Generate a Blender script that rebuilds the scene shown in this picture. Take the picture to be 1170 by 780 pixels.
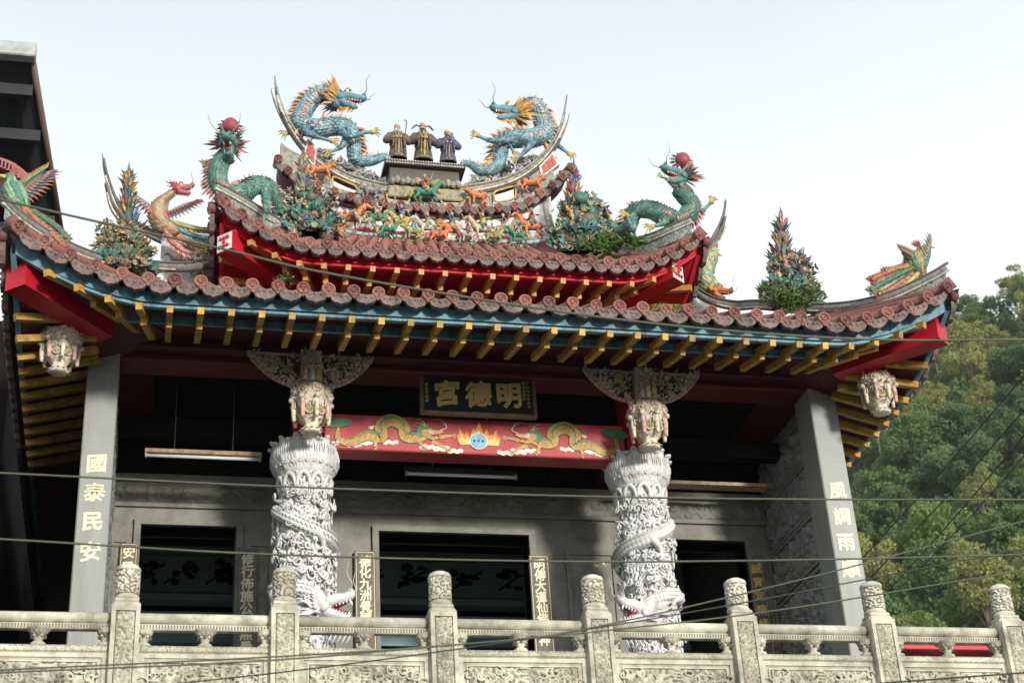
import bpy, math, random
import numpy as np
from mathutils import Vector, Matrix
for o in list(bpy.data.objects): bpy.data.objects.remove(o)
S = bpy.context.scene
COL = S.collection
R = math.radians
PI = math.pi
random.seed(7)
RS = np.random.RandomState(11)

# ------------------------------------------------------------------ camera
CAMPOS = Vector((-3.3255, -14.9362, 1.6))
FPX = 1873.4178
BR = Vector((0.97612327, -0.20965539, -0.05681535))
BU = Vector((-0.05279076, -0.4826885, 0.8741996))
BF = Vector((0.21070477, 0.85032725, 0.48223134))
cd = bpy.data.cameras.new('camera')
cam = bpy.data.objects.new('camera', cd)
COL.objects.link(cam)
cd.sensor_width = 36.0
cd.lens = FPX / 1170.0 * 36.0
cd.clip_start = 0.1
cd.clip_end = 5000
cd.dof.use_dof = True
cd.dof.focus_distance = 18.5
cd.dof.aperture_fstop = 3.2
mw = Matrix((BR, BU, -BF)).transposed().to_4x4()
mw.translation = CAMPOS
cam.matrix_world = mw
S.camera = cam

# ------------------------------------------------------------------ world and sun
SUN_EL, SUN_AZ = 6.8, 18.0           # degrees; azimuth from the facade's normal towards +X
w = bpy.data.worlds.new('World')
S.world = w
w.use_nodes = True
nt = w.node_tree
nt.nodes.clear()
wo = nt.nodes.new('ShaderNodeOutputWorld')
bg = nt.nodes.new('ShaderNodeBackground')
bg.inputs['Strength'].default_value = 0.15
sky = nt.nodes.new('ShaderNodeTexSky')
sky.sky_type = 'NISHITA'
sky.sun_disc = False
sky.sun_elevation = R(SUN_EL + 12)
sky.sun_rotation = R(180 - SUN_AZ)
sky.air_density = 1.0
sky.dust_density = 3.0
sky.ozone_density = 1.0
# thin bright high cloud veiling most of the blue
tc = nt.nodes.new('ShaderNodeTexCoord')
sx = nt.nodes.new('ShaderNodeSeparateXYZ')
ns = nt.nodes.new('ShaderNodeTexNoise')
ns.inputs['Scale'].default_value = 1.6
ns.inputs['Detail'].default_value = 4
rp = nt.nodes.new('ShaderNodeMapRange')          # the veil thins towards the zenith
rp.inputs['From Min'].default_value = 0.52
rp.inputs['From Max'].default_value = 0.72
rp.inputs['To Min'].default_value = 0.96
rp.inputs['To Max'].default_value = 0.50
ad = nt.nodes.new('ShaderNodeMath'); ad.operation = 'MULTIPLY_ADD'
ad.inputs[1].default_value = 0.16; ad.inputs[2].default_value = -0.08
ad2 = nt.nodes.new('ShaderNodeMath'); ad2.operation = 'ADD'
mx = nt.nodes.new('ShaderNodeMixRGB')
mx.inputs['Color2'].default_value = (4.25, 4.52, 4.58, 1)
L = nt.links.new
L(tc.outputs['Generated'], ns.inputs['Vector'])
L(tc.outputs['Generated'], sx.inputs['Vector'])
L(ns.outputs['Fac'], ad.inputs[0])
L(sx.outputs['Z'], ad2.inputs[0])
L(ad.outputs['Value'], ad2.inputs[1])
L(ad2.outputs['Value'], rp.inputs['Value'])
L(rp.outputs['Result'], mx.inputs['Fac'])
L(sky.outputs['Color'], mx.inputs['Color1'])
L(mx.outputs['Color'], bg.inputs['Color'])
L(bg.outputs['Background'], wo.inputs['Surface'])

sd = bpy.data.lights.new('sun', 'SUN')
sd.energy = 2.3
sd.angle = R(7)
sd.color = (1.0, 0.95, 0.87)
sun = bpy.data.objects.new('sun', sd)
COL.objects.link(sun)
ca, sa, ce, se = math.cos(R(SUN_AZ)), math.sin(R(SUN_AZ)), math.cos(R(SUN_EL)), math.sin(R(SUN_EL))
sdir = Vector((sa * ce, -ca * ce, se))
sun.rotation_euler = sdir.to_track_quat('Z', 'Y').to_euler()
sun.location = (0, -20, 30)
S.view_settings.view_transform = 'Standard'
S.view_settings.look = 'None'
S.view_settings.gamma = 1
S.view_settings.exposure = 0.80
S.cycles.max_bounces = 6

# ------------------------------------------------------------------ helpers
def at(px, py, v, ax=1):
    """the point of the world plane (axis ax = v) that the photograph shows at pixel px, py of 1170 x 780"""
    d = BF * FPX + BR * (px - 585) - BU * (py - 390)
    t = (v - CAMPOS[ax]) / d[ax]
    return CAMPOS + d * t

def V(*a): return Vector(a)

class MB:
    def __init__(s):
        s.v = []; s.f = []; s.c = []; s.s = []
    def add(s, vs, fs, col=(1, 1, 1), smooth=False):
        b = len(s.v)
        s.v.extend([tuple(x) for x in vs])
        for k, f in enumerate(fs):
            s.f.append(tuple(i + b for i in f))
            s.c.append(col[k] if isinstance(col, list) else col)
            s.s.append(smooth)
    def grid(s, P, col, closed=False, smooth=True, flip=False):
        """P: array rows x cols x 3"""
        P = np.asarray(P, float)
        nr, nc = P.shape[:2]
        vs = P.reshape(-1, 3).tolist()
        fs = []
        for i in range(nr - 1):
            for j in range(nc if closed else nc - 1):
                j2 = (j + 1) % nc
                q = (i * nc + j, i * nc + j2, (i + 1) * nc + j2, (i + 1) * nc + j)
                fs.append(q[::-1] if flip else q)
        s.add(vs, fs, col, smooth)
    def build(s, name, m, parent=None, loc=None):
        me = bpy.data.meshes.new(name)
        vs = s.v
        if loc is None:
            a_ = np.array(vs); lo = a_.min(0); hi = a_.max(0)
            loc = (float(lo[0] + hi[0]) / 2, float(lo[1] + hi[1]) / 2, float(lo[2]))
        if loc is not None:
            vs = [(a - loc[0], b - loc[1], c - loc[2]) for a, b, c in vs]
        me.from_pydata(vs, [], s.f)
        me.polygons.foreach_set('use_smooth', s.s)
        if m is not None: me.materials.append(m)
        if any(c != (1, 1, 1) for c in s.c):
            at_ = me.color_attributes.new('Col', 'FLOAT_COLOR', 'CORNER')
            n = np.array([len(f) for f in s.f])
            c = np.repeat(np.array([tuple(c[:3]) + (1.0,) for c in s.c]), n, axis=0)
            at_.data.foreach_set('color', c.astype(np.float32).ravel())
        me.validate()
        o = bpy.data.objects.new(name, me)
        COL.objects.link(o)
        if loc is not None: o.location = loc
        if parent is not None:
            o.parent = parent
            o.matrix_parent_inverse = Matrix.Identity(4)
            o.location = Vector(loc) - Vector(parent_world(parent))
        return o

def parent_world(p):
    t = Vector((0, 0, 0))
    while p is not None:
        t = t + p.location
        p = p.parent
    return t

def thing(name, label, cat, loc=(0, 0, 0), group=None):
    o = bpy.data.objects.new(name, None)
    o.empty_display_size = 0.3
    COL.objects.link(o)
    o.location = loc
    o['label'] = label; o['category'] = cat
    if group: o['group'] = group
    return o
def tag(o, label, cat, group=None):
    o['label'] = label; o['category'] = cat
    if group: o['group'] = group
    return o
def structure(o):
    o['kind'] = 'structure'
    return o

BOXF = [(0, 3, 2, 1), (4, 5, 6, 7), (0, 1, 5, 4), (1, 2, 6, 5), (2, 3, 7, 6), (3, 0, 4, 7)]
def box(mb, x0, x1, y0, y1, z0, z1, col=(1, 1, 1)):
    mb.add([(x0, y0, z0), (x1, y0, z0), (x1, y1, z0), (x0, y1, z0), (x0, y0, z1), (x1, y0, z1), (x1, y1, z1), (x0, y1, z1)], BOXF, col)
def bbox(mb, x0, x1, y0, y1, z0, z1, b=0.01, col=(1, 1, 1)):
    """box with chamfered edges"""
    cx, cy, cz = (x0 + x1) / 2, (y0 + y1) / 2, (z0 + z1) / 2
    hx, hy, hz = (x1 - x0) / 2, (y1 - y0) / 2, (z1 - z0) / 2
    vs = []; idx = {}
    for sx in (-1, 1):
        for sy in (-1, 1):
            for sz in (-1, 1):
                for k in range(3):
                    d = [hx - b, hy - b, hz - b]
                    d[k] += b
                    idx[(sx, sy, sz, k)] = len(vs)
                    vs.append((cx + sx * d[0], cy + sy * d[1], cz + sz * d[2]))
    fs = []
    def face(k, s):
        a, c = [i for i in range(3) if i != k]
        out = []
        for (p, q) in ((-1, -1), (1, -1), (1, 1), (-1, 1)):
            t = [0, 0, 0]; t[k] = s; t[a] = p; t[c] = q
            out.append(idx[(t[0], t[1], t[2], k)])
        return out
    for k in range(3):
        for s_ in (-1, 1):
            fs.append(face(k, s_))
    for k in range(3):      # edges parallel to axis k
        a, c = [i for i in range(3) if i != k]
        for p in (-1, 1):
            for q in (-1, 1):
                t0 = [0, 0, 0]; t0[a] = p; t0[c] = q; t0[k] = -1
                t1 = list(t0); t1[k] = 1
                fs.append([idx[(*t0, a)], idx[(*t0, c)], idx[(*t1, c)], idx[(*t1, a)]])
    for sx in (-1, 1):
        for sy in (-1, 1):
            for sz in (-1, 1):
                fs.append([idx[(sx, sy, sz, 0)], idx[(sx, sy, sz, 1)], idx[(sx, sy, sz, 2)]])
    mb.add(vs, fs, col)
def beam(mb, a, b, wd, ht, up=(0, 0, 1), col=(1, 1, 1)):
    a = Vector(a); b = Vector(b)
    f = (b - a).normalized(); s = f.cross(Vector(up)).normalized(); u = s.cross(f)
    vs = []
    for p in (a, b):
        for sx, sz in ((-1, -1), (1, -1), (1, 1), (-1, 1)):
            vs.append(p + s * sx * wd / 2 + u * sz * ht / 2)
    mb.add(vs, [(3, 2, 1, 0), (4, 5, 6, 7), (0, 1, 5, 4), (1, 2, 6, 5), (2, 3, 7, 6), (3, 0, 4, 7)], col)

def cr(pts, n):
    """Catmull-Rom through pts (tuples of any dimension), n samples"""
    P = np.array([tuple(p) for p in pts], float)
    P = np.vstack([2 * P[0] - P[1], P, 2 * P[-1] - P[-2]])
    m = len(P) - 3
    out = []
    for t in np.linspace(0, m - 1e-6, n):
        i = int(t); u = t - i
        a, b, c, d = P[i], P[i + 1], P[i + 2], P[i + 3]
        out.append(0.5 * ((2 * b) + (-a + c) * u + (2 * a - 5 * b + 4 * c - d) * u * u + (-a + 3 * b - 3 * c + d) * u ** 3))
    return np.array(out)

def frames(P, up0=(0, 0, 1)):
    P = np.asarray(P, float)
    T = np.gradient(P, axis=0)
    T /= np.linalg.norm(T, axis=1)[:, None] + 1e-12
    N = []
    n = np.array(up0, float)
    for t in T:
        n = n - t * (n @ t)
        l = np.linalg.norm(n)
        if l < 1e-4:
            n = np.array((0.3, 0.9, 0.1)); n = n - t * (n @ t); l = np.linalg.norm(n)
        n = n / l
        N.append(n)
    N = np.array(N)
    B = np.cross(T, N)
    return T, N, B

def tube(mb, pts, r, n=7, col=(1, 1, 1), k=None, up=(0, 0, 1), flat=1.0, cap=True, smooth=True):
    """tube through pts; r a number or a list along it (interpolated); k = resampled count"""
    P = cr(pts, k) if k else np.array([tuple(p) for p in pts], float)
    m = len(P)
    rr = np.full(m, float(r)) if np.isscalar(r) else np.interp(np.linspace(0, 1, m), np.linspace(0, 1, len(r)), r)
    T, N, B = frames(P, up)
    a = np.linspace(0, 2 * PI, n, endpoint=False)
    G = P[:, None, :] + rr[:, None, None] * (np.cos(a)[None, :, None] * N[:, None, :] + flat * np.sin(a)[None, :, None] * B[:, None, :])
    mb.grid(G, col, closed=True, smooth=smooth)
    if cap:
        b = len(mb.v)
        mb.v.extend([tuple(P[0]), tuple(P[-1])])
        s0 = b - m * n; s1 = b - n
        c = col if not isinstance(col, list) else col[0]
        for j in range(n):
            j2 = (j + 1) % n
            mb.f.append((b, s0 + j2, s0 + j)); mb.c.append(c); mb.s.append(smooth)
            mb.f.append((b + 1, s1 + j, s1 + j2)); mb.c.append(c); mb.s.append(smooth)
    return P, T, N, B, rr

def ell(mb, c, r, col=(1, 1, 1), nu=10, nv=7, M=None, wob=0.0):
    if np.isscalar(r): r = (r, r, r)
    G = []
    for i in range(nv + 1):
        th = PI * i / nv
        row = []
        for j in range(nu):
            ph = 2 * PI * j / nu
            q = 1 + (RS.uniform(-wob, wob) if wob and 0 < i < nv else 0)
            p = Vector((r[0] * math.sin(th) * math.cos(ph) * q, r[1] * math.sin(th) * math.sin(ph) * q, r[2] * math.cos(th) * q))
            if M is not None: p = M @ p
            row.append((c[0] + p[0], c[1] + p[1], c[2] + p[2]))
        G.append(row)
    mb.grid(G, col, closed=True, flip=True)

def lathe(mb, c, prof, n=16, col=(1, 1, 1), lobes=0, amp=0.0, smooth=True, sx=1, sy=1):
    G = []
    for r, z in prof:
        G.append([(c[0] + sx * r * (1 + amp * math.cos(lobes * 2 * PI * j / n)) * math.cos(2 * PI * j / n),
                   c[1] + sy * r * (1 + amp * math.cos(lobes * 2 * PI * j / n)) * math.sin(2 * PI * j / n), c[2] + z) for j in range(n)])
    mb.grid(G, col, closed=True, smooth=smooth)

def blade(mb, p, d, ln, wd, col, nrm=None, th=0.25, bend=0.0, tip=None):
    """a leaf, feather, spine or petal: a thick pointed diamond from p along d"""
    p = Vector(p); d = Vector(d).normalized()
    nrm = Vector(nrm) if nrm is not None else Vector((RS.uniform(-1, 1), RS.uniform(-1, 1), RS.uniform(-1, 1)))
    s = d.cross(nrm)
    if s.length < 1e-4: s = d.cross(Vector((0.3, 0.5, 0.8)))
    s.normalize(); u = s.cross(d)
    t = wd * th
    m = p + d * ln * 0.45 + u * bend * ln * 0.25
    e = p + d * ln + u * bend * ln
    vs = [p - s * wd * 0.2, p + s * wd * 0.2, m + s * wd * 0.5, e, m - s * wd * 0.5, m + u * t, m - u * t]
    cs = [col] * 8
    if tip is not None: cs = [col, tip, tip, col, col, tip, tip, col]
    mb.add(vs, [(0, 1, 5), (1, 2, 5), (2, 3, 5), (3, 4, 5), (4, 0, 5), (1, 0, 6), (2, 1, 6), (3, 2, 6), (4, 3, 6), (0, 4, 6)],
           cs + [col, col])

def curl(mb, c, ax1, ax2, Rr, r, turns=1.2, a0=0.0, col=(1, 1, 1), n=5, k=12, hand=1):
    ax1 = Vector(ax1); ax2 = Vector(ax2)
    nrm = ax1.cross(ax2)
    pts = []
    for i in range(k):
        t = i / (k - 1)
        a = a0 + hand * t * turns * 2 * PI
        q = Rr * (1 - 0.85 * t)
        pts.append(Vector(c) + ax1 * q * math.cos(a) + ax2 * q * math.sin(a) + nrm * r * 0.6 * t)
    tube(mb, pts, [r * 0.5, r, r, r * 0.8], n=n, col=col, up=nrm)

# scrollwork relief heights: curls around scattered centres, 0..1
def scroll(U, W, seed=0, cell=0.09, sharp=1.0, period=None):
    rs = np.random.RandomState(seed)
    u0, u1, w0, w1 = U.min(), U.max(), W.min(), W.max()
    nu = max(1, int(round((u1 - u0) / cell))); nw = max(1, int(round((w1 - w0) / cell)))
    best = np.full(U.shape, 9.0); H = np.zeros(U.shape)
    Uw = U + 0.25 * cell * np.sin(W / cell * 2.3 + seed) ; Ww = W + 0.25 * cell * np.sin(U / cell * 1.9 + seed * 2)
    for i in range(nu + 1):
        for j in range(nw + 1):
            if period and i == nu: continue
            cu = u0 + (i + rs.uniform(-.38, .38)) * (u1 - u0) / nu
            cw = w0 + (j + rs.uniform(-.38, .38) + 0.5 * (i % 2)) * (w1 - w0) / nw
            du = Uw - cu
            if period: du = (du + period / 2) % period - period / 2
            dw = Ww - cw
            r = np.sqrt(du * du + dw * dw) / (cell * rs.uniform(.75, 1.15))
            th = np.arctan2(dw, du)
            h = 0.5 + 0.5 * np.cos(th * rs.choice([-1, 1, 2, -2]) + r * rs.uniform(7, 10) + rs.uniform(0, 6))
            h = h * np.clip(1.25 - 0.7 * r, 0.15, 1)
            mk = r < best
            H = np.where(mk, h, H); best = np.where(mk, r, best)
    H = np.clip(H * 1.15, 0, 1)
    return H ** sharp

def relief_panel(mb, x0, x1, z0, z1, y, depth, seed, step=0.011, cell=0.09, axis='y', sgn=-1, col=(1, 1, 1), hfun=None, sharp=0.8, groove=None):
    """carved panel facing -Y (axis y) or +-X (axis x); relief rises by depth"""
    nx = max(3, int((x1 - x0) / step)); nz = max(3, int((z1 - z0) / step))
    U, W = np.meshgrid(np.linspace(x0, x1, nx), np.linspace(z0, z1, nz))
    H = (hfun or scroll)(U, W, seed, cell, sharp)
    e = np.minimum(np.minimum(U - x0, x1 - U), np.minimum(W - z0, z1 - W))
    H = H * np.clip(e / (step * 2), 0, 1)
    D = y + sgn * depth * H
    if axis == 'y': G = np.stack([U, D, W], -1)
    else: G = np.stack([D, U, W], -1)
    flip = (axis == 'y' and sgn > 0) or (axis == 'x' and sgn < 0)
    b = len(mb.f)
    mb.grid(G, col, flip=flip)
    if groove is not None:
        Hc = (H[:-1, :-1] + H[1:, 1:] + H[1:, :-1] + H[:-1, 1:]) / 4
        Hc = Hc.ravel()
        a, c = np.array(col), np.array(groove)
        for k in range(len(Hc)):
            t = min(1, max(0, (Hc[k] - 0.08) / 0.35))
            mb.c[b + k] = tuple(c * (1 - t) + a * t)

# ------------------------------------------------------------------ materials
MATS = {}
def mat(name, c1, c2=None, scale=6.0, rough=0.6, bump=0.2, bscale=40.0, grime=None, gamt=0.4, gscale=3.0, vcol=False, spec=0.4, metal=0.0, streak=False, coat=0.0, bdist=0.01):
    m = bpy.data.materials.new(name)
    m.use_nodes = True
    n = m.node_tree.nodes; l = m.node_tree.links.new
    n.clear()
    out = n.new('ShaderNodeOutputMaterial'); p = n.new('ShaderNodeBsdfPrincipled')
    l(p.outputs[0], out.inputs[0])
    p.inputs['Roughness'].default_value = rough
    p.inputs['Specular IOR Level'].default_value = spec
    p.inputs['Metallic'].default_value = metal
    if coat: p.inputs['Coat Weight'].default_value = coat
    geo = n.new('ShaderNodeNewGeometry')
    def noise(sc, det=6, ro=0.6, vec=None):
        t = n.new('ShaderNodeTexNoise'); t.inputs['Scale'].default_value = sc
        t.inputs['Detail'].default_value = det; t.inputs['Roughness'].default_value = ro
        l(vec or geo.outputs['Position'], t.inputs['Vector'])
        return t
    n1 = noise(scale)
    r1 = n.new('ShaderNodeValToRGB')
    r1.color_ramp.elements[0].position = 0.32; r1.color_ramp.elements[1].position = 0.68
    c2 = c2 or tuple(x * 0.75 for x in c1)
    if vcol:
        a = n.new('ShaderNodeVertexColor'); a.layer_name = 'Col'
        r1.color_ramp.elements[0].color = (0.68, 0.66, 0.62, 1); r1.color_ramp.elements[1].color = (1.06, 1.06, 1.06, 1)
        l(n1.outputs['Fac'], r1.inputs['Fac'])
        mm = n.new('ShaderNodeMixRGB'); mm.blend_type = 'MULTIPLY'; mm.inputs['Fac'].default_value = 1
        l(a.outputs['Color'], mm.inputs['Color1']); l(r1.outputs['Color'], mm.inputs['Color2'])
        cur = mm.outputs['Color']
    else:
        r1.color_ramp.elements[0].color = (*c2, 1); r1.color_ramp.elements[1].color = (*c1, 1)
        l(n1.outputs['Fac'], r1.inputs['Fac'])
        cur = r1.outputs['Color']
    if grime is not None:
        vec = None
        if streak:
            mpn = n.new('ShaderNodeMapping'); mpn.inputs['Scale'].default_value = (1, 1, 0.12)
            l(geo.outputs['Position'], mpn.inputs['Vector']); vec = mpn.outputs['Vector']
        g = noise(gscale, 9, 0.7, vec)
        gr = n.new('ShaderNodeValToRGB')
        gr.color_ramp.elements[0].position = 0.62 - gamt * 0.35; gr.color_ramp.elements[0].color = (0, 0, 0, 1)
        gr.color_ramp.elements[1].position = 0.78 - gamt * 0.2; gr.color_ramp.elements[1].color = (0.85, 0.85, 0.85, 1)
        l(g.outputs['Fac'], gr.inputs['Fac'])
        m2 = n.new('ShaderNodeMixRGB'); m2.inputs['Color2'].default_value = (*grime, 1)
        l(gr.outputs['Color'], m2.inputs['Fac']); l(cur, m2.inputs['Color1'])
        cur = m2.outputs['Color']
    l(cur, p.inputs['Base Color'])
    if bump:
        nb = noise(bscale, 4)
        bp = n.new('ShaderNodeBump'); bp.inputs['Strength'].default_value = bump; bp.inputs['Distance'].default_value = bdist
        l(nb.outputs['Fac'], bp.inputs['Height']); l(bp.outputs['Normal'], p.inputs['Normal'])
    MATS[name] = m
    return m

M_granite = mat('pale_granite', (0.31, 0.33, 0.305), (0.27, 0.285, 0.262), 45, 0.5, 0.15, 140, grime=(0.20, 0.205, 0.175), gamt=0.34, gscale=2.2, streak=True)
M_wallstone = mat('carved_wall_stone', (0.25, 0.25, 0.215), (0.165, 0.165, 0.142), 4, 0.7, 0.35, 60, grime=(0.11, 0.105, 0.085), gamt=0.4)
M_darkstone = mat('side_wall_stone', (0.26, 0.27, 0.26), (0.18, 0.19, 0.185), 4, 0.7, 0.35, 60)
M_balu = mat('weathered_balustrade_stone', (0.47, 0.46, 0.39), (0.33, 0.32, 0.26), 3, 0.75, 0.4, 90, grime=(0.16, 0.16, 0.12), gamt=0.5, gscale=5, vcol=True)
M_whitestone = mat('white_carved_stone', (0.74, 0.75, 0.76), (0.6, 0.62, 0.64), 5, 0.55, 0.25, 80, vcol=True, grime=(0.32, 0.33, 0.34), gamt=0.3, gscale=5)
M_redwood = mat('crimson_painted_wood', (0.50, 0.012, 0.028), (0.40, 0.01, 0.022), 3, 0.42, 0.1, 30, grime=(0.2, 0.01, 0.015), gamt=0.25, spec=0.3)
M_darkred = mat('dark_red_wood', (0.085, 0.008, 0.010), (0.055, 0.006, 0.008), 3, 0.5, 0.1, 30)
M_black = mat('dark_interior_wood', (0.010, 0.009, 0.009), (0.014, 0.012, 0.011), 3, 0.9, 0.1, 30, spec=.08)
M_teal = mat('teal_painted_board', (0.11, 0.25, 0.30), (0.17, 0.35, 0.40), 5, 0.5, 0.15, 40, grime=(0.02, 0.055, 0.07), gamt=0.62, gscale=9, streak=True)
M_yellow = mat('ochre_painted_rafter', (0.56, 0.33, 0.06), (0.44, 0.24, 0.04), 9, 0.55, 0.15, 50, grime=(0.12, 0.065, 0.02), gamt=0.45, gscale=12)
M_tile = mat('old_terracotta_tile', (0.34, 0.13, 0.10), (0.21, 0.085, 0.07), 9, 0.7, 0.5, 60, grime=(0.075, 0.06, 0.055), gamt=0.45, gscale=9)
M_drip = mat('weathered_drip_tile', (0.28, 0.18, 0.16), (0.19, 0.14, 0.125), 9, 0.8, 0.6, 60, grime=(0.045, 0.044, 0.04), gamt=0.72, gscale=10)
M_ceramic = mat('glazed_ceramic', (1, 1, 1), None, 26, 0.42, 0.5, 90, grime=(0.075, 0.068, 0.055), gamt=0.5, gscale=17, vcol=True, spec=0.4)
def desat(m, s_, v_):
    n = m.node_tree.nodes; l = m.node_tree.links.new
    p = [x for x in n if x.type == 'BSDF_PRINCIPLED'][0]
    src = p.inputs['Base Color'].links[0].from_socket
    h = n.new('ShaderNodeHueSaturation'); h.inputs['Saturation'].default_value = s_; h.inputs['Value'].default_value = v_
    l(src, h.inputs['Color']); l(h.outputs['Color'], p.inputs['Base Color'])
desat(M_ceramic, 0.95, 0.98)
M_cream = mat('painted_bracket_carving', (1, 1, 1), None, 26, 0.6, 0.4, 90, grime=(0.20, 0.15, 0.10), gamt=0.4, gscale=22, vcol=True, spec=0.3)
M_white = mat('white_plaster', (0.72, 0.72, 0.70), (0.62, 0.62, 0.6), 4, 0.7, 0.15, 50, grime=(0.35, 0.34, 0.31), gamt=0.35, gscale=5)
M_gold = mat('gold_leaf_lettering', (0.80, 0.60, 0.26), (0.66, 0.47, 0.18), 30, 0.42, 0.2, 80, metal=0.25)
M_ivory = mat('ivory_painted_lettering', (0.82, 0.78, 0.62), (0.7, 0.6, 0.36), 30, 0.5, 0.1, 80)
M_sign = mat('black_lacquer_board', (0.010, 0.022, 0.020), (0.016, 0.03, 0.027), 5, 0.35, 0.05, 30)
M_paint = mat('painted_decoration', (1, 1, 1), None, 18, 0.5, 0.1, 60, vcol=True)
M_beamred = mat('faded_red_painted_beam', (0.50, 0.06, 0.07), (0.40, 0.04, 0.05), 7, 0.5, 0.1, 40, grime=(0.34, 0.10, 0.09), gamt=0.5, gscale=9)
M_wire = mat('black_cable_rubber', (0.03, 0.035, 0.03), (0.022, 0.025, 0.02), 5, 0.6, 0)
M_metal = mat('dark_corrugated_metal', (0.028, 0.032, 0.036), (0.018, 0.02, 0.024), 2, 0.6, 0.1, 20)
M_galv = mat('galvanised_steel', (0.45, 0.46, 0.44), (0.33, 0.34, 0.33), 8, 0.45, 0.1, 40, metal=0.3, grime=(0.2, 0.17, 0.13), gamt=0.3)
M_rust = mat('rusty_lamp_housing', (0.38, 0.17, 0.08), (0.55, 0.45, 0.33), 20, 0.7, 0.2, 60)
M_lamp = mat('lamp_tube_glass', (0.75, 0.77, 0.74), (0.65, 0.67, 0.65), 5, 0.3, 0)
M_ground = mat('concrete_ground', (0.22, 0.215, 0.20), (0.16, 0.155, 0.145), 0.4, 0.85, 0.3, 8, grime=(0.09, 0.085, 0.08), gamt=0.35, gscale=0.6)
M_soil = mat('hillside_undergrowth_soil', (0.035, 0.05, 0.018), (0.02, 0.035, 0.012), 0.2, 0.9, 0.5, 2, bdist=0.3)
M_bark = mat('tree_bark', (0.16, 0.13, 0.095), (0.1, 0.08, 0.06), 4, 0.9, 0.5, 12, bdist=0.05)
def leafmat(name, c1, c2, sc=0.35):
    m = mat(name, c1, c2, sc, 0.6, 0)
    n = m.node_tree.nodes; l = m.node_tree.links.new
    p = [x for x in n if x.type == 'BSDF_PRINCIPLED'][0]
    out = [x for x in n if x.type == 'OUTPUT_MATERIAL'][0]
    tr = n.new('ShaderNodeBsdfTranslucent'); mxs = n.new('ShaderNodeMixShader'); mxs.inputs[0].default_value = 0.3
    src = p.inputs['Base Color'].links[0].from_socket
    l(src, tr.inputs['Color']); l(p.outputs[0], mxs.inputs[1]); l(tr.outputs[0], mxs.inputs[2]); l(mxs.outputs[0], out.inputs[0])
    return m
M_leaf = [leafmat('dark_leaves', (0.13, 0.205, 0.055), (0.085, 0.145, 0.042)), leafmat('mid_leaves', (0.21, 0.28, 0.07), (0.14, 0.2, 0.052)),
          leafmat('olive_leaves', (0.34, 0.34, 0.10), (0.24, 0.25, 0.075)), leafmat('blue_green_leaves', (0.12, 0.195, 0.07), (0.08, 0.14, 0.05)),
          leafmat('pale_leaves', (0.33, 0.33, 0.10), (0.2, 0.22, 0.065))]
M_plant = leafmat('roof_plant_leaves', (0.12, 0.22, 0.05), (0.07, 0.13, 0.03), 8)

def vary(m, lo, hi):
    """each tile or rafter has its own tone"""
    n = m.node_tree.nodes; l = m.node_tree.links.new
    p = [x for x in n if x.type == 'BSDF_PRINCIPLED'][0]
    src = p.inputs['Base Color'].links[0].from_socket
    oi = n.new('ShaderNodeObjectInfo'); mr = n.new('ShaderNodeMapRange'); mr.inputs['To Min'].default_value = lo; mr.inputs['To Max'].default_value = hi
    h = n.new('ShaderNodeHueSaturation'); h.inputs['Saturation'].default_value = 1
    l(oi.outputs['Random'], mr.inputs['Value']); l(mr.outputs['Result'], h.inputs['Value']); l(src, h.inputs['Color']); l(h.outputs['Color'], p.inputs['Base Color'])
vary(M_tile, 0.55, 1.25); vary(M_yellow, 0.7, 1.15); vary(M_balu, 0.9, 1.08)
# ------------------------------------------------------------------ setting
mb = MB(); box(mb, -300, 400, -60, 600, -0.5, 0.0)
structure(mb.build('ground', M_ground))
FLOOR = 5.3
mb = MB(); box(mb, -9, 9, -2.25, 14, FLOOR - 0.25, FLOOR)
structure(mb.build('terrace_floor', M_granite))
mb = MB(); box(mb, -8.9, 8.9, -2.1, 13.9, 0.0, FLOOR - 0.25)
for k in range(9): box(mb, -8.6 + k * 2.1, -8.3 + k * 2.1, -2.2, -2.1, 0, FLOOR - 0.25)
tag(mb.build('terrace_base', M_wallstone), 'tall stone faced terrace base under the carved balustrade', 'terrace')

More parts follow.
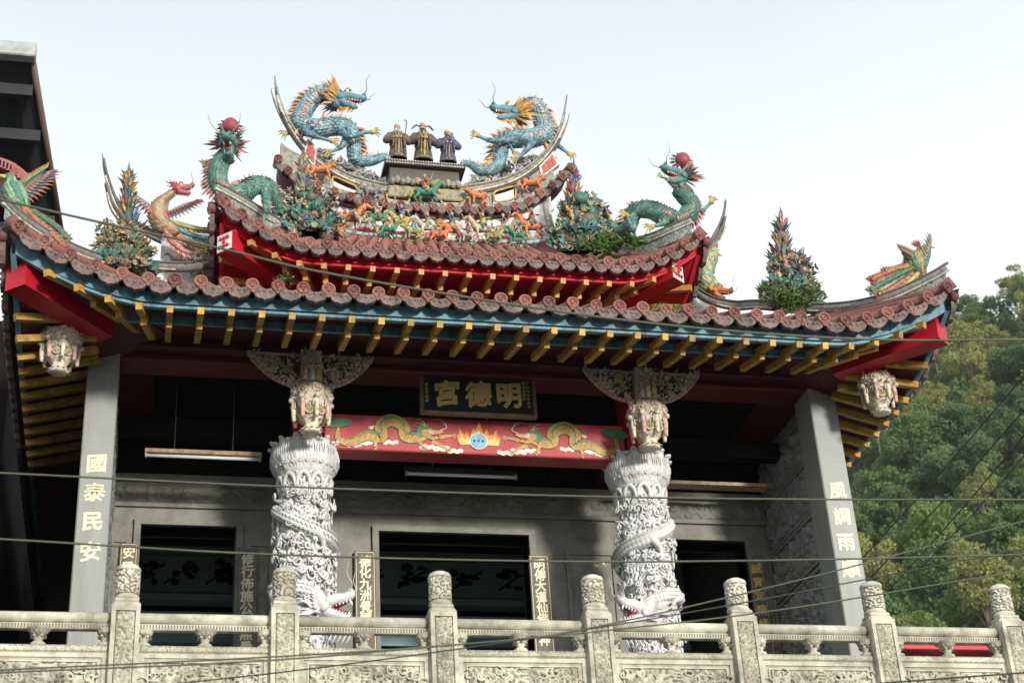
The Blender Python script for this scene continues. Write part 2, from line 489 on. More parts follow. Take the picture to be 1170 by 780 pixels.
# ------------------------------------------------------------------ text
def text_mesh(name, body, size, m, parent, origin, right, up, offset=0.0, depth=0.004, vertical=False, spacing=1.0, wx=1.0):
    """one mesh per character; origin = centre of the first; written along right, or downwards if vertical"""
    right = Vector(right).normalized(); up = Vector(up).normalized(); nrm = right.cross(up)
    for i, ch in enumerate(body):
        if ch == ' ': continue
        cu = bpy.data.curves.new('glyph', 'FONT')
        cu.body = ch; cu.size = size; cu.align_x = 'CENTER'; cu.align_y = 'CENTER'
        cu.extrude = depth / 2; cu.resolution_u = 3
        ob = bpy.data.objects.new('glyph', cu); COL.objects.link(ob)
        dg = bpy.context.evaluated_depsgraph_get(); dg.update()
        me = bpy.data.meshes.new_from_object(ob.evaluated_get(dg))
        xs = [v.co.x for v in me.vertices]; ys = [v.co.y for v in me.vertices]
        mxx = (min(xs) + max(xs)) / 2; myy = (min(ys) + max(ys)) / 2
        cen = Vector(origin) + ((-up) * spacing * i * size if vertical else right * spacing * i * size)
        q = MB()
        o1 = offset
        rot = RS.uniform(-.04, .04)
        for n_, (ox, oy) in enumerate([(0, 0), (o1, o1 * .4), (-o1, -o1 * .4), (o1 * .3, -o1), (-o1 * .3, o1)] if o1 else [(0, 0)]):
            vs = []
            for v in me.vertices:
                jx = v.co.x - mxx; jy = v.co.y - myy
                wv = 0.02 * size * math.sin(jy / size * 7 + i) * (1 if o1 else 0)
                jy2 = jy + (0.09 + rot) * jx + 0.015 * size * math.sin(jx / size * 6 + i * 2)
                vs.append(cen + right * (jx * wx + ox + wv) + up * (jy2 + oy) + nrm * (v.co.z - n_ * 0.0004))
            q.add(vs, [tuple(p.vertices) for p in me.polygons])
        bpy.data.objects.remove(ob); bpy.data.curves.remove(cu); bpy.data.meshes.remove(me)
        q.build(name, m, parent)

# ------------------------------------------------------------------ the temple
T = thing('temple_building', 'large temple with two red tiled roofs on teal and red eaves above grey stone walls', 'temple', (0, 4, FLOOR))
PX = 4.0
ZB = 9.73                                   # underside of the lintel
def pillar(sg):
    mb = MB()
    a, b = (3.69, 4.0) if sg > 0 else (-4.0, -3.69)
    bbox(mb, a, b, 0, 0.42, FLOOR, ZB, 0.012)
    p = mb.build('pillar', M_granite, T)
    mb = MB(); bbox(mb, a - 0.03, b + 0.03, -0.03, 0.45, FLOOR + 0.001, FLOOR + 0.35, 0.02)
    mb.build('plinth', M_granite, p)
    return p
pL = pillar(-1); pR = pillar(1)
zz = [at(109, 529, -0.01), at(105, 563, -0.01), at(101, 596, -0.01), at(98, 629, -0.01)]
stp = (zz[0].z - zz[3].z) / 3
text_mesh('character', '國泰民安', 0.205, M_ivory, pL, (-3.845, -0.004, zz[0].z), (1, 0, 0), (0, 0, 1), offset=0.006, vertical=True, spacing=stp / 0.205)
zz = [at(961, 560, -0.01), at(972, 649, -0.01)]
stp = (zz[0].z - zz[1].z) / 3
text_mesh('character', '風調雨順', 0.205, M_ivory, pR, (3.845, -0.004, zz[0].z), (1, 0, 0), (0, 0, 1), offset=0.006, vertical=True, spacing=stp / 0.205)

# side walls with carved inner faces
YB = 1.8
for sg in (-1, 1):
    mb = MB()
    x0, x1 = (3.76, 3.96) if sg > 0 else (-3.96, -3.76)
    box(mb, x0, x1, 0.42, 9.0, FLOOR, 9.95)
    sw = mb.build('side_wall', M_darkstone, T)
    mb = MB()
    bands = [(5.6, 6.6), (6.72, 7.75), (7.87, 8.35), (8.45, 8.95), (9.05, 9.45)]
    for k, (a, b) in enumerate(bands):
        relief_panel(mb, 0.5, YB - 0.06, a, b, sg * 3.745, 0.06, 40 + k, step=0.014, cell=0.17, axis='x', sgn=-sg)
        for (c, d) in ((a - 0.045, a - 0.005), (b + 0.005, b + 0.045)):
            xx = sorted((sg * 3.715, sg * 3.765)); box(mb, xx[0], xx[1], 0.45, YB - 0.02, c, d)
    mb.build('relief_carving', M_darkstone, sw)
mb = MB()
text_mesh('character', '風和日麗家安', 0.10, M_gold, bpy.data.objects['side_wall'], (-3.73, 0.62, 8.15), (0, 1, 0), (0, 0, 1), offset=0.002, vertical=True, spacing=1.9)
# back wall of the porch with three doorways
DOORS = [(-3.40, -2.39), (-0.84, 0.86), (2.43, 3.43)]
DT = 8.58
mb = MB()
xs = [-3.76] + [v for d in DOORS for v in d] + [3.76]
for i in range(0, len(xs), 2):
    box(mb, xs[i], xs[i + 1], YB, YB + 0.3, FLOOR, DT)
box(mb, -3.76, 3.76, YB, YB + 0.3, DT, 9.16)
bw = mb.build('back_wall', M_wallstone, T)
mb = MB()
relief_panel(mb, -3.7, 3.7, 8.86, 9.06, YB - 0.004, 0.035, 3, step=0.013, cell=0.14)
box(mb, -3.75, 3.75, YB - 0.05, YB + 0.01, 9.09, 9.17); box(mb, -3.75, 3.75, YB - 0.04, YB + 0.01, 8.79, 8.84)
mb.build('frieze_carving', M_wallstone, bw)
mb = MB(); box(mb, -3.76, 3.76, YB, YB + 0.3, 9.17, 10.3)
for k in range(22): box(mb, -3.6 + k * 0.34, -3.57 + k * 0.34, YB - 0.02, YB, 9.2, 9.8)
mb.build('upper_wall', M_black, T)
for (a, b) in DOORS:
    mb = MB()
    box(mb, a - 0.07, a + 0.0, YB - 0.05, YB + 0.32, FLOOR, DT + 0.0)
    box(mb, b, b + 0.07, YB - 0.05, YB + 0.32, FLOOR, DT)
    box(mb, a - 0.07, b + 0.07, YB - 0.055, YB + 0.325, DT + 0.0, DT + 0.07)
    mb.build('door_frame', M_wallstone, T)
# wall panels between the doors
for (a, b) in [(-2.28, -1.98), (-1.86, -1.27), (1.27, 1.86), (1.95, 2.30), (-3.72, -3.5), (3.52, 3.72)]:
    mb = MB()
    w_ = min(0.05, (b - a) * 0.2)
    for (c, d) in ((6.0, 7.35), (7.42, 8.42)):
        box(mb, a, a + w_, YB - 0.03, YB + 0.01, c, d); box(mb, b - w_, b, YB - 0.03, YB + 0.01, c, d)
        box(mb, a + w_, b - w_, YB - 0.029, YB + 0.01, c, c + w_); box(mb, a + w_, b - w_, YB - 0.029, YB + 0.01, d - w_, d)
        relief_panel(mb, a + w_, b - w_, c + w_, d - w_, YB - 0.006, 0.018, int(a * 100) % 97 + int(c), step=0.014, cell=0.15)
    mb.build('wall_panel', M_wallstone, bw)
# couplet boards beside the doors
def couplet(x, zt, zb, body, size, sp, bord, m, first, wd=0.2, lab=None):
    mb = MB(); bbox(mb, x - wd / 2, x + wd / 2, YB - 0.065, YB - 0.031, zb, zt, 0.006)
    c = mb.build('couplet_board', MATS['couplet_stone'], T)
    if lab: c['label'] = lab
    mb = MB(); q = 0.005
    for (a, b, c_, d) in ((x - wd / 2 + .015, x - wd / 2 + .015 + q, zb + .015, zt - .015), (x + wd / 2 - .015 - q, x + wd / 2 - .015, zb + .015, zt - .015),
                       (x - wd / 2 + .015, x + wd / 2 - .015, zt - .015 - q, zt - .015)):
        box(mb, a, b, YB - 0.069, YB - 0.064, c_, d)
    mb.build('border_line', bord, c)
    text_mesh('character', body, size, m, c, (x, YB - 0.067, first), (1, 0, 0), (0, 0, 1), offset=0.004, vertical=True, spacing=sp / size)
mat('couplet_stone', (0.15, 0.147, 0.127), (0.105, 0.102, 0.09), 8, 0.6, 0.2, 60)
zf = lambda px, py: at(px, py, YB - 0.06)
p = zf(147, 631); couplet(-3.51, zf(147, 620).z, 5.8, '安民護國佑', 0.135, .165, M_gold, M_ivory, p.z, 0.19, 'narrow dark board with gold border left of the left doorway')
p = zf(283, 638); q = zf(281, 695); couplet(p.x, zf(283, 626).z, 5.8, '修行佈施公德無量', 0.14, (p.z - q.z) / 4 , MATS['carved_wall_stone'], M_ivory, p.z, 0.21, 'dark board with white letters right of the left doorway')
p = zf(417, 641); q = zf(416, 701); couplet(p.x, zf(417, 629).z, 5.8, '德化九洲覺醒人', 0.135, (p.z - q.z) / 5 * 1.08, M_gold, M_ivory, p.z, 0.23, 'gold bordered board left of the central doorway')
p = zf(616, 645); q = zf(619, 706); couplet(p.x, zf(616, 634).z, 5.8, '明傳大道仙佛顯神', 0.135, (p.z - q.z) / 5, M_gold, M_ivory, p.z, 0.23, 'gold bordered board right of the central doorway')
p = zf(862, 649); q = zf(866, 696); couplet(p.x + .02, zf(861, 640).z, 5.8, '誠實定精修善', 0.125, (p.z - q.z) / 3, M_gold, M_gold, p.z, 0.18, 'board with dull gold letters right of the right doorway')
text_mesh('character', '仁義', 0.07, M_gold, bw, (at(681, 644, YB).x, YB - 0.01, at(681, 644, YB).z), (1, 0, 0), (0, 0, 1), spacing=1.2)

# dim interior of the hall
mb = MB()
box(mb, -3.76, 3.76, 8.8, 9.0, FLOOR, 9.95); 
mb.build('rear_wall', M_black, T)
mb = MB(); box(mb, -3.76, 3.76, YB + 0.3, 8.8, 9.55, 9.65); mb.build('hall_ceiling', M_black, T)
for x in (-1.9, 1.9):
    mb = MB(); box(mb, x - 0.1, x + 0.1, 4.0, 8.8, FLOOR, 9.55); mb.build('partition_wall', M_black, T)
M_altar = mat('altar_mural_panel', (0.35, 0.52, 0.52), (0.25, 0.38, 0.38), 1.5, 0.5, 0.1)
mb = MB()
for (a, b) in ((-3.6, -2.0), (-1.7, 1.7), (2.0, 3.6)):
    box(mb, a, b, 4.5, 4.6, 8.85, 9.32); box(mb, a, b, 4.42, 4.65, 9.35, 9.42); box(mb, a, b, 4.42, 4.65, 8.72, 8.80); box(mb, a, b, 4.5, 4.6, 8.2, 8.6)
al = mb.build('altar_panel', M_altar, T)
for cx in (-3.3, -2.9, -2.4, -1.2, -.6, 0, .7, 1.3, 2.5, 3.1):
    mb = MB(); tube(mb, [(cx - .2, 4.49, 8.95), (cx, 4.49, 9.1), (cx + .2, 4.49, 9.2)], .014, 5)
    for j in range(8): ell(mb, (cx + RS.uniform(-.18, .18), 4.49, RS.uniform(8.95, 9.25)), (RS.uniform(.04, .09), 0.01, RS.uniform(.03, .06)), nu=7, nv=4)
    mb.build('painted_flower', M_black, al)
mb = MB(); box(mb, -1.2, 1.2, 5.6, 6.3, FLOOR, 6.9)
bbox(mb, -1.3, 1.3, 5.5, 6.35, 6.9, 7.0, 0.02); mb.build('altar_table', M_darkred, T)

M_lintel = mat('deep_red_lintel_paint', (0.12, 0.008, 0.012), (0.09, 0.006, 0.01), 3, 0.5, 0.1, 30)
# porch beams and ceiling
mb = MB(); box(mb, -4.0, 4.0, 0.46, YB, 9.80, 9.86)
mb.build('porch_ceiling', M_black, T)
mb = MB(); bbox(mb, -4.32, 4.32, -0.10, 0.44, ZB + 0.002, ZB + 0.36, 0.012)
lint = mb.build('lintel_beam', M_darkred, T)
lint['label'] = 'long dark red beam across the pillars under the lower eave'
mb = MB(); bbox(mb, -3.69, 3.69, 0.05, 0.40, 9.665, ZB, 0.012)
mb.build('inner_lintel', M_lintel, T)
mb = MB(); bbox(mb, -3.7, 3.7, 1.0, 1.18, 9.30, 9.5, 0.012); mb.build('cross_beam', M_black, T)
for x in (-1.786, 1.786):
    mb = MB(); bbox(mb, x - 0.13, x + 0.13, 0.33, 0.60, 8.97, ZB, 0.012)
    mb.build('strut_post', M_redwood, T)
    mb = MB(); box(mb, x - 0.1, x + 0.1, 0.6, YB, 9.25, 9.55); mb.build('tie_beam', M_darkred, T)
# pale light ceiling boards at the right bay
mb = MB(); box(mb, 1.9, 3.6, 1.25, 1.4, 9.05, 9.09); mb.build('batten', M_rust, T)

# painted beam between the carved columns
BY = 0.30
mb = MB(); bbox(mb, -1.60, 1.62, BY, BY + 0.26, 8.865, 9.27, 0.012)
tb = mb.build('painted_beam', M_beamred, T)
tb['label'] = 'red beam painted with two golden dragons and a flaming pearl'
FC = [0]
def flat(mb, pts, z, col, y=BY, th=0.004):
    """flat painted shape in the beam's face; pts (x, z)"""
    FC[0] += 1; n = len(pts); yy = y - 0.003 - z * 0.0022 - (FC[0] % 70) * 0.00003
    vs = [(p[0], yy, p[1]) for p in pts] + [(p[0], y + 0.001, p[1]) for p in pts]
    fs = [tuple(range(n))] + [(i, i + n, (i + 1) % n + n, (i + 1) % n) for i in range(n)]
    mb.add(vs, fs, col)
def ribbon(mb, P, wd, z, col, y=BY):
    P = np.asarray(P); m = len(P)
    ww = np.interp(np.linspace(0, 1, m), np.linspace(0, 1, len(wd)), wd)
    Tn = np.gradient(P, axis=0); Tn /= np.linalg.norm(Tn, axis=1)[:, None] + 1e-9
    Nn = np.stack([-Tn[:, 1], Tn[:, 0]], 1)
    A = P + Nn * ww[:, None] / 2; B = P - Nn * ww[:, None] / 2
    yy = y - 0.003 - z * 0.0022
    G = np.stack([np.stack([A[:, 0], np.full(m, yy), A[:, 1]], 1), np.stack([B[:, 0], np.full(m, yy), B[:, 1]], 1)], 0)
    mb.grid(G, col, smooth=False)
def blob(cx, cz, rx, rz, n=14, w=0.0):
    return [(cx + rx * math.cos(2 * PI * i / n) * (1 + w * math.sin(i * 2.3)), cz + rz * math.sin(2 * PI * i / n) * (1 + w * math.cos(i * 1.7))) for i in range(n)]
def painted_dragon(sg, cx):
    g1, g2, gr, wh = (0.55, 0.34, 0.10), (0.68, 0.48, 0.2), (0.10, 0.26, 0.14), (0.80, 0.76, 0.66)
    mb = MB()
    m = lambda x, z: (cx + sg * x * 1.06, z * 1.18 + 9.06)
    # clouds
    for (x, z, s_) in [(-.42, -.10, 1.1), (-.28, -.06, .9), (-.52, -.13, .8), (-.16, -.09, .8), (.34, -.13, 1.1), (.48, -.15, .9), (.20, -.12, .9), (-.30, .05, .7), (.02, -.05, .8)]:
        for k in range(4): flat(mb, blob(m(x + k * .035, z)[0], m(0, z)[1] + .012 * (k % 2), .034 * s_, .028 * s_, 10), 1, wh)
    P = cr([m(-.62, .05), m(-.62, -.07), m(-.50, -.10), m(-.34, -.03), m(-.20, -.04), m(-.20, .07), m(-.10, .13), m(.02, .08), m(.04, -.02), m(.14, -.03), m(.26, .01)], 60)
    ribbon(mb, P, [.03, .08, .10, .13, .14, .155, .155, .14, .13, .12], 2, (0.10, 0.13, 0.04))
    ribbon(mb, P, [.02, .065, .085, .11, .12, .132, .132, .12, .11, .10], 3, g1)
    for i in range(2, 58):
        for o_ in (-.022, .0, .022):
            flat(mb, blob(P[i][0] + o_ * .6, P[i][1] + o_, .006, .006, 5), 4, (0.35, 0.16, 0.03) if (i % 2) else g2)
    ribbon(mb, P + np.array([0, .038]), [.0, .01, .015, .022, .02, .02, .018, .01], 4, gr)
    # green tail fan
    for k in range(7):
        a = R(50 + k * 17); x, z = m(-.60, .04)
        d = (-sg * math.cos(a) * .17 * -1, math.sin(a) * .13)
        d = (sg * math.cos(a) * .2, math.sin(a) * .12)
        nx, nz = -d[1] * .22, d[0] * .22
        flat(mb, [(x, z), (x + d[0] * .6 + nx, z + d[1] * .6 + nz), (x + d[0], z + d[1]), (x + d[0] * .6 - nx, z + d[1] * .6 - nz)], 5, gr)
    # legs and claws
    for (x, z, dx, dz) in [(.30, -.06, .16, -.08), (-.24, -.06, -.03, -.08), (.16, -.05, .05, -.08), (.38, -.02, .14, .02)]:
        a = m(x, z); b = m(x + dx, z + dz)
        ribbon(mb, [a, ((a[0] + b[0]) / 2, (a[1] + b[1]) / 2 + .01), b], [.05, .035, .025], 4, g1)
        for k in range(4):
            an = R(-70 + 45 * k); ribbon(mb, [b, (b[0] + sg * math.cos(an) * .022, b[1] + math.sin(an) * .022), (b[0] + sg * math.cos(an - .5) * .042, b[1] + math.sin(an - .5) * .042)], [.013, .01, .003], 5, g2)
    # head
    hx = .26
    for k in range(9):
        a = R(75 + k * 20); x, z = m(hx - .02, .035)
        d = (sg * math.cos(a) * .12, math.sin(a) * .11); nx, nz = -d[1] * .18, d[0] * .18
        flat(mb, [(x, z), (x + d[0] * .5 + nx, z + d[1] * .5 + nz), (x + d[0], z + d[1]), (x + d[0] * .5 - nx, z + d[1] * .5 - nz)], 5, gr)
    flat(mb, blob(*m(hx, .02), .065, .05, 14, .12), 6, g1)
    flat(mb, [m(hx + .02, .05), m(hx + .10, .045), m(hx + .15, .055), m(hx + .16, .03), m(hx + .12, .012), m(hx + .02, .0)], 7, g2)
    flat(mb, [m(hx + .0, -.005), m(hx + .08, -.02), m(hx + .13, -.012), m(hx + .12, -.035), m(hx + .04, -.05), m(hx - .02, -.03)], 7, g1)
    flat(mb, [m(hx + .03, .005), m(hx + .12, .012), m(hx + .11, -.012), m(hx + .04, -.015)], 8, (0.45, 0.02, 0.02))
    flat(mb, blob(*m(hx + .03, .045), .016, .014, 10), 8, (0.85, 0.85, 0.8)); flat(mb, blob(*m(hx + .033, .045), .007, .007, 8), 9, (0.01, 0.01, 0.01))
    ribbon(mb, cr([m(hx + .13, .05), m(hx + .19, .075), m(hx + .17, .12), m(hx + .12, .155), m(hx + .04, .15)], 14), [.012, .010, .004], 7, wh)
    ribbon(mb, cr([m(hx + .09, -.02), m(hx + .02, .03), m(hx - .06, .04)], 10), [.010, .010, .003], 8, wh)
    for k in (0, 1): ribbon(mb, cr([m(hx, .06), m(hx - .05, .10 + k * .03), m(hx - .12, .11 + k * .04)], 8), [.018, .012, .003], 7, g2)
    return mb.build('painted_dragon', M_paint, tb)
painted_dragon(1, -.80); painted_dragon(-1, .86)
mb = MB()
cx = .015; z0 = 9.065
for k, (dx, h, wdt, rot) in enumerate([(-.14, .22, .07, -14), (-.10, .17, .07, -6), (0, .30, .09, 4), (-.03, .22, .09, -4), (.07, .22, .08, 6), (.14, .21, .07, 14), (.11, .15, .07, 8), (-.16, .14, .05, -22), (.17, .14, .05, 20)]):
    h *= .92; wdt *= 1.25; dx *= 1.1; a = R(90 - rot); d = (math.cos(a) * h, math.sin(a) * h); nx, nz = -math.sin(a) * wdt / 2, math.cos(a) * wdt / 2
    b = (cx + dx, z0 - .10)
    for q, c, z in ((1.0, (0.85, 0.36, 0.07), 2), (0.66, (0.92, 0.62, 0.22), 4)):
        flat(mb, [(b[0] + nx * q * .6, b[1] + nz * q * .6), (b[0] + d[0] * .4 * q + nx * q, b[1] + d[1] * .4 * q + nz * q), (b[0] + d[0] * q, b[1] + d[1] * q),
                  (b[0] + d[0] * .4 * q - nx * q, b[1] + d[1] * .4 * q - nz * q), (b[0] - nx * q * .6, b[1] - nz * q * .6)], z + k * .1, c)
flat(mb, blob(cx, z0 - .055, .098, .095, 24), 6, (0.78, 0.86, 0.86))
flat(mb, blob(cx, z0 - .055, .088, .085, 24), 7, (0.22, 0.50, 0.68))
for k in (-1, 0, 1): flat(mb, blob(cx + k * .045, z0 - .055, .013, .013, 8), 8, (0.02, 0.03, 0.05))
for k in range(5): ribbon(mb, [(cx - .07, z0 - .10 + k * .022), (cx, z0 - .105 + k * .022), (cx + .07, z0 - .10 + k * .022)], [.0, .006, .0], 7.6, (0.6, 0.75, 0.82))
mb.build('painted_pearl', M_paint, tb)

# name board
Y0 = 0.12
NB = thing('name_board', 'black lacquered name board with three gold characters hung above the painted beam', 'sign', (0, Y0, 9.24))
tilt = 0.08
mb = MB(); bbox(mb, -.60, .60, Y0, Y0 + .04, 9.245, 9.70, .004); mb.build('board', M_sign, NB)
mb = MB()
for (a, b, c, d) in ((-.625, -.585, 9.22, 9.725), (.585, .625, 9.22, 9.725)): bbox(mb, a, b, Y0 - .025, Y0 + .045, c, d, .006)
for (c, d) in ((9.22, 9.258), (9.687, 9.725)): bbox(mb, -.584, .584, Y0 - .024, Y0 + .044, c, d, .006)
mb.build('frame', mat('dull_gold_frame', (0.20, 0.15, 0.07), (0.08, 0.06, 0.03), 40, 0.5, 0.4, 120), NB)
text_mesh('character', '宮德明', 0.305, M_gold, NB, (-.335, Y0 - .006, 9.475), (1, 0, 0), (0, 0, 1), offset=0.011, depth=.012, spacing=1.10, wx=.95)
text_mesh('small_character', '丁卯年仲冬吉日', 0.04, M_gold, NB, (.545, Y0 - .003, 9.63), (1, 0, 0), (0, 0, 1), vertical=True, spacing=1.15)
text_mesh('small_character', '眾弟子敬獻', 0.04, M_gold, NB, (-.55, Y0 - .003, 9.56), (1, 0, 0), (0, 0, 1), vertical=True, spacing=1.15)
text_mesh('small_character', '明德宮落成', 0.04, M_gold, NB, (.50, Y0 - .003, 9.63), (1, 0, 0), (0, 0, 1), vertical=True, spacing=1.15)

# ------------------------------------------------------------------ eaves
def eave(sec, hx, y0, y1, zc, rise, xs, ztop, xtop, ytop, spacing, fas_m, fas_h, rf_sp, rf_len, label, soffit_m, ybk, rf_m=None, rfw=.07, rsl=.27):
    """hip roof part: front eave at y0, X within +-hx, sides back to ybk; corners sweep up by rise from |X| = xs"""
    def zf_(t):                       # t = distance inward from the corner
        k = max(0, min(1, 1 - t / (hx - xs)))
        return zc + rise * k ** 1.75
    def flare(t):                     # plan: corners push forward a little
        k = max(0, min(1, 1 - t / (hx - xs))); return 0.05 * k ** 2
    roof = MB()
    # front slope, ruled from eave to top line with a concave profile
    def slope(pt_e, pt_t, n=14):
        out = []
        for i in range(n + 1):
            v = i / n
            p = [pt_e[j] * (1 - v) + pt_t[j] * v for j in range(3)]
            p[2] -= 0.10 * math.sin(PI * v)
            out.append(p)
        return out
    XX = np.linspace(-hx, hx, 61)
    rows = [slope((x, y0 - flare(hx - abs(x)), zf_(hx - abs(x)) - 0.03), (max(-xtop, min(xtop, x * 1.0 * xtop / hx)), ytop, ztop)) for x in XX]
    roof.grid(np.array(rows), (1, 1, 1), flip=True)
    for sg in (-1, 1):
        YY = np.linspace(y0, ybk, 40)
        rows = []
        for y in YY:
            t = min(y - y0, ybk - y)
            yt = ytop + (y - y0) / (ybk - y0) * (ybk - (ytop - y0) - ytop)
            rows.append(slope((sg * hx + sg * flare(t), y, zf_(t) - 0.03), (sg * xtop, yt, ztop)))
        roof.grid(np.array(rows), (1, 1, 1), flip=(sg < 0))
    yt2 = ybk - (ytop - y0)
    rows = [slope((x, ybk, zf_(hx - abs(x)) - 0.03), (x * xtop / hx, yt2, ztop)) for x in XX]
    roof.grid(np.array(rows), (1, 1, 1))
    box(roof, -xtop, xtop, ytop, yt2, ztop - .03, ztop)
    rt = roof.build(sec, M_drip, T)
    rt['label'] = label
    # barrel tiles running up the slopes
    bt = MB()
    n = int(round(2 * hx / spacing)); n += n % 2
    capsx = [(-hx + (i + 0.5) * 2 * hx / n) for i in range(n)]
    for x in capsx:
        t = hx - abs(x)
        P = slope((x, y0 - flare(t) + .01, zf_(t) + 0.01), (x * xtop / hx, ytop, ztop + .035), 8)
        tube(bt, P, .055, 8)
    ns_ = int(round((ybk - y0) / spacing))
    capsy = [y0 + (i + 0.5) * (ybk - y0) / ns_ for i in range(ns_)]
    for sg in (-1, 1):
        for y in capsy:
            t = min(y - y0, ybk - y)
            yt = ytop + (y - y0) / (ybk - y0) * (yt2 - ytop)
            tube(bt, slope((sg * hx + sg * flare(t), y, zf_(t) + 0.01), (sg * xtop, yt, ztop + .035), 8), .055, 6)
    bt.build('barrel_tile_rows', M_tile, rt)
    # round end tiles, each its own
    def cap_mesh():
        q = MB(); r = .064
        lathe(q, (0, 0, 0), [(0.001, .004), (r * .50, .006), (r * .66, .002), (r * .72, -.014), (r * .86, -.022), (r, -.016), (r * 1.03, 0), (r * 1.0, .06), (r * .7, .07)], 16)
        # small beast face on it
        ell(q, (0, -r * .12, -.002), (r * .34, r * .22, .016), nu=8, nv=5)
        for s_ in (-1, 1): ell(q, (s_ * r * .3, r * .25, -.002), (r * .16, r * .12, .012), nu=6, nv=4)
        # the leaf point at its foot
        q.add([(-r * .55, -r * .85, -.012), (r * .55, -r * .85, -.012), (0, -r * 1.45, -.012), (-r * .55, -r * .85, .012), (r * .55, -r * .85, .012), (0, -r * 1.45, .012)],
              [(0, 2, 1), (3, 4, 5), (0, 1, 4, 3), (1, 2, 5, 4), (2, 0, 3, 5)])
        # lathe axis z -> face towards -Y
        q.v = [(a, c, b) for a, b, c in q.v]
        q.f = [f[::-1] for f in q.f]
        me = q.build('end_tile', M_tile, None, loc=(0, 0, 0))
        m_ = me.data; bpy.data.objects.remove(me); return m_
    cm = cap_mesh()
    def put_cap(p, rz, tl=0.0, s_=1.0):
        o = bpy.data.objects.new('end_tile', cm); COL.objects.link(o)
        o.parent = rt; o.location = Vector(p) - parent_world(rt)
        o.rotation_euler = (RS.uniform(-.12, .06), RS.uniform(-.12, .12) + tl, rz + RS.uniform(-.06, .06)); o.scale = (s_ * RS.uniform(.93, 1.05),) * 3
    for x in capsx:
        t = hx - abs(x); put_cap((x, y0 - flare(t) - .01 + RS.uniform(-.01, .01), zf_(t) + .02 + RS.uniform(-.006, .006)), -0.25 * math.copysign(max(0, 1 - t / .8), x) * -1)
    for sg in (-1, 1):
        for y in capsy[:int(3.2 / spacing)]:
            t = min(y - y0, ybk - y); put_cap((sg * (hx + flare(t)) + sg * .01, y, zf_(t) + .02), sg * PI / 2)
    # drip tiles hanging between them
    dt = MB()
    def drip(p, ax, nrm):
        p = Vector(p); ax = Vector(ax); nrm = Vector(nrm); w2 = spacing * .47; r_ = RS.uniform(.92, 1.08)
        prof = [(-1, .01), (-.99, -.03), (-.92, -.062), (-.78, -.092), (-.56, -.113), (-.30, -.117), (-.1, -.123), (0, -.132), (.1, -.123), (.30, -.117), (.56, -.106), (.78, -.088), (.92, -.062), (.99, -.03), (1, .01), (.6, -.005), (.2, -.02), (-.2, -.02), (-.6, -.005)]
        f_ = [p + ax * (a * w2) + Vector((0, 0, b * r_)) + nrm * .012 for a, b in prof]
        k_ = [q - nrm * .05 for q in f_]
        n_ = len(prof); dt.add(f_ + k_, [tuple(range(n_)), tuple(range(2 * n_ - 1, n_ - 1, -1))] + [(i, i + n_, (i + 1) % n_ + n_, (i + 1) % n_) for i in range(n_)])
        # raised ribs on the face
        for s_ in (-.5, 0, .5):
            c = p + ax * (s_ * w2) + Vector((0, 0, -.045)) + nrm * .015
            ell(dt, c, (.018, .008, .02), nu=6, nv=4)
    for i in range(len(capsx) + 1):
        x = -hx + i * 2 * hx / n; t = hx - abs(x)
        if 0 < i < len(capsx):
            dz = (zf_(hx - abs(x + .05)) - zf_(hx - abs(x - .05))) / .1
            a = Vector((1, 0, dz)); drip((x, y0 - flare(t), zf_(t)), a, (0, -1, 0))
    for sg in (-1, 1):
        for i in range(1, ns_):
            y = y0 + i * (ybk - y0) / ns_; t = min(y - y0, ybk - y)
            dz = (zf_(min(y + .05 - y0, ybk - y - .05)) - zf_(min(y - .05 - y0, ybk - y + .05))) / .1
            drip((sg * (hx + flare(t)), y, zf_(t)), (0, 1, dz), (sg, 0, 0))
    dt.build('drip_tiles', M_drip, rt)
    # corner cap
    for sg in (-1, 1):
        q = MB(); tube(q, [(sg * (hx - .5), y0 + .45, zf_(.5) + .06), (sg * (hx - .2), y0 + .15, zf_(.2) + .05), (sg * (hx - .03), y0 - .03, zf_(0) + .03)], [.06, .065, .07], 10)
        q.build('corner_tile', M_tile, rt)
    # fascia board under the tiles with scalloped lower rim
    fb = MB()
    def fas(pts, nrm):
        nrm = Vector(nrm); G = []
        for (x, y, z) in pts:
            p = Vector((x, y, z))
            G.append([tuple(p + nrm * .0 + Vector((0, 0, -.03))), tuple(p + Vector((0, 0, -fas_h)) + nrm * 0), tuple(p - nrm * .05 + Vector((0, 0, -fas_h))), tuple(p - nrm * .05 + Vector((0, 0, -.03)))])
        fb.grid(np.array(G), (1, 1, 1), closed=True, smooth=False)
    fas([(x, y0 + .15 - flare(hx - abs(x)), zf_(hx - abs(x))) for x in np.linspace(-hx + .10, hx - .10, 80)], (0, -1, 0))
    for sg in (-1, 1):
        fas([(sg * (hx - .10 + flare(min(y - y0, ybk - y))), y, zf_(min(y - y0, ybk - y))) for y in np.linspace(y0 + .10, ybk - .1, 60)], (sg, 0, 0))
    fb.build('fascia_board', fas_m, rt)
    # soffit
    sf = MB(); sl = (y1 - y0)
    zi = zc - fas_h + .05 + rsl * sl
    XX = np.linspace(-hx + .10, hx - .10, 41)
    def zs(z): return z - fas_h + .03
    sf.grid(np.array([[(x, y0 + .12, zs(zf_(hx - abs(x)))), (x * (hx - sl * .5) / hx, (y0 * .5 + y1 * .5), (zs(zf_(hx - abs(x))) * .6 + zi * .4)), (x * (hx - sl) / hx, y1, zi)] for x in XX]), (1, 1, 1), smooth=False)
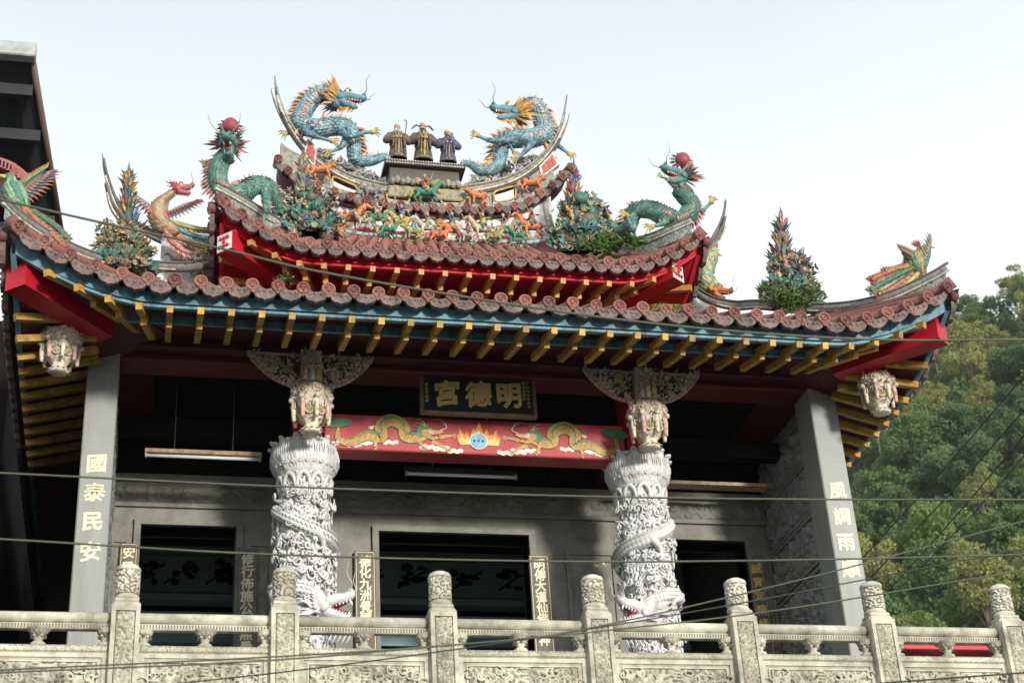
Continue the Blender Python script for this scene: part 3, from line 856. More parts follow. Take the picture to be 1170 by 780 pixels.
    for sg in (-1, 1):
        YY = np.linspace(y0 + .10, ybk - .10, 41)
        sf.grid(np.array([[(sg * (hx - .12), y, zs(zf_(min(y - y0, ybk - y)))), (sg * (hx - sl * .5), y + .3 * sl * (1 - (y - y0) / (ybk - y0) * 2), (zs(zf_(min(y - y0, ybk - y))) * .6 + zi * .4)), (sg * (hx - sl), max(y1, min(ybk - y1 + y0, y)), zi)] for y in YY]), (1, 1, 1), smooth=False)
    sf.build('soffit', soffit_m, rt)
    # rafters, each its own, fanning towards the corners
    nr = int(round((2 * hx - .5) / rf_sp))
    for i in range(nr):
        x = -hx + .25 + (i + .5) * (2 * hx - .5) / nr
        t = hx - abs(x)
        fan = max(0, 1 - t / 1.5)
        zt_ = zf_(t) - fas_h - .04
        a = Vector((x, y0 + .10 - flare(t), zt_))
        ang = math.copysign(fan * 48, x)
        d = Vector((-math.sin(R(ang)), math.cos(R(ang)), 0))
        dz = rsl - .25 * (zf_(t) - zc)
        q = MB(); beam(q, a, a + d * rf_len * .62 + Vector((0, 0, dz * rf_len * .62)), rfw, rfw * 1.1)
        q.build('rafter', rf_m, rt)
        if t > .55:
            c = a + d * rf_len * .42; c.z += dz * rf_len * .42 - rfw * 1.12
            e = a + d * rf_len * 1.15; e.z += dz * rf_len * 1.15 - rfw * 1.12
            q = MB(); beam(q, c, e, rfw * .98, rfw * 1.1)
            q.build('lower_rafter', rf_m, rt)
    for sg in (-1, 1):
        y = y0 + .42
        while y < y0 + 3.9:
            t = y - y0; fan = max(0, 1 - t / 1.5)
            a = Vector((sg * (hx - .11 + flare(t)), y, zf_(t) - fas_h - .04))
            ang = fan * 45
            d = Vector((-sg * math.cos(R(ang)), math.sin(R(ang)), 0))
            b = a + d * min(rf_len, .75) + Vector((0, 0, rsl * .7))
            q = MB(); beam(q, a, b, rfw, rfw * 1.2); q.build('rafter', rf_m, rt)
            y += rf_sp * .95
    return rt, zf_, cm

# lower roof
LR, zlow, capm = eave('lower_roof', 4.75, -1.65, -0.10, 9.57, 0.52, 3.35, 10.95, 3.3, 1.0, 0.2375, M_teal, 0.19, 0.285, .76,
                'wide lower roof of terracotta tiles with a teal fascia and ochre rafters', M_darkred, 9.5, rf_m=M_yellow, rfw=.060, rsl=.27)
# teal inner board behind the rafters
q = MB(); box(q, -3.7, 3.7, -1.12, -1.09, 9.43, 9.51); q.build('inner_fascia', M_teal, LR)
# upper roof
M_orange = mat('orange_painted_rafter', (0.55, 0.30, 0.08), (0.42, 0.2, 0.05), 9, 0.55, 0.15, 50, grime=(0.12, 0.05, 0.02), gamt=0.3, gscale=12)
UR, zup, _ = eave('upper_roof', 2.80, 0.15, 1.0, 11.23, 0.50, 1.75, 12.15, 2.0, 1.45, 0.19, M_redwood, 0.16, 0.262, 0.72,
                'smaller upper roof with crimson fascia and hip beams', M_redwood, 4.3, rf_m=M_orange, rfw=.058, rsl=.20)
# hip beams
def hipbeam(sg, tip, back, wd, ht, endm, name='hip_beam', par=None):
    q = MB(); a = Vector(tip); b = Vector(back)
    beam(q, a, b, wd, ht)
    o = q.build(name, M_redwood, par)
    f = (a - b).normalized(); s = f.cross(Vector((0, 0, 1))).normalized(); u = s.cross(f)
    if endm:
        q = MB()
        c = a + f * .004
        vs = [c + s * x * wd * .46 + u * y * ht * .46 for x, y in ((-1, -1), (1, -1), (1, 1), (-1, 1))]
        vs += [v + f * .006 for v in vs]
        q.add(vs, [(0, 1, 2, 3), (7, 6, 5, 4), (0, 4, 5, 1), (1, 5, 6, 2), (2, 6, 7, 3), (3, 7, 4, 0)])
        e = q.build('end_panel', M_white, o)
        q = MB()
        for i in range(3):
            for j in range(3):
                cc = c + f * .011 + s * (i - 1) * wd * .22 + u * (j - 1) * ht * .22
                if (i + j) % 2 == 0 or i == 1: ell(q, cc, (wd * .09, wd * .09, ht * .10), nu=8, nv=5)
        q.build('end_ornament', M_redwood, o)
    return o
for sg in (-1, 1):
    hipbeam(sg, (sg * 4.64, -1.40, 9.70), (sg * 3.85, -.45, 9.72), .24, .28, False, par=LR)
    tp_ = at(257, 277, .30) if sg < 0 else at(774, 311, .30); hipbeam(sg, tp_, (sg * 1.75, 1.25, 11.28), .22, .23, True, par=UR)
# body between the roofs
q = MB(); box(q, -2.35, 2.35, 1.02, 4.2, 10.6, 11.75); q.build('upper_body_wall', M_redwood, T)
q = MB(); box(q, -3.2, 3.2, 1.35, 4.1, 10.7, 11.3); box(q, -3.35, -2.36, 1.30, 3.9, 10.8, 12.0); box(q, 2.36, 3.35, 1.30, 3.9, 10.8, 12.0); q.build('gable_wall', M_white, T)
# ------------------------------------------------------------------ balustrade
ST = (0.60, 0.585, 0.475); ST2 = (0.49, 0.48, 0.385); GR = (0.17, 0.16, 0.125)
YR = -2.0
px_ = [147, 325, 502, 676, 839, 994, 1140]
postx = [at(p, 658 + (p - 500) * .017, YR).x for p in px_]
postx = [postx[0] - 1.33] + postx + [postx[-1] + 1.28]
BL = thing('carved_balustrade', 'carved grey stone balustrade with cylinder topped posts along the terrace edge', 'balustrade', ((postx[0] + postx[-1]) / 2, YR, FLOOR))
RTOP = 6.225
for i, x in enumerate(postx):
    seed = 100 + i * 7
    mb = MB(); h = .112
    # square shaft with chamfered corners, sunk carved panel on the front, stepped shoulder
    bbox(mb, x - h, x + h, YR - h, YR + h, FLOOR + .001, 6.30, .018, ST)
    bbox(mb, x - h * .86, x + h * .86, YR - h * .86, YR + h * .86, 6.30, 6.335, .01, ST)
    for (a, b) in ((x - h - .0, x - h + .035), (x + h - .035, x + h)): box(mb, a, b, YR - h - .018, YR - h + .001, 5.35, 6.26, ST)
    box(mb, x - h + .035, x + h - .035, YR - h - .017, YR - h + .001, 6.215, 6.26, ST)
    po = mb.build('post', M_balu, BL)
    mb = MB(); relief_panel(mb, x - h + .036, x + h - .036, 5.4, 6.213, YR - h - .002, .028, seed, step=.007, cell=.055, col=ST, groove=GR, sharp=.7)
    mb.build('post_carving', M_balu, po)
    # cylinder finial with carved drum and cap
    mb = MB(); r0 = .083
    na, nz = 84, 46
    A = np.linspace(0, 2 * PI, na, endpoint=False); Z = np.linspace(6.375, 6.585, nz)
    U, W = np.meshgrid(A * r0, Z)
    H = scroll(U, W, seed + 3, .055, .7, period=2 * PI * r0)
    e = np.clip(np.minimum(W - Z[0], Z[-1] - W) / .01, 0, 1); H = H * e
    rr = r0 + .016 * H
    G = np.stack([x + rr * np.cos(U / r0), YR + rr * np.sin(U / r0), W], -1)
    b = len(mb.f); mb.grid(G, ST, closed=True)
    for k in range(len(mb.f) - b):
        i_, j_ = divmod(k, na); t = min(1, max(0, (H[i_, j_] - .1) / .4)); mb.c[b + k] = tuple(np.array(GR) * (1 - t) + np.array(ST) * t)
    lathe(mb, (x, YR, 0), [(.08, 6.33), (.098, 6.338), (.100, 6.362), (.088, 6.376)], 28, ST)
    lathe(mb, (x, YR, 0), [(.090, 6.583), (.100, 6.590), (.099, 6.604), (.088, 6.622), (.06, 6.640), (.03, 6.648), (.001, 6.65)], 28, ST, lobes=9, amp=.03)
    mb.build('finial', M_balu, po)
for i in range(len(postx) - 1):
    a, b = postx[i] + .112, postx[i + 1] - .112
    sag = .0
    mb = MB()
    tube(mb, [(a - .01, YR, 6.185), (b + .01, YR, 6.185)], .048, 18, ST, flat=1.1)
    bbox(mb, a - .01, b + .01, YR - .038, YR + .038, 6.085, 6.135, .008, ST)
    ra = mb.build('rail', M_balu, BL)
    mb = MB()
    n = int((b - a) / .024)
    for k in range(n): box(mb, a + k * .024 + .004, a + k * .024 + .016, YR - .0395, YR - .037, 6.095, 6.125, GR)
    mb.build('bead_row', M_balu, ra)
    m_ = (a + b) / 2
    for k, (cx, half) in enumerate([(m_, 0), (a + .035, 1), (b - .035, -1)]):
        mb = MB()
        s_ = 1.0 if half == 0 else .8
        lathe(mb, (cx, YR, 0), [(.045, 5.945), (.062, 5.955), (.058, 5.972), (.034, 5.985), (.030, 5.998), (.048, 6.020), (.05, 6.030), (.033, 6.040), (.032, 6.048), (.06 , 6.058), (.085 * s_, 6.074), (.098 * s_, 6.09)], 24, ST, lobes=8, amp=.06)
        for q in range(10):
            an = q * 2 * PI / 10
            blade(mb, (cx + .04 * math.cos(an), YR + .04 * math.sin(an), 6.04), (math.cos(an), math.sin(an), .85), .072 * s_, .045, ST, nrm=(0, 0, 1), bend=.2)
            ell(mb, (cx + .052 * math.cos(an + .3), YR + .052 * math.sin(an + .3), 6.028), (.014, .014, .014), GR if q % 2 else ST, 6, 4)
        mb.build('baluster', M_balu, BL)
    # carved panel
    mb = MB()
    bbox(mb, a - .01, b + .01, YR - .065, YR + .065, 5.885, 5.945, .006, ST)
    bbox(mb, a - .01, b + .01, YR - .045, YR + .045, FLOOR + .001, 5.884, .004, ST2)
    for (c, d, z0, z1) in ((a, a + .05, 5.36, 5.884), (b - .05, b, 5.36, 5.884), (a + .05, b - .05, 5.845, 5.883), (a + .05, b - .05, 5.36, 5.40)):
        box(mb, c, d, YR - .06, YR - .044, z0, z1, ST)
    for (c, d, z0, z1) in ((a + .075, a + .088, 5.42, 5.82), (b - .088, b - .075, 5.42, 5.82), (a + .088, b - .088, 5.808, 5.82)):
        box(mb, c, d, YR - .058, YR - .044, z0, z1, ST)
    pa = mb.build('panel', M_balu, BL)
    mb = MB()
    relief_panel(mb, a + .09, b - .09, 5.42, 5.806, YR - .047, .035, 300 + i, step=.008, cell=.085, col=ST, groove=GR, sharp=.7)
    # a pomegranate boss and leaves at the middle of the panel
    for k in range(5): ell(mb, (m_ , YR - .07, 5.79 - k * .028), (.05 - k * .004, .022, .011), ST, 12, 5)
    for k in range(16):
        s_ = 1 if k % 2 else -1
        curl(mb, (m_ + s_ * (.12 + .05 * (k // 2)), YR - .075, 5.70 + RS.uniform(-.07, .07)), (s_, 0, 0), (0, 0, 1), .05, .010, 1.1, RS.uniform(0, 3), ST)
    mb.build('panel_carving', M_balu, pa)
    mb = MB()
    relief_panel(mb, a + .01, b - .01, 5.89, 5.94, YR - .0655, .010, 500 + i, step=.006, cell=.028, col=ST, groove=GR)
    mb.build('border_carving', M_balu, pa)

# ------------------------------------------------------------------ the two carved dragon columns
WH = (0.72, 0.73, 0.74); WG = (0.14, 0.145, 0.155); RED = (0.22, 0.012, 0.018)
def scales_on(mb, P, T_, N, B, rr, col, n=9, ln=1.6, wd=.9, skip=1, a0=0, a1=2 * PI, lift=.0, tip=None):
    for i in range(1, len(P) - 1, skip):
        for j in range(n):
            a = a0 + (a1 - a0) * (j + (.5 if i % 2 else 0)) / n
            d = N[i] * math.cos(a) + B[i] * math.sin(a)
            p = P[i] + d * rr[i] * (.97 + lift)
            w_ = rr[i] * (a1 - a0) / n * wd
            cc = col[(i + j) % len(col)] if isinstance(col, list) else col
            blade(mb, p, Vector(-T_[i]) + Vector(d) * .28, w_ * ln, w_ * 1.15, cc, nrm=d, th=.12, tip=tip)

def small_dragon_head(c, f, u, h, mats, par, cols, jaw=.5, name='head'):
    """f forward, u up, h head length; cols: skin, mane, mouth, eye, horn"""
    f = Vector(f).normalized(); u = Vector(u); u = (u - f * u.dot(f)).normalized(); s = f.cross(u)
    c = Vector(c)
    M3 = Matrix((f, s, u)).transposed()
    skin, mane, mouth, eye, horn = cols
    mb = MB()
    W = lambda a, b, d: c + f * a * h + s * b * h + u * d * h
    ell(mb, W(0, 0, .02), (.30 * h, .23 * h, .22 * h), skin, 12, 8, M3)
    tube(mb, [W(.1, 0, .08), W(.35, 0, .09), (W(.58, 0, .07)), W(.74, 0, .12), W(.80, 0, .20)], [.20 * h, .155 * h, .125 * h, .12 * h, .05 * h], 12, skin, 14, up=u, flat=1.25)
    for b in (-1, 1):
        ell(mb, W(.76, b * .09, .19), (.07 * h, .06 * h, .06 * h), skin, 8, 6)
        ell(mb, W(.22, b * .15, .20), .075 * h, eye, 10, 7)
        ell(mb, W(.275, b * .18, .215), .035 * h, (.01, .01, .01), 8, 6)
        tube(mb, [W(.10, b * .1, .27), W(.22, b * .17, .31), W(.34, b * .16, .24)], [.03 * h, .05 * h, .02 * h], 7, mane, 8, up=u)
        # cheek frill
        for k in range(5):
            blade(mb, W(-.05, b * .18, -.05 + k * .05), f * -.6 + s * b * .8 + u * (.1 + k * .2), .30 * h, .12 * h, mane, nrm=s * b, bend=.15)
        ell(mb, W(.05, b * .2, -.02), (.14 * h, .07 * h, .13 * h), skin, 8, 6, M3)
    # bumpy forehead
    for k in range(7): ell(mb, W(.02 + .05 * k, 0, .22 - .012 * k), .05 * h, horn, 7, 5)
    # lower jaw, opened
    jd = (f * math.cos(jaw) - u * math.sin(jaw)); ju = (u * math.cos(jaw) + f * math.sin(jaw))
    J = lambda a, b, d: c + f * .04 * h - u * .08 * h + jd * a * h + s * b * h + ju * d * h
    tube(mb, [J(0, 0, -.02), J(.25, 0, -.04), J(.5, 0, -.03), J(.64, 0, .03)], [.16 * h, .11 * h, .09 * h, .03 * h], 10, skin, 10, up=ju, flat=1.3)
    for k in range(6): 
        blade(mb, J(.12 + .1 * k, 0, -.08), -ju * .8 - jd * .6 , .22 * h, .08 * h, mane, nrm=s, bend=-.2)
    hd = mb.build(name, mats, par)
    mb = MB()
    tube(mb, [W(.08, 0, -.03), W(.4, 0, -.01), W(.66, 0, .0)], [.14 * h, .11 * h, .06 * h], 8, mouth, 8, up=u, flat=1.1)
    tube(mb, [J(.05, 0, .07), J(.35, 0, .06), J(.58, 0, .12)], [.08 * h, .06 * h, .015 * h], 8, (mouth[0] * 1.2, mouth[1], mouth[2]), 8, up=ju)
    ell(mb, W(.06, 0, -.06), (.12 * h, .13 * h, .12 * h), mouth, 8, 6)
    mb.build('mouth', mats, hd)
    mb = MB()
    for b in (-1, 1):
        for k in range(6):
            l_ = .13 * h if k in (5,) else .08 * h
            blade(mb, W(.24 + k * .09, b * .11 * (1 - k * .05), -.015), -u + f * .1, l_, .05 * h, (.85, .83, .75), nrm=s)
            blade(mb, J(.2 + k * .08, b * .09, .02), ju + jd * .1, l_ * .9, .045 * h, (.85, .83, .75), nrm=s)
    mb.build('teeth', mats, hd)
    mb = MB()
    for b in (-1, 1):
        tube(mb, [W(-.02, b * .1, .20), W(-.2, b * .14, .36), W(-.42, b * .18, .42), W(-.55, b * .22, .55)], [.055 * h, .045 * h, .03 * h, .01 * h], 7, horn, 10, up=s)
        tube(mb, [W(-.25, b * .15, .38), W(-.3, b * .17, .50), W(-.36, b * .2, .6)], [.03 * h, .02 * h, .006 * h], 6, horn, 6, up=s)
        tube(mb, [W(.72, b * .1, .14), W(.85, b * .25, .28), W(.80, b * .4, .5), W(.9, b * .45, .75)], [.016 * h, .013 * h, .010 * h, .004 * h], 5, horn, 12, up=s)
    mb.build('horns', mats, hd)
    return hd

def carved_column(cx, side, label):
    root = carved_column_(cx, side, label)
    root.scale = (.93, .93, 1)
    return root
def carved_column_(cx, side, label):
    cy = 0.467; r0 = .245; z0, z1 = FLOOR + .35, 8.60
    col = thing('dragon_column', label, 'column', (cx, cy, FLOOR))
    mb = MB(); na, nz = 180, 300
    A = np.linspace(0, 2 * PI, na, endpoint=False); Z = np.linspace(z0, z1, nz)
    U, W = np.meshgrid(A * .3, Z)
    sd_ = 60 if side > 0 else 77
    H = scroll(U, W, sd_, .13, .8, period=2 * PI * .3); H2 = scroll(U, W, sd_ + 5, .06, .8, period=2 * PI * .3)
    H = .65 * H + .35 * H2
    rr = r0 + .038 * H
    G = np.stack([cx + rr * np.cos(A)[None, :], cy + rr * np.sin(A)[None, :], W], -1)
    b = len(mb.f); mb.grid(G, WH, closed=True)
    wg = np.array(WG); wh = np.array(WH)  # low relief painted darker to stand for the shade in the undercuts
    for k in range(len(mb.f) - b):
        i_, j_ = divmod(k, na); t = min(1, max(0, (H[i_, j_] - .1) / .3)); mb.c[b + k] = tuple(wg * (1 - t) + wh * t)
    sh = mb.build('shaft', M_whitestone, col)
    mb = MB(); lathe(mb, (cx, cy, 0), [(.42, FLOOR + .002), (.42, FLOOR + .12), (.38, FLOOR + .16), (.40, FLOOR + .24), (.34, FLOOR + .32), (.33, FLOOR + .36)], 40, WH)
    mb.build('base', M_whitestone, col)
    # capital: upright lotus leaves with curled tips
    mb = MB()
    lathe(mb, (cx, cy, 0), [(.24, 8.56), (.265, 8.575), (.285, 8.60), (.285, 8.63), (.270, 8.66), (.265, 8.70), (.270, 8.80), (.280, 8.88), (.29, 8.92), (.27, 8.955), (.2, 8.97), (.001, 8.97)], 48, WH, lobes=16, amp=.02)
    for ring, (nn, zt, off, rs_) in enumerate(((13, 8.935, 0, 0), (13, 8.895, .5, -.012))):
        for k in range(nn):
            a = (k + off) * 2 * PI / nn; o = Vector((cx, cy, 0))
            G = []
            for (q, hw) in ((0, .45), (.15, .8), (.4, 1.0), (.65, 1.0), (.82, .85), (.93, .6), (1.0, .3), (1.03, .12)):
                z = 8.60 + (zt - 8.60) * min(q, 1) - (.028 if q > 1 else 0); bul = .262 + .052 * math.sin(PI * min(1, q * 1.15)) + (.060 * max(0, q - .62) / .38)
                row = []
                for w_ in np.linspace(-1, 1, 9):
                    aa = a + w_ * hw * PI / nn * .98; r_ = bul + rs_ + .020 * (1 - w_ * w_) + .010 * math.cos(w_ * 9)
                    row.append((cx + r_ * math.cos(aa), cy + r_ * math.sin(aa), z))
                G.append(row)
            mb.grid(np.array(G), WH, flip=True)
            d = Vector((math.cos(a), math.sin(a), 0)); tt = Vector((-math.sin(a), math.cos(a), 0))
            tube(mb, [o + d * .332 + tt * -.024 + Vector((0, 0, zt - .006)), o + d * .345 + Vector((0, 0, zt + .002)), o + d * .332 + tt * .024 + Vector((0, 0, zt - .006))], [.010, .020, .010], 7, WH, 8)
            for s_ in (-1, 1): curl(mb, o + d * .305 + tt * .03 * s_ + Vector((0, 0, 8.665)), tt * s_, (0, 0, 1), .024, .008, 1.2, 0, WH)
            for s_ in (-1, 0, 1): tube(mb, [o + d * .288 + tt * s_ * .022 + Vector((0, 0, 8.68)), o + d * .332 + tt * s_ * .03 + Vector((0, 0, 8.77)), o + d * .322 + tt * s_ * .022 + Vector((0, 0, 8.86))], [.003, .007, .004], 5, WH, 8, up=d)
    mb.v = [(cx + (x_ - cx) * (1 + .13 * max(0, min(1, (z_ - 8.56) / .12))), cy + (y_ - cy) * (1 + .13 * max(0, min(1, (z_ - 8.56) / .12))), z_) for x_, y_, z_ in mb.v]
    mb.build('capital', M_whitestone, col)
    # arches and cloud scrolls standing clear of the shaft
    mb = MB()
    rs = np.random.RandomState(sd_)
    def cyl(a, r, z): r *= .90; return Vector((cx + r * math.cos(a), cy + r * math.sin(a), z))
    for k in range(11):
        a = k * 2 * PI / 11
        tube(mb, [cyl(a - .26, .30, 8.40), cyl(a - .2, .325, 8.50), cyl(a, .33, 8.555), cyl(a + .2, .325, 8.50), cyl(a + .26, .30, 8.40)], [.018, .024, .026, .024, .018], 7, WH, 14, up=(0, 0, 1))
    for k in range(150):
        a = rs.uniform(-PI - .4, .4); z = rs.uniform(6.2, 8.42)
        d = Vector((math.cos(a), math.sin(a), 0)); t = Vector((-math.sin(a), math.cos(a), 0))
        curl(mb, cyl(a, .312 + rs.uniform(0, .02), z), t, (0, 0, 1), rs.uniform(.035, .08), rs.uniform(.009, .017), rs.uniform(.9, 1.5), rs.uniform(0, 6), WH, n=6, k=14, hand=rs.choice([-1, 1]))
    for k in range(70):       # clouds lapping over the dragon
        a = rs.uniform(-PI - .4, .4); z = rs.uniform(6.9, 8.36); d = Vector((math.cos(a), math.sin(a), 0)); t = Vector((-math.sin(a), math.cos(a), 0))
        curl(mb, cyl(a, rs.uniform(.35, .385), z), t, (0, 0, 1), rs.uniform(.03, .06), rs.uniform(.009, .014), rs.uniform(.9, 1.4), rs.uniform(0, 6), WH, n=6, k=14, hand=rs.choice([-1, 1]))
        if k % 2: tube(mb, cr([cyl(a - .25, .36, z + .04), cyl(a - .08, .385, z - .03), cyl(a + .1, .38, z + .03), cyl(a + .28, .355, z - .02)], 12), [.004, .016, .016, .004], 6, WH, up=d)
    for k in range(90):       # flames and waves
        a = rs.uniform(-PI - .3, .3); z = rs.uniform(6.2, 8.4); d = Vector((math.cos(a), math.sin(a), 0)); t = Vector((-math.sin(a), math.cos(a), 0))
        blade(mb, cyl(a, .305, z), t * rs.choice([-1, 1]) + Vector((0, 0, rs.uniform(.1, 1))) + d * .12, rs.uniform(.08, .15), .04, WH, nrm=d, bend=.25)
    mb.build('cloud_carving', M_whitestone, col)
    # the dragon winding down
    turns = 1.55
    ph0 = -PI / 2 + (.9 if side > 0 else PI - .9 + PI)
    pts = []
    NP = 18
    for i in range(NP):
        t = i / (NP - 1)
        z = 8.36 - t * 1.16 + .05 * math.sin(t * 14)
        a_end = -PI / 2 + side * .35
        a = a_end - side * (1 - t) * turns * 2 * PI
        pts.append(cyl(a, .335 + .012 * math.sin(t * 20), z))
    mb = MB()
    P, T_, N, B, rr_ = tube(mb, pts, [.03, .05, .066, .074, .076, .074, .07, .06], 10, WH, 150)
    scales_on(mb, P, T_, N, B, rr_, WH, n=9, skip=2, ln=1.7)
    bd = mb.build('dragon_body', M_whitestone, col)
    mb = MB()
    for i in range(2, 148, 2):
        up = Vector((0, 0, 1)); o = Vector((P[i][0] - cx, P[i][1] - cy, 0)).normalized()
        blade(mb, Vector(P[i]) + up * rr_[i] * .8 + o * rr_[i] * .3, up * 1.0 - Vector(T_[i]) * .8 + o * .3, rr_[i] * .85, .03, WH, nrm=o, bend=.2)
    mb.build('dorsal_spines', M_whitestone, bd)
    # legs with claws
    for (t, dz, da) in ((.34, -.05, .35), (.52, .08, -.4), (.72, -.10, .35), (.86, -.02, -.45)):
        i = int(t * 149); a = math.atan2(P[i][1] - cy, P[i][0] - cx)
        mb = MB()
        a1 = a + da; z = P[i][2] + dz
        tube(mb, [P[i], cyl(a + da * .5, .40, P[i][2] + dz * .3 - .03), cyl(a1, .375, z - .06), cyl(a1 + da * .2, .36, z - .12)], [.05, .045, .03, .024], 8, WH, 12)
        e = cyl(a1 + da * .2, .37, z - .12)
        for k in range(4):
            an = R(-150 + k * 42); tt = Vector((-math.sin(a1), math.cos(a1), 0))
            tube(mb, [e, e + tt * math.cos(an) * .05 + Vector((0, 0, math.sin(an) * .045)), e + tt * math.cos(an) * .085 + Vector((0, 0, math.sin(an) * .09))], [.016, .013, .003], 6, WH, 7)
        mb.build('dragon_leg', M_whitestone, col)
    # head leaning out from the foot of the shaft
    hp = cyl(-PI / 2 + side * .62, .34, 7.13)
    hd = small_dragon_head(hp, (side * 1.0, -.35, .20), (0, -.1, 1), .42, M_whitestone, col, (WH, WH, RED, (.85, .85, .85), WH), jaw=.55)
    tb_ = MB()
    tube(tb_, [P[-1], Vector(P[-1]) * .5 + hp * .5 + Vector((0, -.02, -.02)), hp], [.07, .085, .09], 10, WH, 10)
    for k in range(26):
        blade(tb_, hp + Vector((-side * rs.uniform(.02, .12), rs.uniform(-.1, .05), rs.uniform(-.12, .12))), Vector((-side, rs.uniform(-.3, 0), rs.uniform(-.5, .6))), rs.uniform(.12, .24), .045, WH, nrm=(0, 1, 0), bend=rs.uniform(-.2, .3))
    for k in range(5):
        tube(tb_, cr([hp + Vector((side * (.1 + .05 * k), -.08, -.16)), hp + Vector((side * (.08 + .05 * k), -.12, -.28)), hp + Vector((side * (.02 + .05 * k), -.1, -.40))], 8), [.016, .014, .004], 6, WH)
    tb_.build('mane', M_whitestone, hd)
    # figure and rocks below the head
    mb = MB()
    ell(mb, cyl(-PI / 2 + side * .25, .33, 6.42), (.15, .13, .19), WH, 14, 10, wob=.05)
    ell(mb, cyl(-PI / 2 + side * .6, .34, 6.36), (.11, .1, .15), WH, 14, 10, wob=.05)
    for k in range(16): ell(mb, cyl(-PI / 2 + rs.uniform(-1.4, 1.4), .31, rs.uniform(5.8, 6.5)), (rs.uniform(.05, .11),) * 3, WH, 9, 7, wob=.12)
    mb.build('rock_carving', M_whitestone, col)
    return col
carved_column(-1.786, 1, 'left white stone column wrapped by a carved dragon whose open mouth faces right')
carved_column(1.786, -1, 'right white stone column wrapped by a carved dragon whose open mouth faces left')

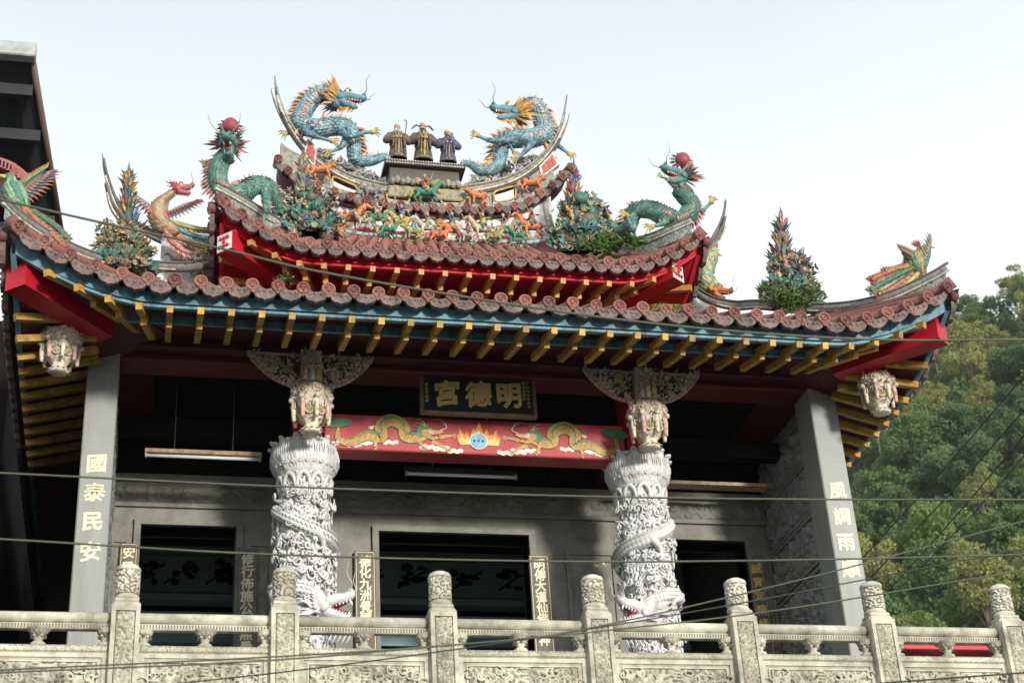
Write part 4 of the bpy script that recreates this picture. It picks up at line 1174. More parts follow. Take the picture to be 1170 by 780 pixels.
# ------------------------------------------------------------------ hanging lotus bosses and their winged brackets
PK = (0.78, 0.48, 0.42); CR = (0.85, 0.76, 0.60); GY = (0.66, 0.64, 0.60); OL = (0.66, 0.55, 0.2); TQ = (0.30, 0.42, 0.40)
def lotus(c, h, r, label, wings):
    """c = lowest point of the boss"""
    c = Vector(c); k_ = h
    col = thing('hanging_lotus_bracket', label, 'roof bracket', tuple(c))
    mb = MB()
    prof = [(.02, 0), (.42, .0), (.50, .03), (.46, .07), (.36, .12), (.38, .18), (.55, .24), (.72, .34), (.78, .46), (.74, .55), (.80, .60), (.92, .64), (.98, .72), (.96, .80), (.85, .88), (.6, .93), (.3, .95)]
    lathe(mb, c, [(a * r, b * h) for a, b in prof], 32, CR, lobes=8, amp=.04)
    co = mb.build('boss', M_cream, col)
    mb = MB()
    for k in range(12):      # bottom petals
        a = k * 2 * PI / 12; d = Vector((math.cos(a), math.sin(a), 0))
        blade(mb, c + d * r * .25 + Vector((0, 0, .10 * h)), d * .9 - Vector((0, 0, .75)), .16 * h, .10 * h, CR, nrm=(0, 0, 1), bend=.3)
    mb.build('lotus_petals', M_cream, co)
    mb = MB()
    for k in range(8):       # hanging figures / tassels
        a = k * 2 * PI / 8 + .2; d = Vector((math.cos(a), math.sin(a), 0)); t = Vector((-math.sin(a), math.cos(a), 0))
        b = c + d * r * .90
        tube(mb, [b + Vector((0, 0, .60 * h)), b + d * .02 * r + Vector((0, 0, .42 * h)), b + Vector((0, 0, .20 * h))], [.045 * h, .05 * h, .035 * h], 7, (CR, PK)[k % 2], 8, up=t)
        ell(mb, b + d * .03 + Vector((0, 0, .60 * h)), .055 * h, (.66, .62, .55), 8, 6)
        for s_ in (-1, 1): tube(mb, [b + t * s_ * .05 * h + Vector((0, 0, .56 * h)), b + t * s_ * .07 * h + Vector((0, 0, .42 * h))], .018 * h, 5, GY)
        # oval medallions between
        a2 = a + PI / 8; d2 = Vector((math.cos(a2), math.sin(a2), 0)); t2 = Vector((-math.sin(a2), math.cos(a2), 0))
        for q, (rr, cc) in enumerate(((.085, CR), (.062, (.5, .42, .25)))):
            pp = [c + d2 * r * (.74 + .03 * q) + t2 * math.cos(w_) * rr * h * 1.1 + Vector((0, 0, .40 * h + math.sin(w_) * rr * h * 1.25)) for w_ in np.linspace(0, 2 * PI, 13)]
            tube(mb, pp, .014 * h, 5, cc, cap=False)
        for q in (-1, 0, 1): tube(mb, [c + d2 * r * .80 + t2 * q * .035 * h + Vector((0, 0, (.34 + .01 * abs(q)) * h)), c + d2 * r * .80 + t2 * q * .035 * h + Vector((0, 0, (.46 - .01 * abs(q)) * h))], .010 * h, 5, OL)
        for q in range(5): blade(mb, c + d2 * r * (.70 + .05 * q) + Vector((0, 0, (.22 + .07 * q) * h)), t2 * RS.choice([-1, 1]) + Vector((0, 0, .5)), .08 * h, .035 * h, (GY, CR, TQ)[q % 3])
    mb.build('hanging_figures', M_cream, co)
    mb = MB()
    for k in range(9):      # big roses round the shoulder
        a = k * 2 * PI / 9; d = Vector((math.cos(a), math.sin(a), 0)); t = Vector((-math.sin(a), math.cos(a), 0))
        b = c + d * r * .98 + Vector((0, 0, (.73 + .04 * (k % 2)) * h))
        for q in range(9):
            w_ = q * 2 * PI / 9
            ell(mb, b + t * math.cos(w_) * .065 * h + Vector((0, 0, math.sin(w_) * .065 * h)), (.035 * h,) * 3, (PK, CR, GY)[(k + q) % 3], 7, 5)
        ell(mb, b + d * .02 * h, .045 * h, (OL, PK)[k % 2], 8, 6)
    for k in range(40):
        a = RS.uniform(0, 2 * PI); d = Vector((math.cos(a), math.sin(a), 0))
        blade(mb, c + d * r * .85 + Vector((0, 0, RS.uniform(.62, .92) * h)), d + Vector((0, 0, RS.uniform(-.8, .6))), .11 * h, .05 * h, (CR, GY, TQ, PK)[k % 4])
    mb.build('rose_ring', M_cream, co)
    if not wings:
        mb = MB(); bbox(mb, c[0] - .09, c[0] + .09, c[1] - .09, c[1] + .09, c[2] + .88 * h, c[2] + 1.25 * h, .01)
        mb.build('hanger', M_redwood, col)
        return
    # square carved stem above
    zt = 9.725; zb = c[2] + .86 * h
    mb = MB(); bbox(mb, c[0] - .105, c[0] + .105, c[1] - .06, c[1] + .16, zb, zt, .01, GY)
    for k in range(46):
        p = Vector((c[0] + RS.uniform(-.1, .1), c[1] - .075, RS.uniform(zb, zt - .02)))
        if k % 3 == 0: ell(mb, p, RS.uniform(.018, .032), (CR, PK, TQ, OL)[k % 4], 7, 5)
        else: blade(mb, p, (RS.uniform(-1, 1), -.8, RS.uniform(-1, 1)), .07, .03, (CR, GY, TQ, PK, OL)[k % 5])
    for s_ in (-1, 0, 1):   # little standing figures on the stem
        p = Vector((c[0] + s_ * .068, c[1] - .10, zb + .07))
        tube(mb, [p, p + Vector((0, -.005, .09)), p + Vector((0, 0, .15))], [.036, .028, .014], 7, (PK, CR, OL)[s_ + 1], 7)
        ell(mb, p + Vector((0, 0, .175)), .022, (.6, .5, .4), 7, 5)
    mb.build('stem', M_cream, col)
    for s_ in (-1, 1):
        mb = MB()
        # openwork wing: quarter outline, thin backing, dense flowers and leaves, pink scalloped rim
        def rim(t): # t 0..1 from the outer tip down to the stem
            x = .635 - .50 * t ** 1.0
            z = .0 - .36 * math.sin(min(1, t * 1.05) * PI / 2) ** .8
            return x, z
        out = [rim(t) for t in np.linspace(0, 1, 22)]
        poly = [(c[0] + s_ * .10, zt - .005)] + [(c[0] + s_ * x, zt - .005 + z) for x, z in out] 
        y_ = c[1] + .05
        n_ = len(poly)
        vs = [(p[0], y_, p[1]) for p in poly] + [(p[0], y_ + .05, p[1]) for p in poly]
        fr = tuple(range(n_)); bk = tuple(range(2 * n_ - 1, n_ - 1, -1))
        mb.add(vs, [fr, bk] + [(i, i + n_, (i + 1) % n_ + n_, (i + 1) % n_) for i in range(n_)], (.06, .065, .055))
        tube(mb, [(p[0], y_, p[1]) for p in poly[1:]], .022, 7, PK, up=(0, 1, 0))
        for i in range(1, n_):
            ell(mb, (poly[i][0], y_ - .015, poly[i][1] - .008), (.022, .02, .022), (PK, (.5, .33, .27))[i % 2], 7, 5)
        tube(mb, [(c[0] + s_ * .1, y_, zt - .015), (c[0] + s_ * .64, y_, zt - .015)], .017, 6, GY, up=(0, 1, 0))
        cnt = 0
        while cnt < 190:
            t = RS.uniform(.02, .99); x, z = rim(t); q = RS.uniform(0, 1)
            x = c[0] + s_ * x; z = zt - .01 + z * q ** .8 * .95
            p = Vector((x, y_ - .012, z))
            inner = q < .75
            pal = (TQ, GY, (.40, .34, .24), OL, CR) if inner else (CR, PK, GY, CR, OL)
            cc = pal[cnt % 5]
            if cnt % 4 == 0: curl(mb, p, (1, 0, 0), (0, 0, 1), RS.uniform(.02, .036), .008, 1.1, RS.uniform(0, 6), cc)
            elif cnt % 4 == 1: ell(mb, p, RS.uniform(.012, .022), cc, 7, 5)
            else: blade(mb, p, (RS.uniform(-1, 1), -.45, RS.uniform(-1, 1)), RS.uniform(.05, .09), .026, cc, nrm=(0, -1, 0))
            cnt += 1
        mb.build('wing_panel', M_cream, col)
lotus((-1.786, -.16, 8.80), .56, .20, 'carved hanging lotus bracket with wings above the left dragon column', True)
lotus((1.75, -.16, 8.78), .56, .20, 'carved hanging lotus bracket with wings above the right dragon column', True)
lotus((-4.24, -.55, 9.14), .50, .185, 'small carved hanging lotus boss under the left end of the lower eave', False)
lotus((4.24, -.55, 9.12), .50, .185, 'small carved hanging lotus boss under the right end of the lower eave', False)

# ------------------------------------------------------------------ strip lamps
def strip_lamp(x0, x1, y, z, m, label):
    t = thing('strip_lamp', label, 'strip lamp', ((x0 + x1) / 2, y, z))
    mb = MB(); bbox(mb, x0, x1, y - .035, y + .035, z, z + .045, .006); mb.build('housing', m, t)
    mb = MB(); tube(mb, [(x0 + .02, y, z - .028), (x1 - .02, y, z - .028)], .018, 10, up=(0, 0, 1)); mb.build('lamp_tube', M_lamp, t)
    for x in (x0 + .015, x1 - .015):
        mb = MB(); bbox(mb, x - .012, x + .012, y - .02, y + .02, z - .05, z + .001, .003); mb.build('socket', M_galv, t)
    for x in (x0 + .3, x1 - .3):
        mb = MB(); tube(mb, [(x, y, z + .04), (x, y, 9.79)], .0025, 5, up=(1, 0, 0)); mb.build('hanging_rod', M_galv, t)
strip_lamp(-3.40, -2.20, 1.0 - .14, 9.00, M_rust, 'rusty strip lamp hanging in the left bay behind the pillar')
strip_lamp(-.68, .55, 1.0 - .14, 8.90, M_metal, 'dark strip lamp hanging behind the painted dragon beam')

# ------------------------------------------------------------------ neighbouring steel canopy, left
CN = thing('canopy_building', 'dark corrugated steel canopy roof on pale struts left of the temple', 'canopy', (-9, 9, 0))
A0 = at(37, 66, 6); A1 = at(76, 300, 9.5)
mb = MB()
n = 60
G = []
for i in range(n):
    x = A0.x - i * .16; dz = .035 if i % 2 else 0
    G.append([(x, A0.y, A0.z + dz), (x + (A1.x - A0.x), A1.y, A1.z + dz)])
mb.grid(np.array(G), (1, 1, 1), smooth=False)
mb.grid(np.array(G) + np.array([0, 0, .05]), (1, 1, 1), smooth=False, flip=True)
roof_ = mb.build('metal_roof', M_metal, CN)
mb = MB(); f_ = (A1 - A0)
tube(mb, [A0, A1], .05, 6, up=(0, 0, 1)); mb.build('rake_trim', mat('brown_trim', (.14, .09, .07), None, 3, .6, 0), CN)
mb = MB(); bbox(mb, A0.x - 9, A0.x + .06, 5.82, 6.02, A0.z - .10, A0.z + .16, .02); mb.build('gutter', M_galv, CN)
for k in range(5):
    t = .12 + k * .21; p = A0.lerp(A1, t)
    mb = MB(); beam(mb, (p.x - .05, p.y, p.z - .16), (p.x - 9, p.y, p.z - .16), .10, .20); mb.build('purlin', M_metal, CN)
for (a, b) in [((10, 175), (18, 130)), ((0, 180), (8, 140)), ((8, 182), (24, 166))]:
    mb = MB(); beam(mb, at(*a, 8.0), at(*b, 7.6), .09, .09); mb.build('strut', M_galv, CN)
mb = MB(); box(mb, -14, -5.3, 6.5, 16, 0, 11.9); box(mb, -7.0, -4.0, 10, 15.9, 0, 12.6); mb.build('wall', M_black, CN)
# dark rail of the stair tower and posts
for x in (-5.9, -7.6): 
    mb = MB(); beam(mb, (x, 6.6, 11.8), (x, 8.6, A0.z - .9), .16, .16, up=(1, 0, 0)); mb.build('post', M_metal, CN)
# tiled coping of a shed roof beside it
CP = thing('shed_roof', 'curved terracotta coping of a small roof at the far left edge', 'roof', (-5.4, 1.5, 11))
mb = MB()
pts = [at(-30, 176, 1.6), at(-6, 186, 1.6), at(14, 194, 1.6), at(34, 210, 1.6)]
P, T_, N, B, rr_ = tube(mb, pts, [.085, .085, .085, .08], 8, k=30)
for i in range(0, 30, 2):
    beam(mb, Vector(P[i]) + Vector((0, -.11, -.05)), Vector(P[i]) + Vector((0, .11, -.05)), .06, .10)
mb.build('coping', M_tile, CP)
mb = MB(); q = [at(-30, 192, 1.65), at(2, 204, 1.65), at(30, 216, 1.65), at(30, 232, 1.65), at(-30, 232, 1.65)]
vs = q + [p + Vector((0, .4, 0)) for p in q]
mb.add(vs, [(0, 1, 2, 3, 4), (9, 8, 7, 6, 5)] + [(i, i + 5, (i + 1) % 5 + 5, (i + 1) % 5) for i in range(5)]); mb.build('gable', M_darkred, CP)
mb = MB(); box(mb, -6.6, -4.9, 1.8, 6.4, 0, 11.0); box(mb, -6.6, -5.0, -.2, 1.79, 0, 9.3); box(mb, -6.6, -5.25, -2.3, -.21, 0, 9.3); mb.build('wall', M_black, CP)  # forward boxes, mostly out of view, added to keep sky light off left eave

# ------------------------------------------------------------------ cables
def wire(name_label, pts, r, grp='overhead cables crossing in front of the temple', m=None):
    P3 = [at(x, y, yy) for x, y, yy in pts]
    a, b = P3[0], P3[-1]
    P3 = [a + (a - P3[1]) * 2.0] + P3 + [b + (b - P3[-2]) * 2.0]
    mb = MB(); tube(mb, P3, r, 6, k=70)
    o = mb.build('cable', m or M_wire); tag(o, name_label, 'cable', grp)
OLV = mat('olive_cable', (0.085, 0.095, 0.06), (0.06, 0.07, 0.04), 6, .6, 0)
BLU = mat('blue_grey_cable', (0.10, 0.10, 0.17), (0.07, 0.08, 0.12), 6, .6, 0)
Yc = -4.5
wire('olive cable running across the carved capitals', [(0, 540, Yc), (310, 555, Yc), (640, 566, Yc), (900, 570, Yc), (1170, 570.5, Yc)], .0075, m=OLV)
wire('olive cable crossing the doorways above the balustrade posts', [(0, 615.5, Yc), (310, 633, Yc), (640, 641, Yc), (900, 639.5, Yc), (1142, 634, Yc), (1170, 632, Yc)], .0075, m=OLV)
wire('cable sloping from the left phoenix down along the lower roof tiles', [(0, 228, -6.0), (128, 257, -6.0), (260, 285.6, -6.0), (358, 309, -6.0), (530, 339, -6.0), (700, 364, -6.0), (860, 380, -6.0), (1010, 388, -6.0), (1170, 388, -6.0)], .009, m=OLV)
wire('thin cable rising right just over the balustrade rail, the upper one', [(0, 765, Yc), (290, 751, Yc), (487, 738.5, Yc), (650, 721.5, Yc), (900, 665.5, Yc), (1170, 595, Yc)], .006, m=OLV)
wire('thin cable rising right across the last balustrade bays, the lower one', [(0, 768, Yc - .2), (290, 755, Yc - .2), (500, 738, Yc - .2), (700, 719, Yc - .2), (900, 695, Yc - .2), (1170, 651, Yc - .2)], .006, m=OLV)
wire('thin dark cable across the carved balustrade panels at the bottom left', [(0, 800, Yc), (290, 771, Yc), (487, 746, Yc), (650, 722, Yc), (850, 688, Yc), (1100, 640, Yc)], .005)
wire('dark cable at the bottom right below the last balustrade post', [(870, 790, Yc), (1020, 779, Yc), (1170, 768, Yc)], .007)
for k, (a, b, nm) in enumerate([((991, 631), (1170, 429), 'uppermost of the dark cables slanting over the wooded hill'), ((996, 658), (1170, 468), 'second dark cable slanting over the wooded hill, counted from above'),
             ((1010, 680), (1170, 497), 'third dark cable slanting over the wooded hill, counted from above'), ((1060, 640), (1170, 520), 'lowest short dark cable slanting over the wooded hill')]):
    P3 = [at(a[0], a[1], 12), at((a[0] + b[0]) / 2, (a[1] + b[1]) / 2 + 3, 9), at(b[0], b[1], 6)]
    P3 = [P3[0] + (P3[0] - P3[1]) * .2] + P3 + [P3[-1] + (P3[-1] - P3[-2])]
    mb = MB(); tube(mb, P3, .012, 5, k=30); tag(mb.build('cable', M_wire), nm, 'cable', 'dark cables over the hill')
# thin red roof glimpsed under the rail at the right
SH = thing('roadside_shed', 'low shed with a thin red roof edge seen through the right balustrade', 'shed', (14, 22, 0))
c0 = at(1058, 742, 20); c1 = at(1125, 738, 20)
mb = MB(); bbox(mb, c0.x - 2.6, c1.x + 3, 19.9, 25, c0.z - .02, c0.z + .10, .02); mb.build('roof', M_redwood, SH)
mb = MB(); box(mb, c0.x - 2.2, c1.x + 2.6, 20.5, 24.5, 0, c0.z - .03); mb.build('wall', M_metal, SH)
mb = MB(); box(mb, c0.x + .2, c0.x + 1.2, 20.44, 20.5, c0.z - 1.4, c0.z - .3); mb.build('window', M_galv, SH)
# ------------------------------------------------------------------ wooded hill
def hill_z(x, y):
    dx, dy = x - CAMPOS.x, y - CAMPOS.y
    d = math.hypot(dx, dy); az = math.degrees(math.atan2(dx, dy))
    # skyline elevation (tangent) as a function of azimuth: high on the right, falling away behind the temple
    k = max(0, min(1, (az - 10) / 20)); k = k * k * (3 - 2 * k)
    tanel = .10 + .44 * k + .02 * math.sin(az * .35) + .008 * math.sin(az * 1.9) + max(0, (az - 30)) * .0012
    if az < -25: tanel = .12
    zt = tanel * 258
    u = max(0, min(1, (d - 78) / 180)); 
    z = zt * (.10 * u + .90 * (u ** 1.05)) + (1.2 * math.sin(x * .21) * math.cos(y * .17) + .7 * math.sin(x * .5 + y * .43)) * min(1, u * 4)
    if d > 258: z = zt * (1 - .05 * (d - 258) / 80) 
    return max(-.3, z - 3.0 * min(1, u * 5))
AZ = np.radians(np.linspace(-5, 62, 90)); DD = np.concatenate([np.linspace(75, 262, 80), np.linspace(268, 450, 14)])
G = []
for a in AZ:
    row = []
    for d in DD:
        x = CAMPOS.x + d * math.sin(a); y = CAMPOS.y + d * math.cos(a); row.append((x, y, hill_z(x, y)))
    G.append(row)
mb = MB(); mb.grid(np.array(G), (1, 1, 1), flip=False)
structure(mb.build('hill_terrain', M_soil))

def leaf_cloud(mb, c, r, n, size, flat_=.8, rs=None):
    rs = rs or RS
    d = rs.normal(size=(n, 3)); d /= np.linalg.norm(d, axis=1)[:, None]
    rad = rs.uniform(.55, 1.05, n) ** .6
    p = np.array(c)[None, :] + d * rad[:, None] * np.array([r, r, r * flat_])[None, :]
    for i in range(n):
        a = rs.normal(size=3); a /= np.linalg.norm(a); b = np.cross(a, d[i] + rs.normal(size=3) * .6); b /= np.linalg.norm(b) + 1e-6
        s = size * rs.uniform(.6, 1.3)
        q = p[i]
        mb.v.extend([tuple(q - a * s * .5), tuple(q + b * s * .32), tuple(q + a * s * .5), tuple(q - b * s * .32)])
        k = len(mb.v) - 4
        mb.f.append((k, k + 1, k + 2, k + 3)); mb.c.append((1, 1, 1)); mb.s.append(False)
def tree_proto(kind, seed):
    rs = np.random.RandomState(seed)
    H = [7.5, 6.5, 8.0, 6.0, 9.0][kind]; Rr = [3.0, 2.9, 2.6, 3.2, 2.4][kind]
    mb = MB()
    top = H * .55
    tube(mb, [(0, 0, -1.5), (.1, 0, top * .5), (rs.uniform(-.3, .3), rs.uniform(-.3, .3), H * .85)], [.22, .15, .05], 7, up=(1, 0, 0), k=8)
    nb = 9
    cl = []
    for k in range(nb):
        a = k * 2.4 + rs.uniform(-.3, .3); rr = Rr * rs.uniform(.35, .85); z = H * rs.uniform(.45, .92)
        e = (rr * math.cos(a), rr * math.sin(a), z)
        tube(mb, [(0, 0, z * .55), (e[0] * .5, e[1] * .5, z * .8), e], [.09, .06, .02], 5, up=(.3, .1, 1), k=5)
        cl.append((e, Rr * rs.uniform(.26, .46)))
    tr = mb.build('trunk', M_bark, None, loc=(0, 0, 0)); tm = tr.data; bpy.data.objects.remove(tr)
    mb = MB()
    for k in range([22, 26, 16, 24, 14][kind]):
        a = rs.uniform(0, 2 * PI); u = rs.uniform(0, 1) ** .5; z = H * rs.uniform(.42, 1.0)
        prof = math.sin(max(.12, (z / H - .30) / .75) * PI) ** .6
        cl.append(((Rr * u * prof * math.cos(a), Rr * u * prof * math.sin(a), z), Rr * rs.uniform(.18, .42)))
    for c, r in cl: leaf_cloud(mb, c, r, int(60 + 130 * r), [.34, .30, .30, .36, .28][kind], .75, rs)
    cr_ = mb.build('crown', M_leaf[kind], None, loc=(0, 0, 0)); cm_ = cr_.data; bpy.data.objects.remove(cr_)
    return tm, cm_
protos = [[tree_proto(k, 900 + 10 * k + j) for j in range(2)] for k in range(5)]
LAB = ['dark green broadleaf tree in the thick wood on the hillside', 'mid green bushy tree on the hillside beyond the temple', 'olive tinted tall tree on the hillside wood',
       'blue green spreading tree on the hillside', 'pale yellow green feathery tree among the darker hillside trees']
GRP = ['dark trees on the hillside', 'mid green trees on the hillside', 'olive trees on the hillside', 'blue green trees on the hillside', 'pale trees on the hillside']
rs = np.random.RandomState(5)
ntree = 0
for ring in range(25):
    d = 96 + ring * 6.9
    for az in np.arange(21.5, 41.0, math.degrees(6.6 / d)):
        if ntree >= 298: break
        a = math.radians(az + rs.uniform(-.8, .8)); dd = d + rs.uniform(-2, 2)
        x = CAMPOS.x + dd * math.sin(a); y = CAMPOS.y + dd * math.cos(a); z = hill_z(x, y)
        # only where the photograph can see it
        v = Vector((x, y, z + 4)) - CAMPOS; w_ = v.dot(BF); u_ = 585 + FPX * v.dot(BR) / w_; vv = 390 - FPX * v.dot(BU) / w_
        if u_ < 930 or u_ > 1235 or vv > 800: continue
        # sunlight on the upper left flank is put in by paler leaf kinds
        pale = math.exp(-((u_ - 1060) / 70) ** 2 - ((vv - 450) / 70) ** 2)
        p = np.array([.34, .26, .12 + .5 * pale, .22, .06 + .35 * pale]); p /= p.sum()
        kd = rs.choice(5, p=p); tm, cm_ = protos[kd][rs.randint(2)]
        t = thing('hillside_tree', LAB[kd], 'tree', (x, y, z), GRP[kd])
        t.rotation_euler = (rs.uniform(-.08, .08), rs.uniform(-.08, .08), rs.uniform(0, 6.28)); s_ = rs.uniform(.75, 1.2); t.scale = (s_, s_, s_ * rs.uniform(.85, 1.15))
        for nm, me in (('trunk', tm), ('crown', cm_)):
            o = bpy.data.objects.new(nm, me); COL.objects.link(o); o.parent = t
        ntree += 1
print('trees', ntree)
# undergrowth and the rest of the wood as one mass
mb = MB(); rs = np.random.RandomState(9)
for k in range(4200):
    az = math.radians(rs.uniform(18, 46)); d = rs.uniform(86, 275)
    x = CAMPOS.x + d * math.sin(az); y = CAMPOS.y + d * math.cos(az); z = hill_z(x, y)
    leaf_cloud(mb, (x, y, z + rs.uniform(.2, 1.6)), rs.uniform(1.2, 2.6), 46, .62, .85, rs)
ug = mb.build('hillside_undergrowth', M_leaf[0]); ug['kind'] = 'stuff'; ug['label'] = 'dense green undergrowth covering the hillside between the trees'; ug['category'] = 'undergrowth'
# bare pale trunks standing out
for k, (px2, py2, h_) in enumerate([(1045, 545, 40), (1052, 520, 36), (1006, 520, 34), (1012, 505, 28), (990, 600, 30), (1068, 500, 22)]):
    # walk along the ray to the hillside
    dr = (BF * FPX + BR * (px2 - 585) - BU * (py2 - 390)).normalized(); t_ = 90
    while t_ < 380 and (CAMPOS + dr * t_).z > hill_z((CAMPOS + dr * t_).x, (CAMPOS + dr * t_).y) + 1.5: t_ += .5
    b = CAMPOS + dr * (t_ - 3.5)
    L_ = h_ / FPX * t_ * 1.1
    tr_ = thing('bare_tree', ['bare pale grey tree trunk standing in the middle of the hillside wood', 'leafless forked trunk beside the tallest bare trunk on the hill', 'bare tan tree with crooked limbs nearest the temple pillar', 'thin bare tan tree above the crooked one', 'short bare trunk low by the temple pillar', 'small bare trunk high on the hillside'][k], 'bare tree', tuple(b))
    mb = MB(); tube(mb, [b + Vector((0, 0, -1.5)), b + Vector((.1, 0, L_ * .5)), b + Vector((-.1, 0, L_))], [.13, .10, .04], 6, up=(1, 0, 0), k=8)
    for j in range(5):
        a = rs.uniform(0, 6.28); zz_ = L_ * rs.uniform(.3, .9); mb2 = b + Vector((0, 0, zz_))
        tube(mb, [mb2, mb2 + Vector((math.cos(a) * .8, math.sin(a) * .8, .9)), mb2 + Vector((math.cos(a) * 1.3, math.sin(a) * 1.3, 2.0))], [.06, .04, .015], 5, k=5)
    mb.build('trunk', MATS['bare_bark'] if 'bare_bark' in MATS else mat('bare_bark', (.42, .36, .28), (.3, .25, .19), 3, .8, .2), tr_)
# ------------------------------------------------------------------ roof ornaments
OR = (0.72, 0.20, 0.045); PKc = (0.62, 0.18, 0.16); GN = (0.05, 0.27, 0.15); TG = (0.10, 0.36, 0.32); YE = (0.68, 0.46, 0.08); CW = (0.70, 0.66, 0.56)
BLc = (0.06, 0.14, 0.34); SB = (0.13, 0.33, 0.43); DK = (0.055, 0.045, 0.04); RD = (0.50, 0.05, 0.05); SG = (0.36, 0.36, 0.33); MV = (0.28, 0.12, 0.18); SK = (0.66, 0.44, 0.30)
LG = (0.30, 0.50, 0.30); BRN = (0.22, 0.12, 0.07)
def up_(v): return Vector((0, 0, v))
def px3(L, Y, dy=None): return [at(a, b, Y + (dy[i] if dy else 0)) for i, (a, b) in enumerate(L)]

# upper ridge: little tiled eave, mosaic band, pierced wall and swallow-tail top
MID = cr([(318, 181), (322, 188), (335, 198), (360, 210), (397, 223), (436, 230.5), (476, 235), (537, 237), (577, 236), (598, 232), (612, 225), (628, 214), (642, 202), (652, 190)], 60)
RG = thing('ridge_crest', 'pierced curved ridge with swallow tail tips crowning the upper roof', 'roof ridge', (0, 1.9, 12.2))
midp = [at(x, y, 1.62) for x, y in MID]
mb = MB()
seg = np.array([tuple(p) for p in midp]); L_ = np.concatenate([[0], np.cumsum(np.linalg.norm(np.diff(seg, axis=0), axis=1))])
nt_ = int(L_[-1] / .20)
def on_mid(s): return Vector([float(np.interp(s, L_, seg[:, i])) for i in range(3)])
drp = MB()
for i in range(nt_ + 1):
    s = L_[-1] * i / nt_; p = on_mid(s)
    o = bpy.data.objects.new('end_tile', capm); COL.objects.link(o); o.parent = RG; o.location = p - parent_world(RG); o.scale = (.82, .82, .82)
    o.rotation_euler = (RS.uniform(-.1, .1), RS.uniform(-.1, .1), RS.uniform(-.06, .06))
    tube(mb, [p + Vector((0, .02, 0)), p + Vector((0, .30, .10))], .048, 8)
    if i < nt_:
        q = on_mid(s + .1); w2 = .085
        prof = [(-1, .02), (-.6, -.05), (0, -.095), (.6, -.05), (1, .02)]
        f1 = [q + Vector((a * w2, .012, b)) for a, b in prof]; f2 = [v + Vector((0, .05, 0)) for v in f1]
        drp.add(f1 + f2, [(0, 1, 2, 3, 4), (9, 8, 7, 6, 5)] + [(k, k + 5, (k + 1) % 5 + 5, (k + 1) % 5) for k in range(5)])
mb.build('small_barrel_tiles', M_tile, RG); drp.build('drip_tiles', M_drip, RG)
def strip(mb, P, z0, z1, th, col, y=0.0):
    """wall following points P, from z0 to z1 above them, th thick in Y"""
    G = [[(p[0], p[1] + y, p[2] + z0), (p[0], p[1] + y, p[2] + z1), (p[0], p[1] + y + th, p[2] + z1), (p[0], p[1] + y + th, p[2] + z0)] for p in P]
    mb.grid(np.array(G), col, closed=True, smooth=False, flip=True)
    n = len(P); b = len(mb.v) - n * 4
    mb.f.append((b, b + 1, b + 2, b + 3)); mb.c.append(col); mb.s.append(False)
    mb.f.append((b + n * 4 - 1, b + n * 4 - 2, b + n * 4 - 3, b + n * 4 - 4)); mb.c.append(col); mb.s.append(False)
def mosaic(name, P, z0, z1, y, par, cell=.021, cols=((.55, .62, .55), (.25, .42, .38), (.62, .64, .56))):
    """band of small ceramic tesserae"""
    mb = MB(); S_ = np.array([tuple(p) for p in P]); l_ = np.concatenate([[0], np.cumsum(np.linalg.norm(np.diff(S_, axis=0), axis=1))])
    strip(mb, P, z0, z1, .10, (.10, .11, .10), y)
    n = int(l_[-1] / cell); m = max(1, int((z1 - z0) / cell))
    for i in range(n):
        s = (i + .5) * cell; p = [float(np.interp(s, l_, S_[:, k])) for k in range(3)]; p2 = [float(np.interp(s + cell * .8, l_, S_[:, k])) for k in range(3)]
        for j in range(m):
            z = z0 + (j + .12) * cell; h = cell * .76; yy = y - .006
            c = cols[RS.randint(len(cols))]
            mb.add([(p[0], p[1] + yy, p[2] + z), (p2[0], p2[1] + yy, p2[2] + z), (p2[0], p2[1] + yy, p2[2] + z + h), (p[0], p[1] + yy, p[2] + z + h)], [(0, 1, 2, 3)], c)
    return mb.build(name, M_ceramic, par)
bandP = [p + Vector((0, .22, .07)) for p in midp[3:-3]]
mosaic('mosaic_band', bandP, 0, .13, 0, RG)
mb = MB(); strip(mb, midp[1:-1], -.06, .03, .30, (.12, .03, .03), .10); mb.build('eave_core', M_darkred, RG)

TOP = [(314, 87), (317, 112), (328, 140), (345, 165), (368, 187), (400, 205), (440, 216), (485, 219.5), (530, 218), (575, 209), (606, 193), (630, 168), (642, 142), (648, 108)]
topc = cr(TOP, 90)
topP = [at(x, y, 1.98) for x, y in topc]
mb = MB()
rad = [.008, .022, .034, .042, .05, .05, .05, .05, .05, .05, .042, .034, .022, .008]
tube(mb, topP, rad, 8, (.33, .31, .22), up=(0, 1, 0))
tube(mb, [p + Vector((0, -.055, -.055)) for p in topP[6:-6]], .018, 6, CW, up=(0, 1, 0))
tube(mb, [p + Vector((0, -.05, -.10)) for p in topP[10:-10]], .030, 6, DK, up=(0, 1, 0))
tube(mb, [p + Vector((0, -.045, .045)) for p in topP[5:-5]], .016, 6, SG, up=(0, 1, 0))
for s_ in (1, -1):       # second, lower prong of each tail
    A = topP[:26] if s_ > 0 else topP[::-1][:26]
    tube(mb, [p + Vector((-.075 * s_ * (1 - i / 26), -.02, -.02)) for i, p in enumerate(A)][4:], [.006, .02, .03, .034], 6, (.30, .27, .22), up=(0, 1, 0))
for i in range(12, 78): ell(mb, topP[i] + Vector((0, -.07, -.035)), .012, CW if i % 2 else SG, 6, 4)
mb.build('swallow_tail_ridge', M_ceramic, RG)
